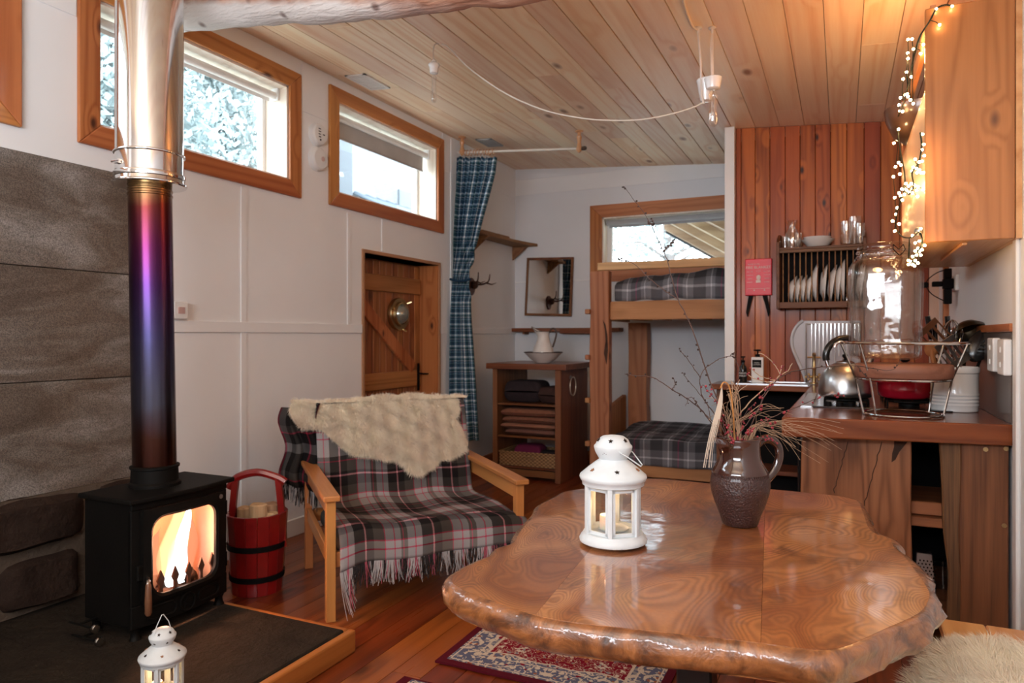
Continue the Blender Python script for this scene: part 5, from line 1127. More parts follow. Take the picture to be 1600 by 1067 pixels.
def wisps(name, label, n, ctr, ends, mat, r, seed, tdep=2.08, rad=.0006):
    rn = random.Random(seed); m = MB()
    for i in range(n):
        e = ends(rn); d = tdep+rn.uniform(-.08, .12); P = [Vector((JC.x, JC.y, ZT+.12)), W(ctr[0]+rn.uniform(-8, 8), ctr[1], T=tdep)]
        for k in range(1, 4): P.append(W(lerp(ctr[0], e[0], k/3)+rn.uniform(-6, 6), lerp(ctr[1], e[1], (k/3)**.8)+rn.uniform(-4, 4)-14*math.sin(k/3*PI), T=lerp(tdep, d, k/3)))
        m.tube(smooth_path(P, 5), rad*rn.uniform(.8, 1.4), 4)
    return rebase(tag(m.build(name, mat, smooth=True, kind='stuff'), label, 'dried grass'))
wisps('dried_grass', 'pale straw-like grass sweeping right towards the worktop', 30, (1175, 672), lambda r: (r.uniform(1200, 1330), r.uniform(655, 705) if r.random() < .8 else r.uniform(700, 730)), M_twp, 1, 3, rad=.00042)
wisps('dried_grass', 'fine upright dried stems in the middle of the jug', 20, (1145, 672), lambda r: (r.uniform(1100, 1240), r.uniform(610, 660)), M_twp, 1, 4, rad=.00045)
wisps('dried_grass', 'looping pale tendrils above the jug mouth', 12, (1150, 670), lambda r: (r.uniform(1125, 1165), r.uniform(595, 620)), M_twp, 1, 9, rad=.0009)
t = thing('drooping_grass_plume', 'long pale dry plume hanging over the left side of the jug', 'dried grass', (JC.x, JC.y, ZT+.06))
MB().tube(smooth_path([Vector((JC.x, JC.y, ZT+.08))]+px([(1148, 690, 2.05), (1146, 650, 2.0), (1142, 615, 1.99), (1137, 600, 1.98), (1130, 598, 1.97), (1126, 606, 1.96)]), 6), .0022, 6).build('stem', M_gold, t, smooth=True)
rn = random.Random(8); m = MB()
for i in range(70):
    e = rn.uniform(640, 745); o = rn.uniform(-1, 1)
    P = px([(1128, 602, 1.965), (1126+o*3, 625, 1.96), (1120+o*5, 655, 1.955), (1112+o*6, 690, 1.95), (1106+o*9, 740, 1.945)]); q = int(2+(e-640)/40)
    P = smooth_path(P, 4); m.tube(P[:max(5, int(len(P)*(e-600)/145))], .0006, 4)
m.build('plume', plain('pale_plume', (.62, .52, .42), .8), t, kind='stuff')
# ------------------------------------------------------------------ rugs
def rugmat():
    t = NT('persian_rug_pile'); uv = t.N('ShaderNodeTexCoord').outputs['UV']; x, y, _ = t.sep(uv)   # uv in metres from the rug centre
    ax, ay = t.M('ABSOLUTE', x), t.M('ABSOLUTE', y)
    HX, HYY = .445, .675
    ed = t.M('MINIMUM', t.M('SUBTRACT', HX, ax), t.M('SUBTRACT', HYY, ay))
    wob = t.N('ShaderNodeTexNoise', i={'Vector': t.comb(ax, ay, 0), 'Scale': 26., 'Detail': 2.}).outputs[1]
    c2 = t.N('ShaderNodeVectorMath', operation='MULTIPLY_ADD', i={0: wob, 1: (.03, .03, 0), 2: t.comb(ax, ay, 0)}).outputs[0]
    v1 = t.N('ShaderNodeTexVoronoi', i={'Vector': c2, 'Scale': 13.5, 'Randomness': .75}); d1 = v1.outputs[0]
    pet = t.M('SINE', t.M('MULTIPLY', t.noise(c2, 40, 2), 30.))
    fl = t.M('LESS_THAN', t.M('ADD', d1, t.M('MULTIPLY', pet, .10)), .30); flc = t.M('LESS_THAN', d1, .10)
    n2 = t.noise(c2, 30, 2, .5, 1.5); vine = t.M('COMPARE', n2, .5, .018)
    v3 = t.N('ShaderNodeTexVoronoi', i={'Vector': c2, 'Scale': 34.}); small = t.M('LESS_THAN', v3.outputs[0], .27)
    RDK = (.19, .006, .018); CRM = (.55, .46, .36); BLU = (.10, .11, .17); GRY = (.25, .24, .24)
    pick = t.ramp(t.sep(v3.outputs[1])[0], [(0, CRM), (.35, BLU), (.6, GRY), (.8, (.30, .10, .05))], 'CONSTANT')
    f = t.mix(small, RDK, pick); f = t.mix(vine, f, CRM); f = t.mix(fl, f, t.mix(t.M('GREATER_THAN', pet, .1), CRM, GRY)); f = t.mix(flc, f, (.20, .02, .03))
    b = t.mix(t.M('GREATER_THAN', n2, .52), BLU, CRM); b = t.mix(t.M('LESS_THAN', v3.outputs[0], .33), b, pick); b = t.mix(t.M('LESS_THAN', d1, .16), b, RDK)
    med = t.M('ADD', ed, t.M('MULTIPLY', t.M('SINE', t.M('MULTIPLY', ax, 24.)), .012))
    c = t.mix(t.M('GREATER_THAN', med, .165), b, f)
    line = t.M('MAXIMUM', t.M('COMPARE', ed, .048, .003), t.M('MAXIMUM', t.M('COMPARE', ed, .128, .003), t.M('COMPARE', med, .165, .004)))
    c = t.mix(line, c, CRM); c = t.mix(t.M('LESS_THAN', ed, .035), c, (.085, .006, .014))
    t.set(Base_Color=t.mix(.25, c, t.mix(t.noise(uv, 500, 2), (.1, .1, .1), (.9, .9, .9)), 'OVERLAY'), Roughness=.95, Specular_IOR_Level=.1); t.bump(t.noise(uv, 400, 2), .5, .003); return t.m
M_rug = rugmat()
def rug(x0, x1, y0, y1, label):
    m = MB(); cx_, cy_ = (x0+x1)/2, (y0+y1)/2; m.grid(20, 30, lambda u, v: (lerp(x0, x1, u), lerp(y0, y1, v), .0085+.0015*nz((u*5, v*6, 0))))
    for k in m.uv: p = m.v[k]; m.uv[k] = (p[0]-cx_, p[1]-cy_)
    o = m.build('patterned_rug', M_rug, thick=.008); return rebase(tag(o, label, 'rug'))
rug(-1.462, -.575, 2.40, 3.75, 'red and cream Persian-patterned rug between the table and the armchair')
q = W(632, 1061, Z=0); rug(q.x, q.x+.9, q.y-1.3, q.y, 'second red rug with only its corner showing at the bottom edge')
# ------------------------------------------------------------------ bench and sheepskin
bn = thing('bench', 'pine bench along the white wall at the end of the table', 'bench', (.44, 1.3, 0))
for k in range(3): MB().box(.265+k*.118, .265+k*.118+.116, -.3, 2.47, .415, .45).build('seat_board', M_bench, bn, bevel=.004)
for y in (-.2, 1.1, 2.3): MB().box(.29, .60, y, y+.035, 0, .414).build('support_board', M_bench, bn, bevel=.003)
m = MB().grid(26, 60, lambda u, v: (lerp(interp([(0, .11), (.8, .11), (.92, .17), (1, .27)], v), .615, u)+.02*nz((v*7, 0, 1))*(1-u), lerp(.5, 2.30, v)+.05*nz((u*4, 7, 0)), .462-.09*max(0, (.26-lerp(interp([(0, .11), (.8, .11), (.92, .17), (1, .27)], v), .615, u))/.15)+.022*math.sin(PI*min(1, u*1.05))+.018*nz((u*5, v*14, 2))-.05*max(0, .06-u)*6-.02*(max(0, v-.97)/.03)))
m.uv = None
o = m.build('sheepskin', M_furb, smooth=180); rebase(tag(o, 'pale sheepskin spread along the pine bench', 'sheepskin'))
tr_ = tris_of(m); a, b, c = [Vector(q) for q in tr_[0]]
if (b-a).cross(c-a).z < 0: tr_ = [(a, c, b) for a, b, c in tr_]
add_fleece(o, tr_, M_furb, 42000, .034, .0016, (-.25, .1, -.15), 9, .7)
# ------------------------------------------------------------------ worktop and its supports
wt = thing('worktop', 'thick varnished wooden worktop along the right wall', 'worktop', (.2, 4.3, .865))
m = MB().prism([(-.235, 3.245), (.612, 3.35), (.612, 5.765), (-.19, 5.765), (-.205, 5.0)], (.866, .95)); m.build('top_board', M_counter, wt, bevel=.006, seg=2)
w2 = thing('back_worktop', 'narrow varnished worktop under the dish rack with an inset sink', 'worktop', (-.5, 5.5, .88))
MB().box(-.87, -.19, 5.285, 5.69, .91, .95).build('top_board', M_counter, w2, bevel=.004)
MB().box(-.75, -.19, 5.69, 5.765, .91, .95).build('top_board', M_counter, w2, bevel=.004)
sk_ = thing('sink', 'steel inset sink with a drainer on the back worktop', 'sink', (-.45, 5.5, .95))
m = MB()
for b in ((-.70, -.215, 5.34, 5.37), (-.70, -.215, 5.64, 5.67), (-.70, -.67, 5.37, 5.64), (-.245, -.215, 5.37, 5.64), (-.52, -.50, 5.37, 5.64)): m.box(b[0], b[1], b[2], b[3], .951, .957)
m.build('rim', M_brush, sk_, kind='stuff'); MB().box(-.67, -.245, 5.37, 5.64, .9508, .953).build('basin_floor', M_brush, sk_)
def slab_panel(name, label, xs0, xs1, z0, z1, y0, y1, mat, seed, par=None, w0=.015, w1=.0):
    n = 22; L_ = [(xs0(z)+w0*nz((z*3, seed, 0)), z) for z in [lerp(z0, z1, i/n) for i in range(n+1)]]; R_ = [(xs1(z)+w1*nz((z*3, seed, 5)), z) for z in [lerp(z1, z0, i/n) for i in range(n+1)]]
    return MB().prism(L_+R_, (y0, y1), lambda a, b, c: (a, c, b))
A = lambda u, v: W(u, v, Y=3.42)
p1 = thing('live_edge_panel', 'pinkish live-edge plank standing upright under the worktop with a dark knot hole', 'panel', (.05, 3.44, 0))
x0t, x1t = A(1256, 690).x, A(1423, 690).x
slab_panel('', '', lambda z: x0t-.035*((.86-z)/.86)*1.6, lambda z: x1t+.0*z+.012*(.86-z), 0, .864, 3.42, 3.465, M_slab1, 2, w1=.004).build('plank', M_slab1, p1, bevel=.005)
k0 = [A(u, v) for u, v in ((1397, 687), (1420, 687), (1414, 695), (1405, 706), (1399, 718), (1393, 722), (1394, 708), (1397, 698))]
MB().prism([(p.x, p.z) for p in k0], (3.4165, 3.4195), lambda a, b, c: (a, c, b)).build('knot_hole', M_bark, p1)
for cx_ in ((1325, 690, 1302, 770), (1378, 690, 1350, 790)):
    a, b = A(cx_[0], cx_[1]), A(cx_[2], cx_[3]); P = [a.lerp(b, i/14)+Vector((.008*nz((i*.9, cx_[0], 0)), -.0015, 0)) for i in range(15)]
    MB().tube(P, [.0016+.0012*abs(nz((i, 3, 0))) for i in range(15)], 6).build('crack', M_bark, p1)
p2 = thing('oak_panel', 'brown oak slab with a bark edge standing under the wall end of the worktop', 'panel', (.52, 3.42, 0))
B_ = lambda u, v: W(u, v, Y=3.40)
xa = B_(1500, 700).x
slab_panel('', '', lambda z: interp([(0, B_(1500, 900).x), (.86, xa)], z)-.0, lambda z: .606, 0, .864, 3.40, 3.445, M_slab2, 4, w0=.012).build('plank', M_slab2, p2, bevel=.004)
slab_panel('', '', lambda z: interp([(0, B_(1478, 960).x), (.35, B_(1482, 860).x), (.86, B_(1466, 700).x)], z), lambda z: interp([(0, B_(1500, 900).x), (.86, xa)], z)+.006, 0, .864, 3.404, 3.44, M_bark, 4, w0=.016, w1=.012).build('bark_edge', wood('bark_edged_oak', (.035, .016, .009), (.25, .11, .045), 'Z', rings=8, rough=.6, knots=.3, fib=.7), p2, bevel=.006)
for u, v in ((1540, 702), (1572, 701), (1569, 821)): p = B_(u, v); MB().lathe([(.009, -.004), (.009, -.001), (.004, -.0025), (.001, -.001)], (p.x, 3.40, p.z), 14, 'Y').build('screw', M_brass, p2)
uc = thing('under_worktop_shelving', 'dark wooden shelves in the gap between the two upright planks', 'shelves', (.3, 3.8, 0))
for z in (.08, .485): MB().box(.05, .60, 3.47, 4.2, z, z+.04).build('shelf', wood('reddish_shelf', (.18, .055, .022), (.36, .13, .055), 'X', rings=5, rough=.45, knots=.3) if z < .1 else bpy.data.materials['reddish_shelf'], uc, bevel=.003)
MB().box(.05, .60, 3.50, 3.53, .53, .585).build('front_batten', bpy.data.materials['reddish_shelf'], uc, bevel=.003)
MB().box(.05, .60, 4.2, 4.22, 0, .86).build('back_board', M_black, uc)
g0 = W(1433, 930, Y=3.56)
gr = thing('box_grater', 'steel box grater on the low shelf between the planks', 'grater', (.30, 3.56, .12))
m = MB(); gz0, gz1 = .121, .355; gx0, gx1 = .285, .355
m.v = [(gx0, 3.52, gz0), (gx1+.02, 3.52, gz0), (gx1+.02, 3.60, gz0), (gx0, 3.60, gz0), (gx0+.01, 3.535, gz1), (gx1, 3.535, gz1), (gx1, 3.585, gz1), (gx0+.01, 3.585, gz1)]; m.f = [(0, 1, 5, 4), (1, 2, 6, 5), (2, 3, 7, 6), (3, 0, 4, 7), (4, 5, 6, 7)]
m.build('body', M_brush, gr, bevel=.003)
m = MB()
for i in range(5):
    for j in range(14): m.sphere((gx0+.018+i*.014+(j % 2)*.006, 3.522+.001*j, gz0+.02+j*.014), .0045, 6, 4)
m.build('holes', M_black, gr, kind='stuff')
jr = MB().lathe([(.001, 0), (.04, 0), (.042, .01), (.042, .10), (.036, .115), (.034, .13), (.001, .13)], (0, 0, 0), 24).build('storage_jar', M_clear, smooth=True); jr.location = (.43, 3.85, .121); tag(jr, 'small glass jar in the dark shelf gap between the planks', 'jar')
fg = thing('fridge', 'small dark fridge with a pale side standing under the worktop', 'fridge', (.05, 3.8, 0))
MB().box(-.17, .03, 3.52, 4.18, 0, .83).build('body', plain('fridge_grey', (.34, .33, .33), .4), fg, bevel=.008)
MB().box(-.185, -.171, 3.50, 4.18, .03, .82).build('door', M_blackgl, fg, bevel=.006)
oc_ = thing('base_cupboard', 'dark open base cupboard under the back worktop', 'cupboard', (-.4, 5.6, 0))
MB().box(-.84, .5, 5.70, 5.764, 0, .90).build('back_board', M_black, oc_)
MB().box(-.84, -.80, 5.36, 5.69, 0, .905).build('side_panel', M_cabv, oc_, bevel=.003); MB().box(-.24, -.20, 5.36, 5.69, 0, .865).build('side_panel', M_cabv, oc_, bevel=.003)
MB().box(-.795, -.245, 5.38, 5.69, .30, .33).build('shelf', M_cabh, oc_, bevel=.003)
ov = thing('cooker', 'black gas cooker built in below the hob', 'cooker', (.2, 4.6, 0))
MB().box(-.15, .58, 4.25, 4.95, 0, .863).build('body', M_black, ov, bevel=.005)
MB().box(-.165, -.151, 4.28, 4.92, .1, .70).build('door', M_blackgl, ov, bevel=.004); MB().tube([(-.19, 4.32, .66), (-.19, 4.88, .66)], .010, 8).build('door_handle', M_brush, ov, smooth=True)
# hob
hb = thing('gas_hob', 'black gas hob with iron pan supports set in the worktop', 'hob', (.15, 4.1, .951))
MB().box(-.13, .46, 3.76, 4.62, .951, .957).build('tray', M_blackgl, hb, bevel=.002)
MB().box(-.185, -.135, 3.76, 4.62, .951, .956).build('steel_edge', M_brush, hb)
for i, (bx, by) in enumerate(((.02, 3.97), (.30, 3.97), (.02, 4.40), (.30, 4.40))):
    MB().lathe([(.045, .958), (.045, .968), (.034, .972), (.034, .98), (.001, .982)], (bx, by, 0), 24).build('burner', M_iron, hb, smooth=True)
    ps = MB(); 
    for k in range(4): a = PI/4+k*PI/2; c_, s__ = math.cos(a), math.sin(a); ps.tube([(bx+.03*c_, by+.03*s__, .984), (bx+.14*c_, by+.14*s__, .984), (bx+.14*c_, by+.14*s__, .958)], .005, 6)
    ps.tube([(bx+.10*math.cos(t), by+.10*math.sin(t), .981) for t in [2*PI*q/20 for q in range(21)]], .0045, 6, cap=False)
    ps.build('pan_support', M_iron, hb, smooth=True, kind='stuff')
for k in range(4): MB().lathe([(.016, .957), (.016, .975), (.012, .978), (.001, .978)], (-.06+k*.05, 3.80, 0), 16).build('knob', M_black, hb, smooth=True)
# kettle
KC = Vector((.015, 3.985, .991))
kt = thing('kettle', 'brushed steel kettle with a black arched handle on the hob', 'kettle', tuple(KC))
MB().lathe([(.001, 0), (.118, 0), (.124, .006), (.126, .03), (.122, .075), (.108, .12), (.085, .15), (.055, .168), (.045, .172), (.045, .176), (.03, .182), (.001, .186)], (0, 0, 0), 48).build('body', M_brush, kt, world=False, smooth=60)
MB().lathe([(.001, .184), (.008, .186), (.006, .195), (.014, .205), (.012, .214), (.001, .218)], (0, 0, 0), 20).build('lid_knob', M_black, kt, world=False, smooth=True)
hd_ = -RT
P = smooth_path([hd_*.085+Vector((0, 0, .15)), hd_*.098+Vector((0, 0, .205)), hd_*.082+Vector((0, 0, .255)), hd_*.035+Vector((0, 0, .292)), -hd_*.02+Vector((0, 0, .298)), -hd_*.06+Vector((0, 0, .28))], 6)
MB().tube(P[4:26], .013, 10, flat=1.3).build('handle_grip', M_blackgl, kt, world=False, smooth=True)
MB().tube(P, .006, 8, flat=1.6).build('handle_frame', M_steel, kt, world=False, smooth=True)
MB().tube([-hd_*.085+Vector((0, 0, .12)), -hd_*.12+Vector((0, 0, .165)), -hd_*.135+Vector((0, 0, .20))], [.026, .018, .014], 12).build('spout', M_brush, kt, world=False, smooth=True)
# red pot
rp = thing('red_casserole', 'red enamel casserole behind the wooden board on the hob', 'pot', (.285, 4.02, .991))
M_redn = plain('red_enamel', (.52, .010, .03), .2, coat=.6, var=.05)
MB().lathe([(.001, 0), (.10, 0), (.118, .012), (.125, .05), (.126, .10), (.131, .104), (.126, .108)], (0, 0, 0), 44).build('body', M_redn, rp, world=False, smooth=60)
MB().lathe([(.131, .108), (.128, .115), (.09, .15), (.04, .166), (.001, .168)], (0, 0, 0), 44).build('lid', M_redn, rp, world=False, smooth=60)
MB().lathe([(.012, .167), (.010, .178), (.024, .188), (.022, .20), (.001, .204)], (0, 0, 0), 20).build('lid_knob', M_black, rp, world=False, smooth=True)
for sg in (-1, 1): MB().tube([RT*sg*.122+Vector((0, 0, .085))-FW*.035, RT*sg*.155+Vector((0, 0, .088))-FW*.02, RT*sg*.155+Vector((0, 0, .088))+FW*.02, RT*sg*.122+Vector((0, 0, .085))+FW*.035], .008, 8).build('handle', M_redn, rp, world=False, smooth=True)
# wire stand with wooden board and glass jar
SC = Vector((.245, 3.56, .951))
st_ = thing('wire_stand', 'tiered chrome wire stand on the front of the worktop', 'stand', tuple(SC))
def ringp(r, z, n=48, c=(0, 0)): return [(c[0]+r*math.cos(2*PI*i/n), c[1]+r*math.sin(2*PI*i/n), z) for i in range(n+1)]
for r_, z, th in ((.158, .005, .005), (.187, .160, .005), (.250, .318, .006)): MB().tube(ringp(r_, z), th, 8, cap=False).build('ring', M_steel, st_, world=False, smooth=True)
for k in range(4):
    a = YAW+(PI if k > 1 else 0)+(.35 if k % 2 else -.35); c_ = lambda r_, z: (r_*math.cos(a), r_*math.sin(a), z)
    MB().tube([c_(.158, .005), c_(.189, .160), c_(.250, .318)], .0045, 8).build('upright', M_steel, st_, world=False, smooth=True)
q = Vector((-.250*math.cos(.4), -.250*math.sin(.4), .318)); MB().tube([q, q+Vector((-.02, -.01, .006)), q+Vector((-.04, -.02, -.005)), q+Vector((-.045, -.022, -.02))], .007, 8).build('hooked_end', M_steel, st_, world=False, smooth=True)
bd_ = MB().lathe([(.001, 0), (.184, 0), (.190, .006), (.194, .03), (.191, .055), (.186, .06), (.001, .061)], (0, 0, 0), 40, sq=2.5).build('wooden_board', M_board, smooth=50); bd_.location = SC+Vector((0, 0, .166)); tag(bd_, 'thick dark rounded wooden board held in the chrome stand', 'board')
GJ = thing('glass_drinks_jar', 'large clear glass drinks jar with a wire clamp standing on the wooden board', 'jar', tuple(SC+Vector((-.07, .038, .242))))
pr = [(.001, .004), (.120, .004), (.140, .012), (.146, .03), (.147, .10), (.150, .25), (.153, .375), (.150, .41), (.130, .44), (.112, .45), (.106, .455), (.106, .47)]
MB().lathe(pr, (0, 0, 0), 64, sq=3.2, a0=.3, cap=False).build('body', M_jarg, GJ, world=False, smooth=70)
MB().lathe([(r_*.94, z+.006) for r_, z in pr], (0, 0, 0), 64, sq=3.2, a0=.3, cap=False).build('inner_wall', M_clear, GJ, world=False, smooth=70)
for z in (.465, .485): MB().tube(ringp(.112, z), .006, 8, cap=False).build('glass_ring', M_clear, GJ, world=False, smooth=True)
MB().lathe([(.106, .489), (.112, .493), (.112, .510), (.100, .523), (.05, .529), (.001, .53)], (0, 0, 0), 48).build('lid', M_jarg, GJ, world=False, smooth=60)
fw_ = -FW
for sg in (-1, 1): MB().tube([fw_*.113+RT*.022*sg+Vector((0, 0, .507)), fw_*.122+RT*.026*sg+Vector((0, 0, .485)), fw_*.126+RT*.012*sg+Vector((0, 0, .467)), fw_*.124+Vector((0, 0, .458))], .0018, 6).build('wire_clamp', M_iron, GJ, world=False, smooth=True)
MB().tube([fw_*.113+RT*.022*-1+Vector((0, 0, .507)), fw_*.118+Vector((0, 0, .485)), fw_*.113+RT*.022+Vector((0, 0, .507))], .0018, 6).build('wire_clamp', M_iron, GJ, world=False, smooth=True)
ep = [(-.118-.0+.028*math.cos(2*PI*i/24), .028*math.sin(2*PI*i/24)) for i in range(25)]
MB().tube([(-.152+.004*math.sin(i), a+.118-.02, .27+b) for i, (a, b) in enumerate(ep)], .004, 6).build('embossed_rosette', M_jarg, GJ, world=False, smooth=True)
# utensil crock
UC = Vector((.478, 3.87, .951))
cr_ = thing('utensil_crock', 'white ribbed utensil crock by the splashback', 'crock', tuple(UC))
pf_ = [(.001, 0), (.092, 0), (.096, .004)]+[(.096+.0035*(k % 2), .022+.008*k) for k in range(8)]+[(.0965, .09), (.0975, .175), (.102, .18), (.103, .20), (.100, .206), (.095, .206), (.092, .19), (.090, .02), (.001, .02)]
MB().lathe(pf_, (0, 0, 0), 56, cap=False).build('body', M_china, cr_, world=False, smooth=35)
M_spat = plain('dark_stained_wood_utensil', (.13, .05, .022), .5, var=.2); M_sp2 = plain('orange_wood_utensil', (.40, .16, .06), .5, var=.2)
GU = 'utensils in the white crock'
def hdl(m, a, b, r0=.006, r1=.007): return m.tube([a, b], [r0, r1], 8)
def utensil(name, label, mats, hp, tip, head, flat=None):
    base = UC+Vector((hp[0], hp[1], .03)); t = thing(name, label, 'utensil', tuple(base), group=GU); top = W(*tip[:2], T=tip[2]); return t, base, top
def blade(t, a, b, wid, th, mat, slots=0, name='blade', nrm=None):
    d = (b-a); ln_ = d.length; d.normalize(); sd = RT-d*RT.dot(d); sd.normalize(); nn_ = d.cross(sd); M_ = Matrix((( *sd, 0), (*d, 0), (*nn_, 0), (0, 0, 0, 1))).transposed(); M_ = Matrix.Translation(a) @ M_
    m = MB(); w0 = wid*.7
    if slots == 0: m.prism([(-w0/2, 0), (w0/2, 0), (wid/2, ln_*.3), (wid/2, ln_), (-wid/2, ln_), (-wid/2, ln_*.3)], (0, th), lambda x, y, z: tuple(M_ @ Vector((x, y, z))))
    else:
        for y0_, y1_ in ((0, .25), (.82, 1)): m.box(-wid/2, wid/2, y0_*ln_, y1_*ln_, 0, th, M_)
        for k in range(slots+1): c_ = lerp(-wid/2, wid/2, (k+.0)/(slots)); m.box(max(-wid/2, c_-.006), min(wid/2, c_+.006), .25*ln_, .82*ln_, 0, th, M_)
    return m.build(name, mat, t, kind='stuff' if slots else None)
t, a, b = utensil('slotted_spatula', 'dark slotted spatula leaning left in the white crock', None, (-.03, 0), (1462, 560, 3.45), None); hdl(MB(), a, b).build('handle', M_spat, t, smooth=True); blade(t, W(1482, 545, T=3.40), W(1448, 508, T=3.38), .105, .006, M_spat, 3)
t, a, b = utensil('fish_slice', 'steel slotted fish slice leaning towards the glass jar', None, (.02, -.03), (1500, 565, 3.32), None); hdl(MB(), a, b).build('handle', M_brush, t, smooth=True); blade(t, W(1503, 570, T=3.27), W(1474, 532, T=3.22), .095, .003, M_brush, 4)
t, a, b = utensil('wooden_spoon', 'orange wooden spoon with its handle down in the crock', None, (-.05, .02), (1455, 545, 3.40), None); hdl(MB(), a, b, .007, .012).build('handle', M_sp2, t, smooth=True); MB().sphere(b, .03, 14, 8, (1, .4, 1.3)).build('bowl', M_sp2, t, smooth=True)
t, a, b = utensil('whisk', 'steel balloon whisk standing upright in the crock', None, (0, .03), (1488, 560, 3.45), None); hdl(MB(), a, b).build('handle', M_brush, t, smooth=True)
for k in range(7):
    an = PI*k/7; sd = Vector((math.cos(an), math.sin(an), 0)); h_ = .19
    MB().tube(smooth_path([b, b+sd*.036+Vector((0, 0, h_*.45)), b+sd*.042+Vector((0, 0, h_*.75)), b+Vector((0, 0, h_)), b-sd*.042+Vector((0, 0, h_*.75)), b-sd*.036+Vector((0, 0, h_*.45)), b], 4), .0016, 5).build('wire_loop', M_steel, t, smooth=True)
t, a, b = utensil('ladle', 'large dark metal ladle with its bowl above the crock', None, (.03, .03), (1510, 530, 3.45), None); hdl(MB(), a, b).build('handle', M_black, t, smooth=True); m = MB().lathe([(.001, -.05), (.04, -.042), (.062, -.018), (.066, 0), (.062, -.002), (.04, -.036), (.001, -.044)], (0, 0, 0), 32); mx = Matrix.Translation(W(1516, 522, T=3.42)) @ Matrix.Rotation(2.5, 4, RT) @ Matrix.Scale(1.22, 4); m.v = [tuple(mx @ Vector(p)) for p in m.v]; m.build('bowl', plain('bronzed_metal', (.10, .07, .04), .3, .9), t, smooth=True)
t, a, b = utensil('pasta_server', 'black pasta server with prongs leaning to the splashback', None, (.04, 0), (1532, 560, 3.36), None); hdl(MB(), a, b).build('handle', M_black, t, smooth=True); m = MB().sphere((0, 0, 0), .052, 18, 10, (1, .35, 1.65)); mx = Matrix.Translation(W(1531, 540, T=3.34)) @ Matrix.Rotation(.5, 4, FW); m.v = [tuple(mx @ Vector(p)) for p in m.v]; m.build('head', M_blackgl, t, smooth=True)
for k in range(6): p = W(1527+k*3.2, 551-k*6, T=3.31); MB().tube([p, p-FW*.03+RT*.012], [.004, .002], 6).build('prong', M_blackgl, t, smooth=True)
for i, (u, v, uu, vv) in enumerate(((1449, 494, 1454, 530), (1459, 499, 1462, 535), (1480, 494, 1483, 535))):
    t, a, b = utensil('kitchen_tool', ['black riveted tool handle sticking up at the left of the crock', 'shorter black riveted tool handle at the left of the crock', 'tall black riveted tool handle behind the whisk'][i], None, (-.03+.02*i, .04), (uu, vv, 3.5), None)
    hdl(MB(), a, b, .004, .005).build('shank', M_brush, t, smooth=True); c_ = W(u, v, T=3.5); MB().tube([b, b.lerp(c_, .5), c_], [.016, .019, .021], 10, flat=.6).build('handle', M_blackgl, t, smooth=True)
    MB().sphere(c_-FW*.012, .0035, 8, 6).build('rivet', M_steel, t)
# sockets on the splashback
for i, (u, v) in enumerate(((1556, 554), (1573, 558))):
    p = W(u, v, X=XR-.02); s_ = thing('socket', ['white double wall socket nearer the crock', 'white wall switch beside the socket, at the panel edge'][i], 'socket', (XR-.012, p.y, p.z-.07))
    MB().box(XR-.042, XR-.0125, p.y-.062, p.y+.062, p.z-.072, p.z+.072).build('face_plate', M_plastic, s_, bevel=.006, seg=2)
    for dz in (-.03, .03): MB().box(XR-.046, XR-.042, p.y-.012, p.y+.012, p.z+dz-.012, p.z+dz+.012).build('rocker', M_plastic, s_, bevel=.002)
# multi plug adaptor
p = W(1496, 443, X=XR); s_ = thing('socket', 'white wall socket crowded with black plugs under the cupboard', 'socket', (XR, p.y, p.z-.08))
MB().box(XR-.02, XR-.0005, p.y-.08, p.y+.08, p.z-.045, p.z+.05).build('face_plate', M_plastic, s_, bevel=.004)
ad = thing('plug_adaptor', 'black plugs and adaptor in the wall socket under the cupboard', 'plug', (XR-.05, p.y, p.z-.08))
for b in ((XR-.075, XR-.021, p.y-.03, p.y+.03, p.z-.03, p.z+.03), (XR-.13, XR-.076, p.y-.02, p.y+.02, p.z-.015, p.z+.015), (XR-.07, XR-.03, p.y-.025, p.y+.025, p.z+.031, p.z+.09), (XR-.07, XR-.03, p.y-.025, p.y+.025, p.z-.12, p.z-.031), (XR-.20, XR-.15, p.y-.018, p.y+.018, p.z-.02, p.z+.012)): MB().box(*b).build('plug', M_black, ad, bevel=.004)
MB().tube(smooth_path([(XR-.05, p.y, p.z+.085), (XR-.10, p.y, p.z+.07), (XR-.15, p.y, p.z+.03), (XR-.16, p.y, p.z-.01), (XR-.13, p.y, p.z-.06), (XR-.07, p.y, p.z-.10)], 5), .003, 6).build('cable', M_black, ad, smooth=True)
# dish drainer, tap, bottles ----------------------------------------------------
YD = 5.66
dt = thing('wavy_splash_tray', 'pale tray with a wavy outline standing against the red boards', 'tray', (-.05, YD+.03, .951))
OW = [(1260, 597), (1254, 580), (1246, 562), (1239, 545), (1237, 532), (1240, 518), (1247, 507), (1255, 501), (1345, 501), (1345, 597)]
P = [W(u, v, Y=YD+.03) for u, v in OW]; P = [(p.x, p.z) for p in P]; P[0] = (P[0][0], .953); P[-1] = (P[-1][0], .953)
MB().prism(P, (YD+.03, YD+.036), lambda a, b, c: (a, c, b)).build('panel', plain('frosted_lilac_plastic', (.42, .37, .38), .3, coat=.3), dt, bevel=.002)
PB = P[:-1]; MB().tube([(x, YD+.025, z) for x, z in smooth_path([Vector((a, b, 0)) for a, b in PB[:8]], 3) and [(q.x, q.y) for q in smooth_path([Vector((a, b, 0)) for a, b in PB[:8]], 3)]], .012, 8).build('rounded_edge', plain('pale_grey_plastic', (.60, .60, .62), .3, coat=.4), dt, smooth=True)
dr_ = thing('wire_dish_drainer', 'chrome wire dish drainer standing in front of the wavy tray', 'drainer', (-.02, YD-.05, .951))
x0, x1 = W(1259, 550, Y=YD-.03).x, .12; z0, z1 = .957, W(1259, 506, Y=YD-.03).z
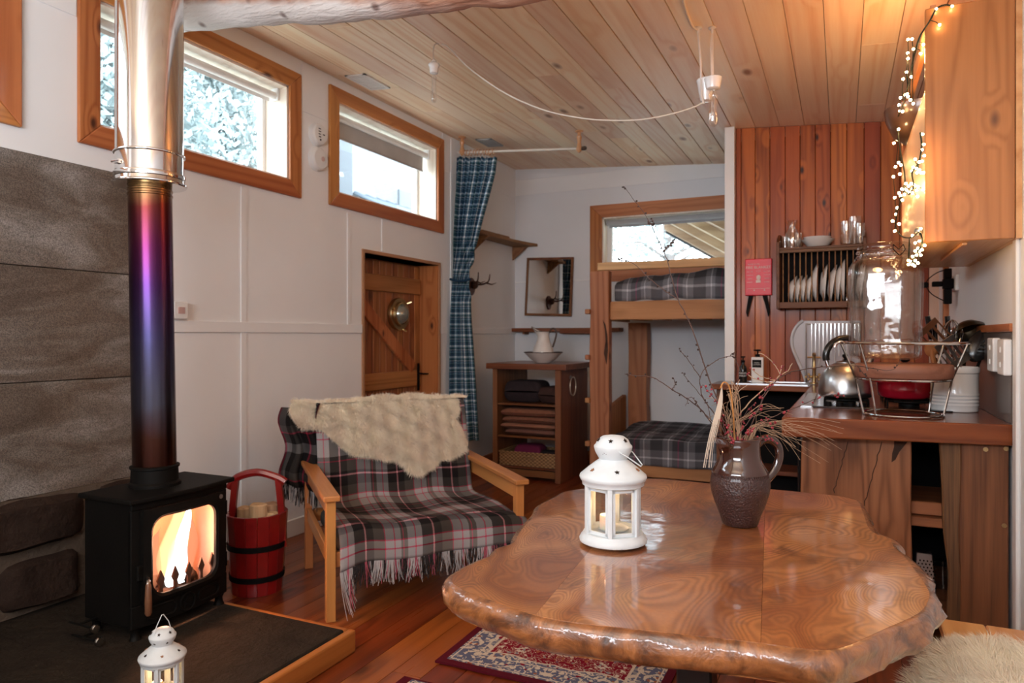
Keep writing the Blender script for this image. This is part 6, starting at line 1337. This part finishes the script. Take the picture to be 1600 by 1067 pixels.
MB().tube([(x0, YD-.03, z0), (x0, YD-.03, z1), (x1, YD-.03, z1), (x1, YD-.03, z0)], .006, 8).build('frame', M_steel, dr_, smooth=True)
for k in range(13): x = lerp(x0+.04, x1-.01, k/12); MB().tube([(x, YD-.03, z1), (x, YD-.035, z0+.12+.08*(k % 2))], .003, 6).build('rod', M_steel, dr_, smooth=True)
tp_ = thing('kitchen_tap', 'old brass mixer tap with cross handles behind the sink', 'tap', (-.235, 5.55, .95))
c_ = W(1272, 590, Y=5.50); c_ = Vector((c_.x, 5.50, .957))
MB().lathe([(.03, 0), (.03, .008), (.014, .014), (.012, .10), (.018, .11), (.012, .12), (.010, .20), (.016, .21), (.010, .22), (.001, .225)], c_, 20).build('pillar', M_brass, tp_, smooth=True)
for sg in (-1, 1):
    q = c_+Vector((sg*.035, 0, .05)); MB().tube([c_+Vector((0, 0, .05)), q], .008, 8).build('arm', M_brass, tp_, smooth=True)
    for dx, dz in ((.018, 0), (-.018, 0), (0, .018), (0, -.018)): MB().sphere(q+Vector((dx, -.02, dz)), .010, 10, 8).build('handle_knob', M_brass, tp_, smooth=True)
MB().tube([c_+Vector((-.045, 0, .19)), c_+Vector((.045, 0, .19))], .006, 8).build('crosspiece', M_brass, tp_, smooth=True)
def text(s_, size, loc, mat, par, rz=0, al='CENTER', name='lettering'):
    c = bpy.data.curves.new(name, 'FONT'); c.body = s_; c.size = size; c.align_x = al; c.align_y = 'CENTER'; c.extrude = .0004; c.materials.append(mat); c.resolution_u = 3
    tmp = bpy.data.objects.new(name, c); COL.objects.link(tmp); me = bpy.data.meshes.new_from_object(tmp.evaluated_get(bpy.context.evaluated_depsgraph_get())); bpy.data.objects.remove(tmp); o = bpy.data.objects.new(name, me); COL.objects.link(o); o.parent = par; o.location = WM[par.name].inverted() @ Vector(loc); o.rotation_euler = (PI/2, 0, rz); return o
q = W(1161, 592, Y=5.55); t = thing('soap_bottle', 'black pump bottle with white lettering on the back worktop', 'bottle', (q.x, 5.55, .951))
MB().lathe([(.001, 0), (.026, 0), (.030, .004), (.030, .09), (.026, .115), (.012, .135), (.012, .15), (.001, .15)], (0, 0, 0), 28).build('body', M_blackgl, t, world=False, smooth=50)
MB().lathe([(.014, .15), (.014, .166), (.005, .168), (.005, .185), (.016, .187), (.016, .196), (.001, .198)], (0, 0, 0), 16).build('pump', M_black, t, world=False, smooth=40)
M_ink = plain('white_ink', (.7, .7, .68), .6); text('HAND\nWASH', .019, (q.x, 5.55-.0308, .951+.06), M_ink, t)
q = W(1184, 592, Y=5.55); t = thing('lotion_bottle', 'square white pump bottle with a black label on the back worktop', 'bottle', (q.x, 5.55, .951))
MB().box(-.043, .043, -.03, .03, 0, .192).build('body', M_china, t, world=False, bevel=.006, seg=2)
MB().lathe([(.016, .192), (.016, .212), (.006, .214), (.006, .235), (.022, .237), (.022, .248), (.001, .25)], (0, 0, 0), 16).build('pump', M_black, t, world=False, smooth=40)
MB().box(-.03, -.006, -.006, .006, .238, .247).build('spout', M_black, t, world=False)
MB().box(-.036, .028, -.0315, -.0302, .115, .172).build('label', M_black, t, world=False); text('HAND\nLOTION', .014, (q.x-.004, 5.55-.0322, .951+.143), M_ink, t)
# fire blanket
a, b = W(1164, 405, Y=5.73), W(1206, 461, Y=5.73); t = thing('fire_blanket_box', 'red fire blanket pack with two black pull straps on the red boards', 'fire blanket', ((a.x+b.x)/2, 5.75, b.z))
M_rfb = plain('fire_blanket_red', (.72, .02, .04), .4, var=.04); MB().box(a.x, b.x, 5.73, 5.767, b.z, a.z).build('case', M_rfb, t, bevel=.006, seg=2)
cx_ = (a.x+b.x)/2; M_ink2 = plain('cream_ink', (.80, .66, .60), .6); y_ = 5.7292; H_ = a.z-b.z; W_ = b.x-a.x
text('FIRE BLANKET', .029, (cx_, y_, a.z-.068), M_ink2, t); text('IN CASE OF FIRE', .012, (cx_-.035, y_, a.z-.042), M_ink2, t)
for k in range(4): 
    for sg in (-1, 1): text(['PULL TABS', 'DOWN TO', 'RELEASE', 'BLANKET'][k], .0095, (cx_+sg*.062, y_, a.z-.10-k*.027), M_ink2, t)
text('1 2 3', .016, (cx_, y_, a.z-.098), M_ink2, t)
MB().sphere((cx_+.002, y_, a.z-.145), .02, 16, 8, (.8, .06, 1)).build('flame_emblem', M_ink2, t)
MB().box(cx_-.017, cx_+.017, y_-.0005, y_+.001, a.z-.185, a.z-.165).build('emblem_base', M_ink2, t)
MB().box(a.x+.015, b.x-.015, y_-.0005, y_+.001, b.z+.052, b.z+.054).build('rule', M_ink2, t)
for dx in (-.03, .045): MB().prism([(cx_+dx-.006, b.z+.035), (cx_+dx+.006, b.z+.035), (cx_+dx, b.z+.05)], (y_-.0005, y_+.001), lambda x, y, z: (x, z, y)).build('flame_mark', M_ink2, t)
for sg, (x_, dx) in ((-1, (cx_-.055, -.03)), (1, (cx_+.045, .035))):
    m = MB(); pts = [(x_, b.z), (x_+dx*.5, b.z-.07), (x_+dx*.85, b.z-.13), (x_+dx*.8, b.z-.165)]
    m.v = [(x+s*.5*w_, 5.745-.004*k+yy, z) for k, ((x, z), w_) in enumerate(zip(pts, (.035, .028, .022, .004))) for s in (-1, 1) for yy in (0, .003)]
    m.f = [f_ for k in range(3) for f_ in ((4*k, 4*k+2, 4*k+6, 4*k+4), (4*k+1, 4*k+5, 4*k+7, 4*k+3), (4*k, 4*k+4, 4*k+5, 4*k+1), (4*k+2, 4*k+3, 4*k+7, 4*k+6))]; m.build('pull_strap', M_black, t)
# dish rack with plates ------------------------------------------------------------
YR0, YR1 = 5.56, 5.766
lx, rx = W(1213, 400, Y=YR0).x, W(1354, 400, Y=YR0).x
zb, zs = W(1280, 470, Y=YR0).z, W(1280, 384, Y=YR0).z; zt_ = W(1213, 372, Y=YR0).z
rk = thing('plate_rack', 'dark wooden wall plate rack with a shelf above the dowels', 'plate rack', ((lx+rx)/2, 5.66, zb-.05))
for x in (lx, rx-.022):
    MB().prism([(YR0, zb-.055), (YR1, zb-.055), (YR1, zt_+.03), (YR1-.06, zt_+.04), (YR0+.05, zt_), (YR0, zt_-.03)], (x, x+.022), lambda a, b, c: (c, a, b)).build('side', M_rack, rk, bevel=.003)
MB().box(lx+.022, rx-.022, YR0, YR1, zs-.018, zs).build('shelf', M_rack, rk, bevel=.002)
MB().box(lx+.022, rx-.022, YR0, YR0+.02, zb-.05, zb-.005).build('bottom_rail', M_rack, rk, bevel=.002)
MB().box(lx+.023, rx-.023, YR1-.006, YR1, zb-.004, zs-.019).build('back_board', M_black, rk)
MB().box(lx+.022, rx-.022, YR0+.021, YR1, zb-.02, zb-.005).build('rack_floor', M_rack, rk)
MB().box(lx+.022, rx-.022, YR0+.0, YR0+.02, zs-.04, zs-.019).build('top_rail', M_rack, rk, bevel=.002)
for k in range(14): x = lerp(lx+.045, rx-.045, k/13); MB().tube([(x, YR0+.028, zb-.006), (x, YR0+.028, zs-.018)], .004, 6).build('dowel', M_shelf, rk, smooth=True)
plates = [(1232, .105, 10), (1241, .105, 9), (1250, .105, 7), (1259, .105, 6), (1270, .145, 2), (1283, .14, 4), (1293, .14, 8), (1304, .142, 5), (1313, .155, 1), (1323, .158, 6), (1338, .158, 7)]
pm = {}
for i, (u, r_, lean) in enumerate(plates):
    if r_ not in pm:
        m = MB().lathe([(.001, 0), (r_*.55, 0), (r_*.62, .008), (r_*.98, .034), (r_, .038), (r_*.98, .040), (r_*.60, .014), (r_*.53, .0065), (.001, .0065)], (0, 0, 0), 36, 'X', cap=False)
        m.v = [(a, b, c+r_) for a, b, c in m.v]; pm[r_] = m.mesh('plate', M_china, smooth=60)
    o = bpy.data.objects.new('plate', pm[r_]); COL.objects.link(o); x = W(u, 465, Y=YR0+.1).x; o.location = (x-.014, YR0+.125, zb-.003); o.rotation_euler = (0, math.radians(lean), 0)
    small = r_ < .12; tag(o, ('%s small side plate in the plate rack' if small else '%s large dinner plate in the plate rack') % (['first', 'second', 'third', 'fourth', 'first', 'second', 'third', 'fourth', 'fifth', 'sixth', 'seventh'][i] + ' from the left,'), 'plate', 'plates standing in the wall rack')
for k, (u, r_, h_) in enumerate(((1278, .115, .055), (1277, .098, .045))):
    p = W(u, 380, Y=5.65); o = MB().lathe([(.001, 0), (r_*.5, 0), (r_*.6, .006), (r_*.95, h_-.006), (r_, h_), (r_*.96, h_), (r_*.55, .012), (.001, .010)], (0, 0, 0), 40, cap=False).build('bowl', M_china, smooth=60)
    o.location = (p.x, 5.66, zs+.001+.028*k); tag(o, ['wide white bowl, lower of the two on the plate rack', 'white bowl, upper of the two on the plate rack'][k], 'bowl', 'bowls on the plate rack')
def tumbler(u, y, r_, h_, label, stem=False):
    p = W(u, 380, Y=y); pr = [(.001, 0), (r_*.85, 0), (r_*.9, .006), (r_, h_), (r_*.95, h_), (r_*.83, .012), (.001, .010)]
    if stem: pr = [(.001, 0), (r_*.8, 0), (r_*.8, .004), (r_, h_*.2), (r_, h_*.5), (r_*.45, h_*.72), (r_*.5, h_*.8), (r_*.8, h_), (r_*.76, h_), (r_*.42, h_*.8), (r_*.95, h_*.5), (r_*.7, .01), (.001, .008)]
    o = MB().lathe(pr, (0, 0, 0), 28, cap=False).build('drinking_glass', M_lampgl, smooth=60); o.location = (p.x, y, zs+.001); return tag(o, label, 'glass', 'glasses on the plate rack')
tumbler(1227, 5.70, .034, .10, 'small glass at the left end of the plate rack shelf'); tumbler(1238, 5.62, .058, .20, 'tall waisted glass carafe at the left of the plate rack shelf', True)
tumbler(1247, 5.71, .036, .12, 'glass behind the carafe on the plate rack'); tumbler(1323, 5.62, .046, .17, 'tall glass tumbler at the right of the plate rack shelf'); tumbler(1336, 5.69, .050, .21, 'taller glass at the right of the plate rack shelf'); tumbler(1344, 5.61, .036, .15, 'outer glass tumbler at the right end of the plate rack')
# ------------------------------------------------------------------ wall cupboard
x0, x1, y0, y1, z0, z1 = .300, XR-.001, 3.232, 4.45, 1.672, 2.60
cp = thing('hanging_cupboard', 'honey pine wall cupboard above the worktop, draped with fairy lights', 'cupboard', (.46, 3.84, z0))
MB().box(x0, x1-.022, y0, y0+.022, z0, z1).build('end_panel', M_cup, cp, bevel=.003)
MB().box(x0, x1-.022, y1-.022, y1, z0, z1).build('end_panel', M_cup, cp, bevel=.003)
MB().box(x0+.004, x1-.022, y0+.023, y1-.023, z0, z0+.02).build('bottom_board', M_cuph, cp)
MB().box(x0+.004, x1-.022, y0+.023, y1-.023, 2.27, 2.29).build('shelf', M_cuph, cp)
MB().box(x1-.02, x1, y0, y1, z0, z1).build('back_board', M_cuph, cp)
MB().box(x0+.002, x0+.022, y0+.023, y1-.023, z0+.021, 2.268).build('door', plain('pale_pine_door', (.72, .46, .28), .45, var=.06), cp, bevel=.003)
MB().prism([(x0+.02, 2.55), (x0+.04, 2.55), (x0+.04, 2.62), (x0+.02, 2.62)], (y0+.023, y1-.023), lambda a, b, c: (a, c, b)).build('top_rail', M_cuph, cp)
MB().box(.43, .45, y0+.05, y1-.5, z0-.012, z0-.0005).build('light_strip', M_cuph, cp, bevel=.003)
q = W(1436, 385, X=x0-.012); MB().sphere((x0-.012, q.y, z0+.06), .018, 14, 8).build('door_knob', M_brush, cp, smooth=True)
bw = MB().lathe([(.001, 0), (.06, .004), (.115, .045), (.145, .11), (.15, .15), (.142, .15), (.10, .06), (.001, .02)], (0, 0, 0), 36).build('wooden_bowl', plain('dark_turned_bowl', (.07, .035, .02), .3, coat=.4, var=.2), smooth=60); bw.scale = (1.22, 1.22, 1.3); bw.location = (.385, 4.22, 2.291); tag(bw, 'dark wooden bowl on the open shelf of the wall cupboard', 'bowl')
# small cups rail etc: switch on left wall, alarms, vents
t = thing('light_switch', 'small white switch box on the wall beside the stove flue', 'switch', (XL, 2.66, 1.40)); MB().box(XL+.012, XL+.04, 2.615, 2.705, 1.39, 1.485).build('box', M_plastic, t, bevel=.005); MB().box(XL+.04, XL+.045, 2.64, 2.68, 1.42, 1.455).build('rocker', plain('pink_rocker', (.62, .40, .36), .5), t)
for i, (u, v, r_) in enumerate(((494, 211, .078), (494, 249, .082))):
    p = W(u, v, X=XL); t = thing('smoke_alarm', ['upper round white alarm with a speaker grille between the windows', 'lower round white alarm with a single button between the windows'][i], 'alarm', (XL, p.y, p.z-r_))
    MB().lathe([(r_, 0), (r_, .012), (r_*.93, .02), (r_*.92, .034), (r_*.8, .044), (.001, .048)], (XL, p.y, p.z), 40, 'X').build('body', M_plastic, t, smooth=35)
    if i == 0:
        for k in range(4): MB().box(XL+.0445, XL+.048, p.y-.028, p.y-.006, p.z+.03-k*.018, p.z+.036-k*.018).build('grille_slot', M_black, t)
        MB().box(XL+.045, XL+.049, p.y+.012, p.y+.032, p.z-.003, p.z+.003).build('mark', M_black, t)
        MB().sphere((XL+.047, p.y-.01, p.z-.04), .006, 8, 6).build('button', M_black, t)
    else: MB().lathe([(.016, 0), (.016, .006), (.001, .007)], (XL+.0465, p.y+.012, p.z), 16, 'X').build('button', plain('pink_button', (.60, .45, .42), .4), t)
for i, (u, v, sx, sy) in enumerate(((575, 127, .17, .30), (765, 222, .16, .26))):
    p = Wc(u, v); t = thing('ceiling_vent', ['white louvred ceiling vent above the high window', 'grey ceiling vent behind the curtain rod'][i], 'vent', (p.x, p.y, p.z-.01))
    mt = M_plastic if i == 0 else plain('grey_vent', (.42, .42, .42), .5)
    for (a, b, c, d) in ((-sx/2, sx/2, -sy/2, -sy/2+.02), (-sx/2, sx/2, sy/2-.02, sy/2), (-sx/2, -sx/2+.02, -sy/2, sy/2), (sx/2-.02, sx/2, -sy/2, sy/2)):
        MB().prism([(p.x+a, p.y+c), (p.x+b, p.y+c), (p.x+b, p.y+d), (p.x+a, p.y+d)], (-.012, -.001), cz).build('frame_bar', mt, t)
    for k in range(9): y = p.y-sy/2+.03+k*(sy-.06)/9; MB().prism([(p.x-sx/2+.02, y), (p.x+sx/2-.02, y), (p.x+sx/2-.02, y+.016), (p.x-sx/2+.02, y+.016)], (-.010, -.004), cz).build('slat', mt, t)
# pendant lamps ---------------------------------------------------------------------
M_cord = plain('cream_cable', (.72, .64, .56), .5)
def bulb(t, p, r_, l_):
    MB().lathe([(.010, 0), (r_*.75, -.012), (r_, -.03), (r_, -l_+.02), (r_*.7, -l_+.006), (.001, -l_)], p, 20, cap=False).build('bulb_glass', M_lampgl, t, smooth=True)
    for sx in (-1, 1): MB().tube([p+RT*.005*sx, p+RT*.008*sx+Vector((0, 0, -l_*.85))], .0014, 5).build('filament', M_cord, t)
h1 = Wc(686, 68); s1 = h1+Vector((-.02, 0, 0)); s1 = W(678, 98, T=PT(h1)-.01)
t = thing('pendant_bulb', 'white bulb holder with a clear tube bulb hanging near the left window', 'pendant lamp', tuple(h1))
MB().tube(smooth_path([h1, W(679, 70, T=PT(h1)), W(677, 80, T=PT(h1)), s1+Vector((0, 0, .01))], 5), .004, 8).build('cord', M_cord, t, smooth=True)
MB().lathe([(.006, .02), (.014, .012), (.018, 0), (.032, -.008), (.034, -.016), (.026, -.03), (.024, -.062), (.016, -.066), (.001, -.066)], s1, 24).build('holder', M_china, t, smooth=40); bulb(t, s1+Vector((0, 0, -.064)), .017, .175)
a, b = Wc(1091, 43), Wc(1113, 43); TD = PT(a)
t = thing('double_pendant', 'white porcelain pendant with two hanging cords and a clear filament bulb', 'pendant lamp', tuple((a+b)/2))
for p in (a, b): MB().lathe([(.02, 0), (.02, -.006), (.008, -.012), (.006, -.03), (.001, -.032)], p, 16).build('ceiling_hook', M_china, t, smooth=True)
MB().tube([a+Vector((0, 0, -.02)), W(1095, 100, T=TD), W(1096, 150, T=TD), W(1100, 162, T=TD)], .006, 8).build('cord', M_cord, t, smooth=True)
for o_ in (-1.5, 1.5): MB().tube([b+Vector((0, 0, -.02)), W(1112+o_, 70, T=TD), W(1113+o_*.6, 118, T=TD)], .0045, 8).build('cord', M_cord, t, smooth=True)
q = W(1103, 124, T=TD+.03); MB().lathe([(.045, 0), (.05, -.006), (.046, -.02), (.034, -.09), (.028, -.115), (.001, -.12)], q, 28).build('rose', M_china, t, smooth=40)
q = W(1114, 121, T=TD-.03); MB().lathe([(.038, 0), (.046, -.004), (.044, -.02), (.036, -.058), (.03, -.062), (.001, -.062)], q, 28).build('holder', M_china, t, smooth=40); bulb(t, q+Vector((0, 0, -.06)), .025, .20)
sw = [(702, 75), (735, 108), (790, 146), (850, 172), (905, 184), (950, 188), (1000, 187), (1045, 179), (1080, 169), (1099, 160)]
P = [h1+Vector((.02, 0, -.004))]+[W(u, v, T=lerp(PT(h1), TD, (u-686)/(1100-686))-.05*math.sin((u-686)/414*PI)) for u, v in sw]
for k_ in (1,): P[k_] = P[k_]
for i_, p in enumerate(P): 
    if p.z > ceil_z(p.x)-.006: P[i_] = Vector((p.x, p.y, ceil_z(p.x)-.006))
rebase(tag(MB().tube(smooth_path(P, 6), .0042, 8).build('lamp_cable', M_cord, smooth=True), 'slack pale cable swagging between the two pendants', 'cable'))
a2 = W(1068, 0, T=TD-.5); P = [Wc(1064, -40), Wc(1068, 0), Wc(1080, 36), a+Vector((0, 0, -.01))]; P = [p+Vector((0, 0, -.006)) for p in P]
rebase(tag(MB().tube(smooth_path(P, 5), .006, 8).build('ceiling_cable', M_cord, smooth=True), 'pale cable running along the ceiling boards to the double pendant', 'cable'))
# fairy lights -------------------------------------------------------------------------
FB = [(268,33),(327,23),(280,92),(220,165),(163,146),(178,145),(162,196),(183,182),(210,199),(163,217),(158,267),(145,293),(175,285),(135,362),(153,352),(160,348),(163,358),(172,370),(182,384),(130,389),(117,414),(133,411),(143,413),(125,432),(106,442),(128,479),(111,530),(217,497),(222,535),(215,555),(223,577),(128,603),(137,612),(117,618),(133,645),(109,655),(190,590),(205,600),(215,598),(183,620),(195,625),(205,630),(212,640),(178,634),(220,640),(196,640),(155,680),(165,690),(175,680),(185,685),(190,690),(200,692),(150,700),(160,705),(168,712),(180,700),(195,705),(140,700),(130,715),(135,725),(150,720),(219,703),(198,728),(180,715),(142,741),(114,732),(123,770),(119,794),(106,819),(130,830),(114,856),(210,848),(225,909),(215,925),(200,920),(190,930),(205,932),(195,945),(210,945),(180,950),(165,965),(175,970),(190,965),(200,975),(180,980),(165,980),(187,985),(190,900),(180,873),(205,893)]
def fpos(u, v, r=None):
    if u > 1446: return W(u, v, Y=3.212)
    p = W(u, v, X=.262)
    if PT(p) > 3.9: p = W(u, v, T=3.9)
    if PT(p) < 2.74: p = W(u, v, T=2.74)
    return p
fl2 = thing('fairy_lights', 'string of warm fairy lights draped over the front edge of the wall cupboard', 'fairy lights', (.2, 3.6, 1.7))
CP = [(327, 23), (300, 18), (268, 33), (245, 75), (222, 110), (205, 140), (190, 190), (178, 240), (172, 290), (155, 350), (140, 400), (125, 440), (128, 500), (135, 560), (150, 640), (150, 690), (142, 730), (125, 780), (118, 840), (140, 875), (175, 880), (205, 860), (215, 900), (195, 940), (175, 975)]
cpts = smooth_path([fpos(1350+a*.4217, b*.4217) for a, b in CP], 5)
M_gc = plain('dark_green_cord', (.02, .028, .018), .6)
MB().tube(cpts, .0032, 6).build('main_cord', M_gc, fl2, smooth=True)
cp2 = smooth_path([fpos(1350+a*.4217, b*.4217)+Vector((-.006, 0, 0)) for a, b in [(215, 490), (220, 540), (210, 600), (185, 640), (190, 690), (170, 720), (150, 690)]], 5); MB().tube(cp2, .0032, 6).build('main_cord', M_gc, fl2, smooth=True)
allc = cpts+cp2; bmsh = MB().sphere((0, 0, 0), .0052, 10, 7).mesh('bulb', M_bulb, smooth=True); stm = MB(); r = random.Random(5)
for a, b in FB:
    p = fpos(1350+a*.4217, b*.4217); q = min(allc, key=lambda c: (c-p).length)
    o = bpy.data.objects.new('bulb', bmsh); COL.objects.link(o); o.parent = fl2; o.location = WM[fl2.name].inverted() @ p
    k_ = PT(p)/2.9; o.scale = (k_,)*3
    stm.tube([q, q.lerp(p, .5)+Vector((r.uniform(-.006, .006),)*3), p], .0016, 4)
stm.build('bulb_wires', M_gc, fl2, kind='stuff')
for (u, v, e) in ((1425, 90, 5.0), (1415, 175, 1.2), (1420, 285, 1.2), (1432, 400, 1.0)):
    p = W(u, v, T=3.1) if v < 100 else fpos(u-8, v)+Vector((-.13, 0, 0)); plight('fairy_light_glow', p, e, (1, .52, .20), .03, fl2)  # unseen point lamps added to strengthen the warm glow of the bulbs
# tree log wall hooks etc
